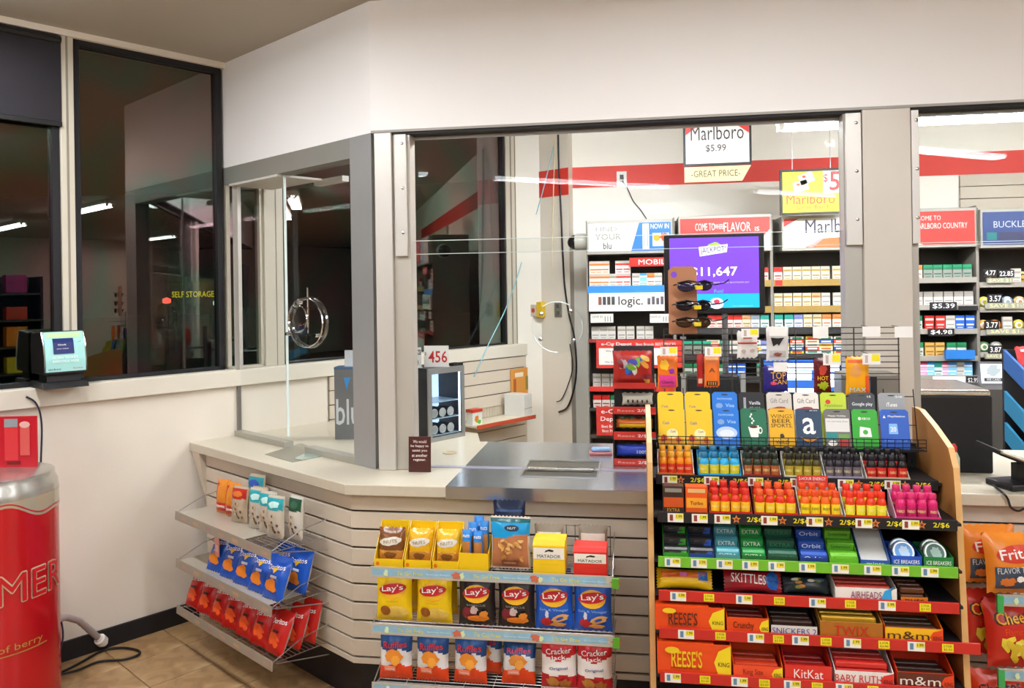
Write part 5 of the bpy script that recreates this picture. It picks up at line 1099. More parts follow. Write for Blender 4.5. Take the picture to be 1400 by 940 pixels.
# ---- wire grid behind, with pegs
YGR = 2.974
wg = thing('wire_grid_panel', 'grey wire grid panel standing behind gift cards', 'wire rack', (0, YGR, 1.0)); z0, z1 = onY(1100, 518, YGR).z-1, onY(1100, 448, YGR).z-1; X0, X1 = onY(908, 480, YGR).x, onY(1230, 480, YGR).x
WG = M('#55534f', .4, .6)
for k in range(10): zq = z0+(z1-z0)*k/9; MB().tube([(X0, 0, zq), (X1, 0, zq)], .0018, 6).build('cross_wire', WG, wg)
for x in (908, 1001, 1088, 1168, 1229): X = onY(x, 480, YGR).x; MB().tube([(X, .004, z0-.05), (X, .004, z1)], .0022, 6).build('upright_wire', WG, wg)
for x in (X0+.04, X1-.1): MB().box(x, x+.02, -.0085, .003, .0, z0+.01).build('stand', BLK, wg)
def peg(xp, yp, Y=2.875):
    P = onY(xp, yp, Y); o = MB().tube([(P.x, .0, P.z-1), (P.x, Y+.018-YGR, P.z-1)], .0016, 6).build('peg', WG, wg); return P
def hung(lab, cat, box, mat, design, tagc=None, name='candy_bag', Y=2.885, d=.02, seed=0):
    a, y0, b, y1 = box; P = onY((a+b)/2, y1, Y); w = px(P, a, b); h = px(P, y0, y1)
    pg = peg((a+b)/2, y0+3, Y-.012)
    t = thing(name, lab, cat, P, 0); mb, fn = bagmesh(w, h, d, mat, seed=seed, nx=10, nz=12); mb.build('pouch', mat, t, smooth=True); f = Face(fn, .0015); design(f, w, h); f.done(t); return t
def tagcard(lab, box, Y=2.845, yel=True):
    a, y0, b, y1 = box; P = onY((a+b)/2, y1, Y); w = px(P, a, b); h = px(P, y0, y1); t = thing('peg_tag', lab, 'price tag', P); MB().box(-w/2, w/2, -.0005, .0005, 0, h).build('card', M('#e6e4e0', .35), t)
    MB().tube([(0, .001, h-.003), (0, YGR-Y-.0035, h-.003)], .0013, 5).build('tag_arm', WG, t)
    if yel: f = Face(.0005, .0006); f.rect(w*.02, w*.46, h*.3, h*.92, TAGY); f.layer = 0; f.rect(-w*.36, -w*.2, h*.15, h*.85, M('#b9a8a0', .5)); f.done(t)
def dA(f, w, h): f.rect(-w*.4, w*.4, h*.06, h*.42, M('#d83a8a', .35), n=3); f.text('Chewy', 0, h*.2, w*.6, h*.12, M('#4a1f6a', .4)); f.layer = 0; f.ell(-w*.15, h*.72, w*.2, h*.16, M('#efb41c', .4), jag=.2).ell(w*.2, h*.55, w*.14, h*.08, M('#8a2a9a', .4), jag=.2)
hung('orange and pink candy bag hanging at left of wire grid', 'candy bag', (899, 486, 927, 531), M('#e2701c', .25), dA, seed=41)
def dB(f, w, h): f.text('A', 0, h*.55, w*.4, h*.14, M('#5a2a10', .4)); f.layer = 0; f.rect(-w*.34, w*.34, h*.06, h*.2, M('#2a1c14', .4), n=3); f.layer = 1; f.text('IIII', 0, h*.13, w*.5, h*.1, M('#e8a050', .4)); f.layer = 0; f.rect(-w*.4, w*.4, h*.86, h*.95, M('#f0b070', .4), n=2)
hung('orange match pack hanging from wire grid', 'packet', (963, 486, 984, 529), M('#e8742a', .3), dB, name='match_pack', seed=42)
hung('narrow dark red pack hanging beside orange match pack', 'packet', (953, 484, 962, 528), M('#a81f1c', .3), lambda f, w, h: f.rect(-w*.3, w*.3, h*.1, h*.25, M('#d9b090', .4)), name='match_pack', Y=2.90, d=.012, seed=43)
def dC(f, w, h): f.rect(-w*.45, w*.45, h*.52, h*.58, M('#c9382c', .4), n=3); f.layer = 0; f.ell(-w*.2, h*.25, w*.12, h*.07, M('#b9a49a', .4), jag=.2).ell(w*.22, h*.28, w*.12, h*.07, M('#b9a49a', .4), jag=.2); f.layer = 0; f.rect(-w*.2, w*.2, h*.72, h*.8, M('#b8382c', .4), n=2)
hung('white blister pack with red line hanging from wire grid', 'packet', (1008, 452, 1036, 489), M('#dcd8d4', .25), dC, name='blister_pack', seed=44, d=.012)
def dD(f, w, h): f.blob([(-w*.3, h*.68), (-w*.2, h*.42), (-w*.02, h*.5), (w*.05, h*.44), (w*.2, h*.6), (w*.3, h*.68), (0, h*.66)], M('#1c1a1c', .4), 1); f.layer = 0; f.rect(-w*.36, w*.36, h*.12, h*.3, M('#b9b4b0', .3), n=3); f.layer = 1; f.ell(0, h*.2, w*.2, h*.05, M('#8a4a44', .4), jag=.3)
hung('clear pack holding a black gadget hanging from wire grid', 'packet', (1048, 446, 1078, 493), M('#d5d3d2', .2), dD, name='blister_pack', seed=45, d=.016)
def dE(f, w, h): f.text('TOP', w*.1, h*.62, w*.6, h*.26, M('#f0b81c', .4)); f.layer = 0; f.text('CAN', w*.15, h*.38, w*.55, h*.18, M('#f0b81c', .4)); f.layer = 0; f.ell(-w*.1, h*.33, w*.12, h*.07, M('#d8386a', .4)); f.layer = 0; f.rect(-w*.3, 0, h*.82, h*.9, M('#e0dcf0', .4), n=2)
hung('dark blue candy bag with yellow letters hanging from wire grid', 'candy bag', (1044, 499, 1077, 535), M('#2c2476', .25), dE, seed=46)
def dF(f, w, h): f.text('HOT', 0, h*.42, w*.6, h*.12, M('#e8b81c', .4)); f.layer = 0; f.ell(0, h*.66, w*.24, h*.14, M('#c4381c', .4), jag=.3); f.layer = 0; f.ell(w*.05, h*.2, w*.3, h*.12, M('#a8b01c', .4), jag=.3)
hung('maroon and yellow candy bag hanging from wire grid', 'candy bag', (1113, 489, 1136, 536), M('#5f1418', .25), dF, seed=47)
def dG(f, w, h): f.ell(-w*.1, h*.62, w*.22, h*.18, M('#d8944a', .4), jag=.25); f.layer = 0; f.text('MAX', 0, h*.13, w*.7, h*.12, M('#d5e0d8', .4)); f.layer = 0; f.rect(-w*.42, w*.3, h*.84, h*.92, M('#d9601c', .4), n=3); f.layer = 0; f.rect(w*.3, w*.46, h*.05, h*.5, M('#e8541c', .4), n=2)
hung('orange yellow candy bag hanging at right of wire grid', 'candy bag', (1157, 487, 1188, 539), M('#efa61c', .25), dG, seed=48)
for i, (bx, lab, ye) in enumerate((((903, 474, 926, 486), 'white and yellow peg tag above the orange and pink bag', True), ((964, 474, 986, 487), 'white and yellow peg tag above the orange match pack', True), ((1014, 449, 1037, 461), 'white and yellow peg tag above the white blister pack', True), ((1052, 446, 1075, 459), 'plain white peg tag above the clear gadget pack', False), ((1112, 446, 1132, 462), 'plain white peg tag left of right post', False), ((1126, 483, 1149, 499), 'white and yellow peg tag above the maroon bag', True), ((1180, 483, 1203, 498), 'white and yellow peg tag above the orange yellow bag', True), ((1180, 446, 1203, 460), 'plain white peg tag in front of right post', False), ((1224, 446, 1247, 461), 'plain white peg tag at right end of wire grid', False), ((1058, 495, 1076, 508), 'plain white peg tag on the dark blue bag', False))): tagcard(lab, bx, yel=ye)
# ---- small candy rack beside the fixture, on the counter inside the glass
YR = 3.44; zb = ZC+.0026; xa_, xb_ = onY(839, 600, YR).x, onY(897, 600, YR).x; w = xb_-xa_; xm = (xa_+xb_)/2
cr_ = thing('candy_rack', 'black tiered candy rack with red strips left of wooden post', 'display rack', (xm, YR, zb))
def zr(y): return onY(865, y, YR).z-zb
for (yt, yb_2) in ((556, 566), (590, 601), (627, 639)):
    zq_ = max(zr(yb_2)+.002, .0015); t_ = MB().box(-w/2, w/2, .004, .16, zq_, zq_+.005).build('tier', BLK, cr_); MB().box(-w/2, w/2, -.002, .003, max(zr(yb_2), .001), zr(yt)).build('red_strip', M('#cf3028', .4), t_)
    f = Face(.002, .0007); f.text('2/$3', w*.22, (max(zr(yb_2), .0)+zr(yt))/2, w*.3, .014, WHITE); f.layer = 0; f.text('Reese', -w*.2, (max(zr(yb_2), .0)+zr(yt))/2, w*.4, .010, M('#f0b0a0', .5)); f.done(t_, 'lettering')
MB().box(-w/2, w/2, .16, .165, 0, zr(476)).build('back_panel', M('#2a292c', .5), cr_)
MB().box(-w/2, w/2, -.002, .002, zr(531), zr(523)).build('red_strip', M('#cf3028', .4), cr_)
for sgn in (-1, 1): MB().box(sgn*w/2-.003, sgn*w/2+.003, .0, .165, 0, zr(560)).build('side', BLK, cr_)
MB().box(-w/2, w/2, .002, .16, zr(531)-.0, zr(531)+.004).build('tier', BLK, cr_)
def tier_item(i, lab, ya, yb2, mt, design, dx=0., wf=.9, yo=.04, cat='candy bag'):
    h = zr(ya)-zr(yb2); t = thing('candy_pack', lab, cat, (xm+dx, YR+yo, zb+zr(yb2)+.0078)); mb, fn = bagmesh(w*wf, h, .035, mt, seed=50+i, nx=10, nz=10); mb.build('pouch', mt, t, smooth=True); f = Face(fn, .0015); design(f, w*wf, h); f.done(t)
def dH(f, w, h):
    for k in range(16): r = random.Random(k+9); f.layer = k % 3; f.ell((r.random()-.5)*w*.75, h*(.14+.68*r.random()), w*.13, h*.08, M(('#3a3fa8', '#e8d9c8', '#7fb02c', '#e2901c', '#c4a8b0', '#8a1c2a', '#e8b84a', '#2f6ac0')[k % 8], .3), n=9, rings=1, rot=r.random()*3, jag=.15)
h = zr(477)-zr(523); t = thing('candy_bag', 'large red assorted candy bag on top tier of black rack', 'candy bag', (xm-.006, YR+.03, zb+zr(527)+.0005)); mb, fn = bagmesh(w*.95, h, .05, M('#b8261f', .25), seed=60); mb.build('pouch', None, t, smooth=True); f = Face(fn, .0015); dH(f, w*.95, h); f.done(t)
tier_item(1, 'white and green gum packs on middle tier of black rack', 574, 588, M('#dfe6df', .3), lambda f, w, h: (f.rect(-w*.3, -w*.1, h*.5, h*.8, M('#2a9a5a', .4)), f.rect(0, w*.2, h*.5, h*.8, M('#b82f3a', .4)), f.rect(-w*.1, w*.15, h*.15, h*.4, M('#3f9a4a', .4))), yo=.10)
tier_item(2, 'orange and yellow candy pack on middle tier of black rack', 577, 590, M('#d8641c', .3), lambda f, w, h: f.rect(-w*.4, w*.4, h*.15, h*.5, M('#ecc01c', .4), n=4), yo=.03)
tier_item(3, 'shiny blue candy pack on bottom tier of black rack', 612, 628, M('#1f3fb8', .22), lambda f, w, h: f.text('100%', w*.2, h*.4, w*.3, h*.3, M('#c9d5f0', .4)), yo=.03)
tier_item(4, 'dark wrapped candy on bottom tier behind the blue pack', 610, 624, M('#2a2426', .25), lambda f, w, h: f.rect(w*.2, w*.3, h*.3, h*.8, M('#d8b0a0', .4)), yo=.10)
tier_item(5, 'cream patterned candy box on upper tier beside the post', 541, 558, M('#d8cfc0', .4), lambda f, w, h: [f.ell(w*(-.3+.15*k), h*.35, w*.03, h*.15, M('#4a3030', .4), n=8, rings=1) for k in range(5)], yo=.05, dx=.014, wf=.75, cat='candy box')
P = onZ(823, 623, ZC); tr = thing('coin_tray', 'pink and blue flat tray beside the black candy rack', 'tray', (P.x, P.y+.03, ZC+.0026), .1); MB().box(-.06, .045, -.03, .03, 0, .012).build('tray', M('#c9767a', .4), tr, bevel=.004); MB().box(-.05, .04, -.02, .028, .012, .03).build('packets', M('#8fb0d8', .4, var=.3, vscale=40), tr, bevel=.008)
# ================================================================== BACK WALL RACKS
YK = 5.42
RK = M('#8b857c', .45, .2); RKB = M('#4c463f', .6, var=.1); RKD = M('#1e1c1e', .5); HDR = M('#a9a69e', .4, .2)
def kx(x, Y=YK): return onY(x, 400, Y).x
def kz(x, y, Y=YK): return onY(x, y, Y).z
def rack(label, a, b, ytop, shelves, xr=None):
    x0, x1 = kx(a), kx(b); xm = (x0+x1)/2; t = thing('cigarette_rack', label, 'shelf rack', (xm, YK, 0)); w = x1-x0
    zt = kz((a+b)/2, ytop)
    MB().box(-w/2+.004, w/2-.004, .30, .315, .0, zt).build('back_panel', RKB, t)
    for sgn in (-1, 1): MB().box(sgn*w/2-.004, sgn*w/2+.004, .01, .315, .0, zt).build('side_panel', RK, t)
    MB().box(-w/2+.004, w/2-.004, .03, .30, .0, .12).build('base', RK, t)
    return t, xm, w
def hx(xm, x): return kx(x)-xm
def header(t, xm, w, a, b, y0, y1, mat, design, Y=YK):
    x0, x1 = kx(a)-xm, kx(b)-xm; z0, z1 = kz((a+b)/2, y1), kz((a+b)/2, y0)
    h = MB().box(x0-.012, x1+.012, -.02, .30, z0-.02, z1+.02).build('header_box', HDR, t, bevel=.004); p = MB().box(x0, x1, -.024, -.0205, z0, z1).build('sign_face', mat, h)
    f = Face(.024, .0009); f.mb = MB(); design(f, (x0+x1)/2, (z0+z1)/2, x1-x0, z1-z0); f.done(h, 'sign_print'); return h
def shelf_of(t, w, z, strip, mat_s=None, h=.035):
    s = MB().box(-w/2+.004, w/2-.004, .012, .295, z-.012, z).build('shelf', RKD, t); MB().box(-w/2+.004, w/2-.004, .004, .0115, z-h, z+.004).build('shelf_edge', strip, s); return s
PK = {}
def pack(kind, loc, label, rz=0., flat=False):
    """kind: (body, top, mark)"""
    if kind not in PK:
        mb = MB(); w, d, h = .054, .022, .087; b, tp, mk = kind
        mb.box(-w/2, w/2, -d/2, d/2, 0, h*.62, M(b, .35)); mb.box(-w/2, w/2, -d/2, d/2, h*.62, h, M(tp, .35)); mb.box(-w*.40, w*.40, -d/2-.0006, -d/2, h*.28, h*.38, M(mk, .4)); mb.box(-w*.46, w*.46, -d/2-.0006, -d/2, h*.66, h*.80, M(mk, .4)); mb.box(-w*.3, w*.3, -d/2-.0006, -d/2, h*.10, h*.15, M(mk, .4))
        o = mb.build('cigarette_pack', None); PK[kind] = o.data
    else: o = bpy.data.objects.new('cigarette_pack', PK[kind]); COL.objects.link(o)
    o.location = loc; o.rotation_euler = (pi/2 if False else 0, 0, rz)
    if flat: o.rotation_euler = (0, pi/2, 0)
    return tag(o, label, 'cigarette pack', 'cigarette packs on the racks')
CN = {}
def row(words, z, Y, items, place):
    """items: (pixel x of centre, kind, colour words)"""
    n = len(items)
    for i, (x, kind, cw) in enumerate(items): pack(kind, (kx(x), Y, z), '%s cigarette pack, %s, %s' % (cw, place_word(i, n), place))
WG_ = ('#d2cbba', '#cfc5ae', '#a8862f'); RDW = ('#d6d0c6', '#c0241b', '#b8241b'); TEALP = ('#d5dcda', '#1f9a8a', '#2a8a7a'); GRYP = ('#c9ccd0', '#8f9aa8', '#7a8490'); BEI = ('#d9c9b0', '#cfa87a', '#a8703a'); ORW = ('#ece6dc', '#d9894a', '#c46a2a'); LAV = ('#c9cbe0', '#8088c0', '#6a70a8'); GRN = ('#b9bdb4', '#1f7a4a', '#1f6a44'); BLU = ('#2a62c0', '#2458b4', '#d5dcea'); REDB = ('#c02c26', '#b82822', '#e8d0c8'); TAN = ('#cfa45a', '#c89a4e', '#8a5f2a'); WHT = ('#d0cdc6', '#c4beb2', '#9a958c'); DGR = ('#7f8478', '#2a9a78', '#3a4a44'); ECO = ('#d8d2c8', '#b9b2aa', '#d8761c'); ECR = ('#e2ddd6', '#b9b2aa', '#c42f22'); CYN = ('#7fc4e8', '#3a8fd0', '#e0f0fa'); PNK = ('#d5a8c8', '#c43a6a', '#f0dae4')
# ---- rack at the left -------------------------------------------------
t, xm, w = rack('grey vapour product rack at left of back wall', 803, 921, 300, [])
def hL(f, cx, cz, w, h):
    f.blob([(cx-w/2, cz-h/2), (cx+w*.02, cz-h/2), (cx+w*.12, cz+h/2), (cx-w/2, cz+h/2)], M('#d9d6cf', .4), 1); f.text('FIND', cx-w*.28, cz+h*.30, w*.26, h*.16, M('#8f8c86', .5)); f.layer = 1; f.text('YOUR', cx-w*.26, cz+h*.02, w*.32, h*.22, M('#8f8c86', .5)); f.layer = 1; f.text('blu', cx-w*.27, cz-h*.30, w*.10, h*.24, M('#4a4a52', .5))
    f.layer = 0; f.rect(cx+w*.16, cx+w*.24, cz-h*.46, cz+h*.46, M('#d9dde2', .4)); f.layer = 1; f.text('l l l', cx+w*.20, cz, w*.05, h*.7, M('#55585f', .4)); f.layer = 0
    f.text('NOW IN', cx+w*.37, cz+h*.36, w*.22, h*.18, WHITE); f.layer = 0; f.rect(cx+w*.28, cx+w*.48, cz-h*.35, cz+h*.12, M('#cfd8c8', .4)); f.layer = 1; f.ell(cx+w*.33, cz-h*.05, w*.04, h*.12, M('#e2a02a', .4)).ell(cx+w*.42, cz-h*.02, w*.05, h*.14, M('#d8502a', .4), jag=.3)
header(t, xm, w, 806, 918, 305, 343, M('#2f74c4', .4), hL)
zA = kz(860, 391); s_ = shelf_of(t, w, zA, M('#2f7fd0', .4), h=.045)
row('', zA+.0005, YK+.045, [(811, ECO, 'grey and orange'), (819, ECO, 'grey and orange'), (828, ECO, 'grey and orange'), (847, ECR, 'grey and red'), (857, ECR, 'grey and red'), (838, WHT, 'plain white'), (870, WHT, 'plain white'), (880, CYN, 'pale blue'), (890, ORW, 'orange and white'), (900, WHT, 'plain white')], 'blue edged shelf of left rack')
for x in (811, 819, 828, 847, 857): pack((ECO if x < 840 else ECR), (kx(x), YK+.045, zA+.088), 'grey vapour pack stacked on the lower pack, %s on blue edged shelf' % {811: 'leftmost', 819: 'second', 828: 'third', 847: 'fourth', 857: 'rightmost'}[x])
sgm = MB().box(kx(861)-xm, kx(919)-xm, -.004, .003, kz(880, 364), kz(880, 352)).build('shelf_sign', M('#d0281f', .4), t); f = Face(.004, .001); f.text('MOBILE', kx(895)-xm, kz(880, 358), .21, .035, WHITE); f.done(t, 'lettering')
z0, z1 = kz(860, 425), kz(860, 400); lg = MB().box(-w/2+.01, w/2-.01, -.012, .0035, z0, z1).build('logo_panel', M('#e9e6de', .4), t)
f = Face(.012, .001); f.text('logic.', kx(862)-xm, (z0+z1)/2, .165, (z1-z0)*.62, M('#35323a', .4))
for k in range(4): f.layer = 0; f.rect(kx(818+6*k)-xm, kx(822.5+6*k)-xm, z0+(z1-z0)*.35, z0+(z1-z0)*.8, M(('#7a4a3a', '#3a3a40', '#4a3f3a', '#3f4648')[k], .5)); f.layer = 0; f.rect(kx(885+6*k)-xm, kx(889+6*k)-xm, z0+(z1-z0)*.35, z0+(z1-z0)*(.7+.08*(k % 2)), M('#55505a', .5))
f.done(t, 'lettering')
zB = kz(860, 464); shelf_of(t, w, zB, M('#8a2a26', .45), h=.02)
row('', zB+.0005, YK+.05, [(x, WHT, 'plain white') for x in (813, 824, 835, 849, 861, 875, 887)], 'middle shelf of left rack')
for i, (a, b) in enumerate(((807, 838), (888, 916))):
    tg = MB().box(kx(a)-xm, kx(b)-xm, -.008, .004, kz(a, 441), kz(a, 429)).build('price_plate', M('#dcd9d2', .45), t); f = Face(.008, .001); f.text('SAVE $1', (kx(a)+kx(b))/2-xm-.03, kz(a, 433), .07, .016, M('#77737a', .5)); f.layer = 0; f.text('111', (kx(a)+kx(b))/2-xm+.04, kz(a, 436), .04, .035, M('#55525a', .5)); f.done(t, 'lettering')
# e-cig sign and lower shelves
es = thing('counter_sign', 'red framed white electronic cigarette sign on left rack', 'sign', ((kx(814, YK-.06)+kx(931, YK-.06))/2, YK-.06, kz(870, 503, YK-.06))); w_ = kx(931, YK-.06)-kx(814, YK-.06); h_ = kz(870, 465, YK-.06)-kz(870, 503, YK-.06)
MB().box(-w_/2, w_/2, 0, .012, 0, h_).build('panel', M('#c8342c', .4), es); f = Face(0, .001); f.rect(-w_*.47, w_*.42, h_*.12, h_*.72, M('#ece6e0', .4)); f.text('e-Cig Depot', -w_*.26, h_*.86, w_*.36, h_*.14, WHITE); f.layer = 1; f.text('Best Brands BEST PRICES', w_*.2, h_*.86, w_*.46, h_*.10, M('#f0d8d2', .5)); f.layer = 1; f.text('We ID', -w_*.33, h_*.62, w_*.12, h_*.07, INK); f.layer = 1; f.text('We Card', -w_*.33, h_*.22, w_*.14, h_*.07, INK); f.layer = 1; f.rect(-w_*.24, -w_*.20, h_*.33, h_*.41, M('#9a3a34', .5)); f.done(es)
for x in (-w_*.4, w_*.4): MB().box(x-.01, x+.01, .012, .0635, h_*.5, h_*.56).build('bracket', RK, es)
zD = kz(825, 529); shelf_of(t, w, zD, M('#c8342c', .45), h=.03); row('', zD+.0005, YK+.04, [(x, WHT, 'tall white') for x in (814, 826, 838, 880, 890)], 'second lowest shelf of left rack')
zE = kz(825, 558); shelf_of(t, w, zE, M('#3a3638', .5), h=.02); row('', zE+.0005, YK+.04, [(814, RDW, 'red and white'), (826, RDW, 'red and white'), (838, GRN, 'green')], 'lowest visible shelf of left rack')
e2 = thing('counter_sign', 'red electronic cigarette sign standing low on left rack', 'sign', (kx(833, YK-.04), YK-.04, kz(833, 595, YK-.04))); h_ = kz(833, 556, YK-.04)-kz(833, 595, YK-.04); w_ = .2
MB().box(-w_/2, w_/2, 0, .012, 0, h_).build('panel', M('#c8342c', .4), e2); f = Face(0, .001)
for k, (s, hh) in enumerate((('e-Cig', .2), ('Depot', .2), ('Best Brands', .1), ('Best Prices', .1))): f.layer = 0; f.text(s, -.005, h_*(.82, .56, .32, .16)[k], w_*(.62, .66, .6, .56)[k], h_*hh, WHITE)
f.done(e2, 'lettering')
MB().box(-w_/2, w_/2, .012, .05, 0, .004).build('foot', RK, e2)
zF = kz(833, 595); shelf_of(t, w, zF, M('#55504c', .5), h=.02); zG = kz(833, 626); shelf_of(t, w, zG, M('#8a2a26', .5), h=.02); row('', zG+.0005, YK+.04, [(815, RDW, 'red and white'), (827, WHT, 'plain white'), (838, LAV, 'lavender')], 'bottom shelf of left rack')
# security dome camera
P = onY(790, 331, YK+.1); dm = thing('security_camera', 'black dome security camera at left side of rack', 'camera', (P.x, P.y, P.z))
MB().lathe([(.055, -.02), (.06, .0), (.06, .05), (.05, .07)], 20, ax='x').build('housing', M('#b9b5ac', .4), dm, smooth=True); MB().lathe([(.0001, -.075), (.03, -.065), (.048, -.04), (.053, -.02), (.05, -.012)], 20, ax='x').build('dome', M('#101014', .1), dm, smooth=True)
# ---- middle rack -------------------------------------------------------
t, xm, w = rack('grey cigarette rack behind the purple screen', 923, 1055, 295, [])
def hM(f, cx, cz, w, h): f.text('COME TO', cx-w*.22, cz+h*.22, w*.22, h*.24, M('#f0dcd6', .5)); f.layer = 0; f.text('WHERE', cx-w*.06, cz+h*.22, w*.1, h*.16, M('#f0dcd6', .5)); f.layer = 0; f.text('FLAVOR', cx+w*.14, cz+h*.20, w*.3, h*.30, M('#f4e4de', .5)); f.layer = 0; f.text('IS', cx+w*.36, cz+h*.12, w*.05, h*.14, M('#f0dcd6', .5)); f.layer = 0; f.blob([(cx+w*.3, cz-h/2), (cx+w/2, cz-h/2), (cx+w/2, cz+h*.1)], M('#e6e2dc', .4), 1)
header(t, xm, w, 931, 1053, 298, 340, M('#d2403a', .45), hM)
RYS = [383, 419, 448, 484, 515]
zk = [kz(1060, y) for y in RYS]
GOLD = M('#a8894a', .4, .3); DKS = M('#2a2829', .5)
for i, z in enumerate(zk): shelf_of(t, w, z, DKS if i > 1 else GOLD, h=.04)
row('', zk[2]+.0005, YK+.04, [(973, RDW, 'red and white'), (985, RDW, 'red and white'), (997, RDW, 'red and white'), (1009, RDW, 'red and white'), (1021, BEI, 'beige'), (1033, GRYP, 'grey'), (1046, TEALP, 'teal')], 'shelf just below the purple screen')
row('', zk[3]+.0005, YK+.04, [(940, DGR, 'green and grey'), (953, DGR, 'green and grey'), (966, DGR, 'green and grey'), (990, DGR, 'green and grey'), (1003, WHT, 'white'), (1046, LAV, 'lavender')], 'second shelf below the purple screen')
row('', zk[4]+.0005, YK+.04, [(940, GRN, 'green'), (953, GRN, 'green'), (985, GRN, 'green'), (1000, BLU, 'blue'), (1013, BLU, 'blue'), (1040, DGR, 'green and grey')], 'third shelf below the purple screen')
row('', zk[0]+.0005, YK+.04, [(1046, RDW, 'red and white')], 'top shelf of rack behind the purple screen')
# ---- right-middle rack ---------------------------------------------------
t, xm, w = rack('grey cigarette rack left of the right post', 1057, 1190, 293, [])
def hR(f, cx, cz, w, h): f.blob([(cx-w/2, cz+h*.22), (cx-w*.32, cz+h/2), (cx-w/2, cz+h/2)], M('#d0342c', .4), 1); f.text('Marlboro', cx+w*.12, cz+h*.22, w*.72, h*.46, M('#35304a', .4)); f.layer = 0; f.blob([(cx-w*.25, cz-h*.5), (cx+w*.5, cz-h*.5), (cx+w*.5, cz-h*.12), (cx-w*.05, cz-h*.2)], M('#b8703a', .5), 1); f.blob([(cx-w*.22, cz-h*.48), (cx-w*.16, cz-h*.5), (cx-w*.02, cz-h*.2), (cx-w*.08, cz-h*.22)], M('#d8a0a0', .5), 1)
header(t, xm, w, 1072, 1186, 298, 338, M('#e6e3dd', .4), hR)
for i, z in enumerate(zk): shelf_of(t, w, z, DKS if i > 1 else GOLD, h=.04)
MB().box(kx(1060)-xm, kx(1070)-xm, .002, .004, zk[0]-.036, zk[0]).build('red_tab', M('#cf2a26', .4), t)
row('', zk[0]+.0005, YK+.035, [(1065, RDW, 'red and white')]+[(1078+13*i, WG_, 'white and gold') for i in range(5)]+[(1146, WG_, 'white and gold')], 'top shelf of rack left of right post')
row('', zk[1]+.0005, YK+.035, [(1065, WG_, 'white and gold'), (1078, WG_, 'white and gold'), (1091, WG_, 'white and gold'), (1104, WG_, 'white and gold'), (1117, BEI, 'white and bronze'), (1130, WHT, 'white and silver'), (1146, WHT, 'white and silver')], 'second shelf of rack left of right post')
row('', zk[2]+.0005, YK+.035, [(1065, TEALP, 'teal and white'), (1079, TEALP, 'teal and white'), (1092, LAV, 'lavender and white'), (1105, WG_, 'white and gold'), (1118, WG_, 'white and gold'), (1131, ORW, 'orange and white'), (1145, ORW, 'orange and white')], 'third shelf of rack left of right post')
# stacks of packs lying flat
FL = {}
def flatpack(x, y, col, mk, lab):
    if col not in FL:
        mb = MB(); mb.box(-.042, .042, -.027, .027, 0, .0225, M(col, .4)); mb.box(-.030, .03, -.0276, -.027, .006, .016, M(mk, .4)); o = mb.build('cigarette_pack'); FL[col] = o.data
    else: o = bpy.data.objects.new('cigarette_pack', FL[col]); COL.objects.link(o)
    o.location = (kx(x), YK+.06, y); tag(o, lab, 'cigarette pack', 'cigarette packs on the racks')
FC = [('#e4e0d8', '#2a7a5a', 'white'), ('#dfd8c8', '#c46a2a', 'cream'), ('#d9c23a', '#c4301f', 'yellow'), ('#2a4f9a', '#d8dce6', 'blue'), ('#d4d8d2', '#1f7a5a', 'pale green'), ('#c9462c', '#ece0d6', 'red')]
for si, (zq, nst) in enumerate(((zk[3], 5), (zk[4], 4))):
    for ci, x in enumerate((1070, 1090, 1111, 1130, 1150)):
        for k in range(nst):
            c = FC[(ci*2+k+si*3) % 6]; flatpack(x, zq+.0006+k*.0231, c[0], c[1], '%s pack lying flat, %s up in %s stack, %s shelf left of post' % (c[2], ORD[k], ORD[ci], ('fourth', 'fifth')[si]))
for ci, x in enumerate((1031, 975, 965)):
    for k in range(4):
        c = FC[(ci+k*2) % 6]; flatpack(x, zk[3]+.0006+k*.0231, c[0], c[1], '%s pack lying flat, %s up in %s stack behind wire grid' % (c[2], ORD[k], ('right', 'middle', 'left')[ci])) if ci < 2 else None
# ---- far right racks -------------------------------------------------------
t, xm, w = rack('grey cigarette rack right of the right post', 1228, 1337, 282, [])
def hF(f, cx, cz, w, h): f.text('COME TO', cx-w*.12, cz+h*.30, w*.32, h*.14, M('#f2dcd8', .5)); f.layer = 0; f.text('MARLBORO COUNTRY', cx+w*.04, cz+h*.06, w*.72, h*.17, M('#f4e6e2', .5)); f.layer = 0; f.blob([(cx-w/2, cz-h*.5), (cx-w*.2, cz-h*.5), (cx-w*.5, cz-h*.28)], M('#e2d8d2', .4), 1)
header(t, xm, w, 1232, 1332, 289, 334, M('#cf3a34', .45), hF)
zf = [kz(1295, y) for y in (380, 417, 450, 487, 514)]
for z in zf: shelf_of(t, w, z, M('#9b968c', .4), h=.03)
GRT = ('#8c8f88', '#1f8a5c', '#2a6a50'); HOUSE = ('#d6d2ca', '#8f8a82', '#9a968e')
row('', zf[0]+.0005, YK+.035, [(1257, ORW, 'orange')]+[(1271+13.5*i, GRT, 'green topped') for i in range(5)], 'top shelf right of right post')
row('', zf[1]+.0005, YK+.035, [(1257+13.9*i, HOUSE, 'white') for i in range(6)], 'second shelf right of right post')
row('', zf[2]+.0005, YK+.035, [(1256, GRN, 'green'), (1272, REDB, 'red'), (1287, REDB, 'red'), (1301, WHT, 'white'), (1314, BLU, 'blue'), (1328, BLU, 'blue')], 'third shelf right of right post')
row('', zf[3]+.0005, YK+.035, [(1257, GRN, 'dark green'), (1272, TAN, 'tan'), (1286, TAN, 'tan'), (1302, GRN, 'green'), (1316, GRN, 'green')], 'fourth shelf right of right post')
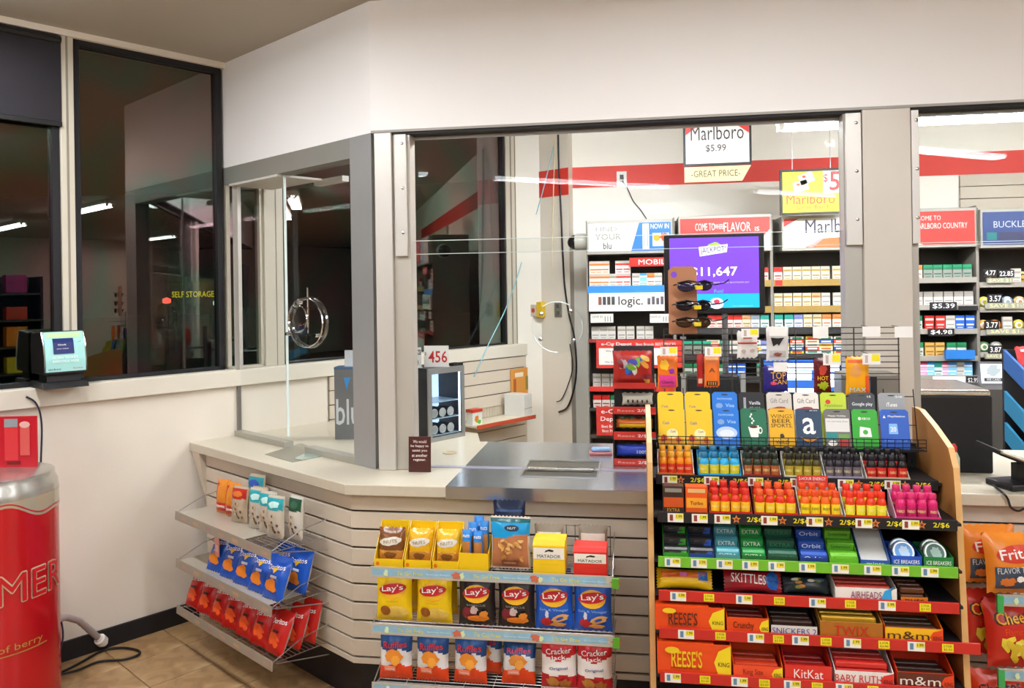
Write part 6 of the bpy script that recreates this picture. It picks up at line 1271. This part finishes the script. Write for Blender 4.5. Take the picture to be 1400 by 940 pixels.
row('', zf[4]+.0005, YK+.035, [(1253, PNK, 'pink'), (1262, PNK, 'pink and white'), (1272, CYN, 'light blue'), (1283, TEALP, 'turquoise'), (1293, PNK, 'mauve'), (1303, CYN, 'sky blue'), (1313, WHT, 'white'), (1324, CYN, 'ice blue')], 'fifth shelf right of right post')
def plate(t, xm, a, b, y0, y1, s, col='#16151a', tc=None):
    p = MB().box(kx(a)-xm, kx(b)-xm, -.012, .0035, kz(a, y1), kz(a, y0)).build('price_plate', M(col, .5), t); f = Face(.012, .001); f.text(s, (kx(a)+kx(b))/2-xm, (kz(a, y0)+kz(a, y1))/2, (kx(b)-kx(a))*.84, (kz(a, y0)-kz(a, y1))*.66, tc or M('#eceae4', .5)); f.done(t, 'lettering')
plate(t, xm, 1271, 1307, 413, 424, '$5.39'); plate(t, xm, 1268, 1303, 449, 459, '$4.98'); plate(t, xm, 1310, 1336, 418, 424, '    '); 
bx_ = MB().box(kx(1290)-xm, kx(1329)-xm, -.03, .01, kz(1310, 490), kz(1310, 478)).build('blue_carton', M('#2a74c0', .4), t)
lp = MB().box(kx(1274)-xm, kx(1318)-xm, .0, .01, kz(1296, 524), kz(1296, 515)).build('light_panel', M('#f2f6ff', .4, emit=1.6), t); plate(t, xm, 1319, 1336, 514, 525, '$2.99')
t, xm, w = rack('grey tin rack at far right of back wall', 1339, 1452, 282, [])
def hF2(f, cx, cz, w, h): f.text('BUCKLE UP', cx-w*.06, cz+h*.12, w*.6, h*.2, M('#c9ccd8', .5)); f.layer = 0; f.rect(cx-w*.45, cx-w*.32, cz-h*.35, cz-h*.12, M('#2a7a78', .4)); f.layer = 0; f.rect(cx-w*.3, cx+w*.2, cz-h*.35, cz-h*.12, M('#3a3a58', .4))
header(t, xm, w, 1343, 1448, 289, 334, M('#33457a', .45), hF2)
zt_ = [kz(1370, y) for y in (386, 420, 452, 482)]
for z in zt_: shelf_of(t, w, z, M('#9b968c', .4), h=.03)
def tin(x, z, col, lab):
    o = thing('tobacco_tin', lab, 'tin', (kx(x), YK+.05, z)); MB().lathe([(.0001, .012), (.030, .012), (.034, .009), (.034, -.012), (.0001, -.012)], 20, (0, 0, .0345), ax='y').build('tin', M(col, .35, .3), o, smooth=True); f = Face(.012, .0008); f.ell(0, .0345, .022, .022, M({'#c9a23a': '#5a4a1a'}.get(col, '#e6e0d0'), .4)); f.ell(.003, .033, .012, .012, M(col, .4)); f.done(o)
for k, (z, its) in enumerate(((zt_[0], ((1361, '#c9862a', 'orange'), (1383, '#c8403a', 'red'), (1402, '#c9a23a', 'gold'))), (zt_[1], ((1349, '#c9c22a', 'yellow'), (1365, '#d6cf20', 'bright yellow'), (1381, '#8a98a8', 'blue grey'), (1398, '#b08a5a', 'tan'))), (zt_[2], ((1348, '#c98a2a', 'orange'), (1364, '#cf7a1f', 'deep orange'), (1396, '#b0a02a', 'olive'))), (zt_[3], ((1348, '#5f8a5a', 'green'), (1365, '#9a9a92', 'grey'))))):
    for (x, c, nm) in its: tin(x, z+.0005, c, 'round %s tobacco tin on %s shelf at far right' % (nm, ORD[k]))
for i, (a, b, y0, y1, s) in enumerate(((1345, 1362, 368, 378, '4.77'), (1364, 1386, 369, 379, '22.85'), (1350, 1369, 402, 414, '3.57'), (1345, 1364, 438, 450, '3.77'), (1350, 1368, 472, 483, '3.87'))): plate(t, xm, a, b, y0, y1, s)
for i, (a, b, y0, y1) in enumerate(((1349, 1384, 380, 387), (1346, 1420, 414, 422), (1347, 1420, 449, 457), (1345, 1372, 483, 490))): plate(t, xm, a, b, y0, y1, 'SAVE $1-5-C' if b > 1400 else 'SAVE $1', '#9a9a8a', M('#e6e2a0', .5))
pack(WHT, (kx(1379), YK+.03, zt_[2]+.0005), 'plain white cigarette pack between tobacco tins at far right'); pack(WHT, (kx(1392), YK+.03, zt_[0]+.0005), 'plain white cigarette pack on top tin shelf at far right')
ls = thing('lit_sign', 'white lit counter sign below the tobacco tins', 'sign', (kx(1357, 5.2), 5.2, kz(1357, 527, 5.2)), rx=-.15); w_ = kx(1376, 5.2)-kx(1338, 5.2); h_ = kz(1357, 494, 5.2)-kz(1357, 527, 5.2)
MB().box(-w_/2, w_/2, 0, .03, 0, h_).build('frame', M('#5f5f62', .4), ls); f = Face(0, .001); f.rect(-w_*.44, w_*.44, h_*.1, h_*.9, M('#dfe4e6', .4, emit=.5)); f.ell(.0, h_*.62, w_*.3, h_*.2, M('#a8b4b8', .4), jag=.3); f.layer = 1; f.rect(-w_*.34, w_*.34, h_*.18, h_*.32, M('#33363c', .4)); f.layer = 2; f.text('WE CARD', 0, h_*.25, w_*.5, h_*.09, WHITE); f.done(ls, 'sign_print')
sn = MB().box(-.2, .2, -.18, .18, 0, ls.location.z-.0007).build('back_counter', M('#4a4642', .5), loc=(kx(1357, 5.2)+.02, 5.20, 0)); tag(sn, 'dark low cabinet carrying the white lit sign', 'cabinet')
# ---- signs hung above -------------------------------------------------------
YH = 5.30
def hang_sign(lab, a, b, y0, y1, zt=None):
    x0, x1 = onY(a, 250, YH).x, onY(b, 250, YH).x; z0 = onY((a+b)/2, y1, YH).z; z1 = zt or onY((a+b)/2, y0, YH).z
    t = thing('hanging_sign', lab, 'sign', ((x0+x1)/2, YH, z0)); w, h = x1-x0, z1-z0; fr = .014; mb = MB()
    for q in ((-w/2, w/2, 0, fr), (-w/2, w/2, h-fr, h), (-w/2, -w/2+fr, fr, h-fr), (w/2-fr, w/2, fr, h-fr)): mb.box(q[0], q[1], -.012, .012, q[2], q[3])
    mb.build('frame', BLACK, t); 
    for x in (-w*.3, w*.3): MB().tube([(x, 0, h), (x, 0, CEIL-z0)], .002, 5).build('wire', STEEL, t)
    return t, w, h
t, w, h = hang_sign('black framed red and white cigarette sign hanging behind glass', 935, 1028, 150, 226, 2.86)
MB().box(-w/2+.014, w/2-.014, -.006, .006, .014, h-.014).build('panel', M('#e4e1dc', .4), t); f = Face(.006, .001); f.blob([(-w*.46, h*.96), (-w*.46, h*.60), (0, h*1.02), (w*.46, h*.60), (w*.46, h*.96), (0, h*.965)], M('#cf3a32', .4), 1); f.layer = 1
f.mb = MB(); f.layer = 0; f.blob([(-w*.465, h*.55), (0, h*.95), (-w*.465, h*.955)], M('#cf3a32', .4), 1); f.layer = 0; f.blob([(w*.465, h*.55), (w*.465, h*.955), (0, h*.95)], M('#cf3a32', .4), 1)
f.text('Marlboro', 0, h*.58, w*.78, h*.26, M('#3a3434', .4)); f.layer = 0; f.text('$5.99', -w*.02, h*.30, w*.30, h*.14, M('#4a4646', .4)); f.done(t)
tbm = MB().prism([(-w*.49, -.105), (w*.36, -.105), (w*.49, -.006), (-w*.49, -.006)], -.005, .005, 'y').build('price_tab', M('#dcc896', .45), t); f = Face(.005, .001); f.text('-GREAT PRICE-', -w*.03, -.052, w*.72, .042, M('#3f382c', .4)); f.done(t, 'lettering')
t, w, h = hang_sign('black framed yellow cigarette sign hanging beside right post', 1066, 1153, 231, 293)
MB().box(-w/2+.014, w/2-.014, -.006, .006, .014, h-.014).build('panel', M('#dcc81c', .4), t); f = Face(.006, .001); f.rect(w*.18, w*.465, h*.46, h*.955, M('#ece8dc', .4)); f.text('$', w*.22, h*.78, w*.07, h*.2, RED); f.layer = 1; f.text('5', w*.36, h*.72, w*.16, h*.42, RED); f.layer = 0
f.text('Marlboro', -w*.02, h*.34, w*.76, h*.22, M('#b8301c', .4)); f.layer = 0; f.text('Special Blend', 0, h*.15, w*.5, h*.12, M('#c4581c', .4)); f.layer = 0
for (cx, cz, rt_) in ((-w*.08, h*.80, .35), (-w*.17, h*.63, .25)): f.layer = 0; f.blob([(cx+a*cos(rt_)-b*sin(rt_), cz+a*sin(rt_)+b*cos(rt_)) for (a, b) in ((-.045, -.033), (.045, -.033), (.045, .033), (-.045, .033))], M('#e4ded0', .4), 1); f.ell(cx-.015, cz+.01, .012, .009, M('#c8502a', .4))
f.done(t)
# outlet cord down the back wall
cable('outlet_cord', 'thin black cord hanging from wall outlet to header sign', 'cord', [onY(851, 247, YB-.03), onY(858, 258, YB-.008), onY(866, 275, YB-.008), onY(876, 287, YB-.008), onY(884, 299, YB-.008)], .0035, BLACK)
# ================================================================== INSIDE ON THE COUNTER
YM = 3.86
x0, x1 = onY(908, 370, YM).x, onY(1045, 370, YM).x; z0, z1 = onY(976, 428, YM).z, onY(976, 320, YM).z
mo = thing('jackpot_monitor', 'flat monitor with purple jackpot screen on pole inside booth', 'monitor', ((x0+x1)/2, YM, ZC+.0025)); w, h = x1-x0, z1-z0; zo = z0-ZC-.0025
MB().box(-w/2, w/2, -.012, .03, zo, zo+h).build('bezel', M('#16151c', .3), mo, bevel=.006)
f = Face(.0122, .0006); b = .026; SCR = 1.0
f.rect(-w/2+b, w/2-b, zo+b+.068, zo+h-b*.6, M('#7a45e6', .3, emit=.75)); f.layer = 0; f.rect(-w/2+b, w/2-b, zo+b, zo+b+.067, M('#1fb4f4', .3, emit=.8)); f.done(mo, 'screen')
f = Face(.0128, .0008); W1 = M('#ffffff', .4, emit=1.1); f.ell(0.01, zo+h*.82, w*.08, h*.07, M('#b4e050', .4, emit=.5), jag=.2); f.blob([(-w*.14, zo+h*.72), (w*.13, zo+h*.77), (w*.14, zo+h*.87), (-w*.15, zo+h*.84)], M('#f0ecff', .4, emit=.8), 1); f.layer = 4; f.text('JACKPOT!', -.003, zo+h*.795, w*.25, h*.085, M('#141c50', .6), rot=.10)
f.layer = 1; f.text('$11,647', .0, zo+h*.52, w*.46, h*.13, W1); f.layer = 1; f.text('LAST DRAW THURSDAY, JUNE 21, $5,219 PLAYED 2017', .04, zo+h*.385, w*.52, h*.022, M('#e6dcff', .4, emit=.7)); f.layer = 1; f.text('Fun!', .02, zo+h*.28, w*.09, h*.045, M('#2fb8ff', .4, emit=.8)); f.layer = 1; f.ell(.01, zo+h*.125, w*.07, h*.07, M('#f0f4fa', .4, emit=.8)); f.ell(.01, zo+h*.15, w*.03, h*.025, M('#e0405a', .4, emit=.6)); f.text('LOTTERY', .01, zo+h*.115, w*.11, h*.035, M('#2a6ac8', .4, emit=.4)); f.layer = 1; f.text('www.calottery.com', w*.28, zo+h*.09, w*.2, h*.018, M('#bfeaff', .4, emit=.6)); f.done(mo, 'screen_image')
MB().tube([(.05, .02, .012), (.05, .02, zo+.04)], .014, 12).build('pole', M('#77777a', .35, .5), mo, smooth=True); MB().box(-.03, .13, -.02, .10, 0, .012).build('base', BLACK, mo, bevel=.004)
# sunglasses card on the wire grid
YSG = 2.925; x0, x1 = onY(914, 410, YSG).x, onY(953, 410, YSG).x; z0, z1 = onY(933, 456, YSG).z, onY(933, 364, YSG).z
sd_ = thing('sunglasses_card', 'brown cardboard sunglasses card rising above the wire grid', 'display card', ((x0+x1)/2, YSG, z0)); w, h = x1-x0, z1-z0
BRC = M('#a8714e', .6, var=.08); mb = MB().prism([(-w/2, 0), (w/2, 0), (w/2, h-.015), (w/2-.015, h), (-w/2+.015, h), (-w/2, h-.015)], -.002, .002, 'y'); mb.build('card', BRC, sd_)
Face(.002, .0007).ell(-w*.3, h*.88, .011, .011, M('#7a45c8', .4)).done(sd_); MB().tube([(0, .006, -.16), (0, .006, h*.9)], .003, 6).build('post', STEEL, sd_)
MB().box(-.01, .01, .002, .028, -.02, -.012).build('clip', STEEL, sd_)
for i, (cx, cz, tint, rot) in enumerate(((952, 391, '#2a2440', .04), (950, 418, '#14141c', -.03), (950, 441, '#3a2414', -.02))):
    P = onY(cx, cz, YSG-.035); sgz = thing('sunglasses', '%s lensed wraparound sunglasses, %s on the brown card' % (('purple black', 'black', 'brown')[i], ('top', 'middle', 'bottom')[i]), 'sunglasses', P, .25)
    for sgn in (-1, 1):
        v = []; n = 14
        mb = MB().lathe([(.0001, .006), (.016, .0045), (.026, .001), (.028, -.002), (.024, -.003)], 16, (0, 0, 0), ax='y'); mb.v = [(x*1.12+sgn*.034, y+abs(x*1.12+sgn*.034)*.22, z*.68+.004*sgn*rot*10) for (x, y, z) in mb.v]; mb.build('lens', M(tint, .08, .2), sgz, smooth=True)
        MB().tube([(sgn*.066, .016, .006), (sgn*.072, .022, .006), (sgn*.074+.0, .03, .004)] if sgn < 0 else [(.066, .016, .006), (.074, .02, .004), (.10, -.01, .010), (.115, -.02, .022)], .0025, 6).build('temple', BLACK, sgz, smooth=True)
    MB().tube([(-.012, -.004, .004), (0, -.006, .008), (.012, -.004, .004)], .0028, 6).build('bridge', BLACK, sgz, smooth=True); MB().tube([(-.066, .012, .012), (-.03, -.002, .02), (0, -.004, .014), (.03, -.002, .02), (.066, .012, .012)], .0026, 6).build('brow', BLACK, sgz, smooth=True)
    MB().box(-.006, .02, -.0095, -.0085, -.012, .002).build('sticker', M('#d8c21c', .4), sgz); MB().box(-.014, .014, .0, .033, -.004, .004).build('holder', M('#cfc8c0', .3), sgz)
# register backs and screens
YR_ = 3.60
def zc_(x, y, Y): return onY(x, y, Y).z-ZC-.0025
x0, x1 = onY(931, 530, YR_).x, onY(1021, 530, YR_).x; rg = thing('register_terminal', 'black register terminal with grey side posts behind the gift cards', 'register', ((x0+x1)/2, YR_, ZC+.0025)); w = x1-x0; ht = zc_(976, 514, YR_)
MB().prism([(0, .03), (.12, .03), (.10, ht), (.03, ht)], -w/2+.03, w/2-.03, 'x').build('body', BLACK, rg, bevel=.006); MB().box(-w/2, w/2, -.02, .16, 0, .03).build('base', M('#3a3a3e', .4), rg, bevel=.004)
for sgn in (-1, 1): MB().box(sgn*(w/2-.012)-.011, sgn*(w/2-.012)+.011, .02, .06, .03, ht+.01).build('side_post', M('#a9a9a8', .4), rg, bevel=.004)
MB().box(-w/2+.05, w/2-.05, -.004, .002, .04, ht*.5).build('front_label', M('#2a6a9a', .4), rg)
x0, x1 = onY(1040, 515, YR_).x, onY(1153, 515, YR_).x; tm_ = thing('touch_screen', 'bright blue and white touch screen behind hanging candy bags', 'screen', ((x0+x1)/2, YR_, ZC+.0025)); w = x1-x0; zb_, zt2 = zc_(1096, 539, YR_), zc_(1096, 487, YR_)
MB().box(-w/2, w/2, 0, .04, zb_, zt2).build('casing', M('#20242e', .4), tm_, bevel=.006); f = Face(0, .001); f.rect(-w*.46, w*.46, zb_+.015, zt2-.015, M('#3a6fd0', .3, emit=.6)); h = zt2-zb_; SW = M('#f4f8ff', .3, emit=2.2)
for q in ((-w*.22, w*.12, .38, .62), (-w*.22, w*.14, .64, .82), (w*.30, w*.44, .20, .55), (w*.30, w*.45, .60, .80), (-w*.24, w*.14, .06, .16), (-w*.40, -w*.24, .3, .7)): f.layer = 1; f.rect(q[0], q[1], zb_+h*q[2], zb_+h*q[3], SW if q[0] > -w*.3 else M('#4ac8f0', .3, emit=1.))
f.done(tm_, 'screen'); MB().box(-.05, .05, .04, .10, 0, zb_+.08).build('stand', BLACK, tm_); MB().box(-.09, .09, -.02, .14, 0, .012).build('foot', BLACK, tm_)
x0, x1 = onY(1151, 540, 3.14).x, onY(1229, 540, 3.14).x; gb = thing('metal_box', 'grey metal box on counter at foot of right post', 'box', ((x0+x1)/2, 3.14, ZC+.0005)); w = x1-x0; h = onY(1190, 511, 3.14).z-ZC
MB().box(-w/2, w/2, 0, .125, 0, h).build('housing', M('#8b867d', .4, .35, var=.05), gb, bevel=.006); MB().box(-w/2+.02, -w/2+.05, -.0015, 0, .02, h-.02).build('painted_reflection', M('#a09b93', .35, .5), gb)  # lighter upright strip stands in for a reflection on the housing
# ================================================================== FAR RIGHT
P = onZ(1300, 646, ZC); YX = P.y
x0, x1 = onY(1256, 600, YX).x, onY(1358, 600, YX).x; bx = thing('register_cabinet', 'tall black register cabinet with chrome lid on right counter', 'register', ((x0+x1)/2, YX, ZC+.0005)); w = x1-x0; h = onY(1306, 541, YX).z-ZC
MB().box(-w/2, w/2, 0, .34, .0, h).build('body', M('#141316', .45, bump=.05, bscale=200), bx, bevel=.006)
MB().prism([(-.004, h), (.345, h), (.34, h+.03), (.0, h+.024)], -w/2-.004, w/2-.006, 'x').build('chrome_lid', M('#c9c2b6', .2, .85), bx, bevel=.008)
P = onZ(1375, 668, ZC); tm2 = thing('card_terminal', 'dark tilted card payment terminal at right edge of counter', 'card reader', (P.x+.05, P.y+.02, ZC+.0005), .35)
MB().box(-.07, .12, -.05, .08, 0, .025).build('base', M('#1b1a1d', .4), tm2, bevel=.006); MB().prism([(.0, .025), (.03, .025), (.03, .09), (.0, .09)], .0, .05, 'x').build('neck', BLACK, tm2)
mb = MB(); mb.add([(-.10, -.03, .15), (.16, -.08, .045), (.16, .06, .055), (-.10, .09, .17), (-.10, -.03, .132), (.16, -.08, .027), (.16, .06, .037), (-.10, .09, .152)], [(0,1,2,3),(7,6,5,4),(0,4,5,1),(1,5,6,2),(2,6,7,3),(3,7,4,0)]); mb.build('keypad_body', M('#161518', .7), tm2, bevel=.004)
mb = MB(); mb.tube([(-.10, -.035, .146), (.16, -.085, .041)], .006, 8).build('metal_edge', M('#a9a79c', .3, .6), tm2, smooth=True); MB().add([(-.05, -.015, .137), (.06, -.035, .092), (.06, .03, .098), (-.05, .05, .144)], [(0, 1, 2, 3)]).build('screen', M('#2a2d33', .6), tm2)
cable('terminal_cable', 'black cable looping off counter below the card terminal', 'cable', [onZ(1352, 655, ZC+.006), onZ(1360, 664, ZC+.006), onZ(1372, 674, ZC+.007), onY(1378, 682, 3.098), onY(1382, 693, 3.09), onY(1392, 698, 3.09), onY(1402, 694, 3.094), onY(1414, 690, 3.094)], .004, BLACK)
P = onZ(1303, 655, ZC); sb_ = thing('pump_bottle', 'small clear bottle with red cap beside wooden panel', 'bottle', (P.x+.005, P.y, ZC+.0005)); MB().lathe([(.018, 0), (.02, .003), (.02, .085), (.012, .105), (.009, .11)], 16).build('bottle', M('#c9cfae', .2), sb_, smooth=True); MB().lathe([(.011, .109), (.011, .13), (.005, .14)], 12).build('cap', M('#cf3326', .4), sb_, smooth=True)
# chips on the right slatwall
ZR1 = onY(1366, 812, 2.90).z; ZR2 = onY(1368, 914, 2.90).z; xs0 = onY(1364, 812, 2.90).x; wS = .80
for k, (zz, nm) in enumerate(((ZR1, 'upper'), (ZR2, 'lower'))):
    sh = wire_shelf('%s wire shelf with blue promo strip right of candy fixture' % nm, (xs0+wS/2, 2.90, zz-.010), 0, wS, .246, M('#b9b4a6', .4, .2), True, group='right snack shelves', sides=False); MB().box(-wS/2-.004, -wS/2+.016, -.008, .004, -.05, .008).build('corner_clip', M('#3fae5a', .4), sh)
def d_fri(fc, w, h): fc.ell(.02*w, .66*h, w*.36, h*.15, M('#cf3a24', .35), rot=.1); fc.text('Fritos', .02*w, .67*h, w*.62, h*.17, WHITE, rot=.12); fc.layer = 0; fc.rect(-w*.38, w*.42, h*.08, h*.44, M('#3a4a5e', .35), n=6); fc.layer = 1; fc.text('FLAVOR TWISTS', 0, h*.40, w*.7, h*.10, M('#d5d8de', .4), rot=.08); fc.layer = 1; fc.ell(-w*.2, h*.2, w*.12, h*.07, M('#d8742a', .4), jag=.3).ell(w*.18, h*.22, w*.12, h*.07, M('#d8742a', .4), jag=.3).ell(0, h*.25, w*.07, h*.05, WHITE, jag=.2)
def d_che(fc, w, h):
    fc.text('Cheetos', 0, .74*h, w*.74, h*.19, M('#2a1410', .4), rot=.12); fc.text('Cheetos', .004, .745*h, w*.72, h*.17, M('#efb01c', .4), rot=.12); fc.layer = 0; fc.text('Flamin Hot', .05*w, .54*h, w*.55, h*.10, M('#e8501c', .4), rot=.08)
    for k in range(12): r = random.Random(k+5); fc.layer = k % 3; fc.ell((r.random()-.5)*w*.6, h*(.12+.3*r.random()), w*.12, h*.05, M(('#e8d23a', '#efe06a', '#d8b82a')[k % 3], .4), n=9, rings=2, rot=r.random()*3, jag=.2)
fr1 = make_bag('corn_chip_bag', 'orange corn chip bag with red oval logo, front one at right', 'chip bag', .20, .20, .07, M('#e0842a', .28), d_fri, seed=70); fr1.location = (xs0+.075, 2.935, ZR1-.0078); fr1.rotation_euler = (-.18, 0, .1)
dup(fr1, 'orange corn chip bag half hidden behind the front one', (xs0+.03, 3.03, ZR1-.0078), .12, -.12)
dup(fr1, 'orange corn chip bag beyond right edge of view', (xs0+.30, 2.935, ZR1-.0078), 0, -.15)
ch1 = make_bag('cheese_puff_bag', 'red cheese puff bag with yellow lettering at right', 'chip bag', .20, .225, .07, M('#c42a1c', .28), d_che, seed=71); ch1.location = (xs0+.075, 2.935, ZR2-.0078); ch1.rotation_euler = (-.18, 0, .08)
dup(ch1, 'red cheese puff bag half hidden behind the front one', (xs0+.025, 3.03, ZR2-.0078), .15, -.1)
ZR3 = ZR2-.265; sh = wire_shelf('lowest wire shelf right of candy fixture', (xs0-.03+wS/2, 2.90, ZR3-.010), 0, wS, .246, M('#b9b4a6', .4, .2), True, group='right snack shelves', sides=False)
def d_hot(fc, w, h): fc.text('Cheetos', 0, .78*h, w*.7, h*.15, M('#1c1414', .4), rot=.2); fc.layer = 0; fc.ell(.0, .45*h, w*.3, h*.15, M('#1f1a1c', .4), jag=.3); fc.ell(.05*w, .3*h, w*.2, h*.1, M('#e8541c', .4), jag=.3)
ht1 = make_bag('cheese_puff_bag', 'orange red and black cheese puff bag at bottom right corner', 'chip bag', .19, .235, .07, M('#d03a1a', .28), d_hot, seed=72); ht1.location = (xs0+.02, 2.94, ZR3-.0078); ht1.rotation_euler = (-.15, 0, -.1)
dup(ht1, 'orange red and black cheese puff bag beside the corner one', (xs0+.21, 2.94, ZR3-.0078), .05, -.15)
# slanted blue candy display at the right edge
YD = 4.35; dsp = thing('slanted_display', 'blue sided slanting candy display at right edge', 'display rack', (onY(1373, 550, YD).x, YD, 0)); dx = dsp.location.x
for k, (ya, yb2) in enumerate(((478, 504), (534, 560), (577, 602))):
    za, zb2 = onY(1374, ya, YD).z, onY(1374, yb2, YD).z
    MB().prism([(0, zb2), (0, za), (-.36, za-.14), (-.36, zb2-.14)], 0, .012, 'x').build('blue_side', M(('#2a5590', '#2c769c', '#2c7aa0')[k], .5), dsp); MB().prism([(0, zb2), (0, zb2+.01), (-.36, zb2-.13), (-.36, zb2-.14)], .012, .6, 'x').build('tray_floor', BLACK, dsp)
MB().box(0, .6, 0, .02, 0, onY(1374, 478, YD).z).build('back_panel', M('#26252a', .5), dsp); MB().box(.0, .012, -.34, 0, 0, onY(1374, 602, YD).z-.14).build('leg_panel', M('#2a2a30', .5), dsp)
z = onY(1376, 478, YD).z
rbg = make_bag('candy_bag', 'red candy bag on top tray of slanting blue display', 'candy bag', .20, .13, .05, M('#b8282a', .25), lambda f, w, h: (f.ell(0, h*.45, w*.3, h*.16, M('#cfc8c8', .4), rot=-.4), f.rect(-w*.4, w*.4, h*.76, h*.86, M('#d8a0a0', .4), n=3)), seed=73); rbg.location = (dx+.13, YD-.08, onY(1374, 504, YD).z-.01); rbg.rotation_euler = (-.3, 0, .05)

# ---- let every standing pouch and packet rest on its lowest point instead of on its nominal base
def lowest(o):
    R_ = o.rotation_euler.to_matrix() @ Matrix.Diagonal(o.scale); lo_ = 1e9
    for c in o.children:
        if c.type == 'MESH' and not c.name.startswith(('printed', 'small')): lo_ = min(lo_, min((R_ @ v.co).z for v in c.data.vertices))
    return lo_
for o in list(COL.objects):
    if o.type == 'EMPTY' and o.parent is None and o.get('category') in ('chip bag', 'popcorn bag', 'snack bag', 'snack packet', 'nut pouch', 'candy bag') and not o.get('label', '').endswith('wire grid') and 'hanging' not in o['label']:
        o.location.z += .0003-lowest(o)
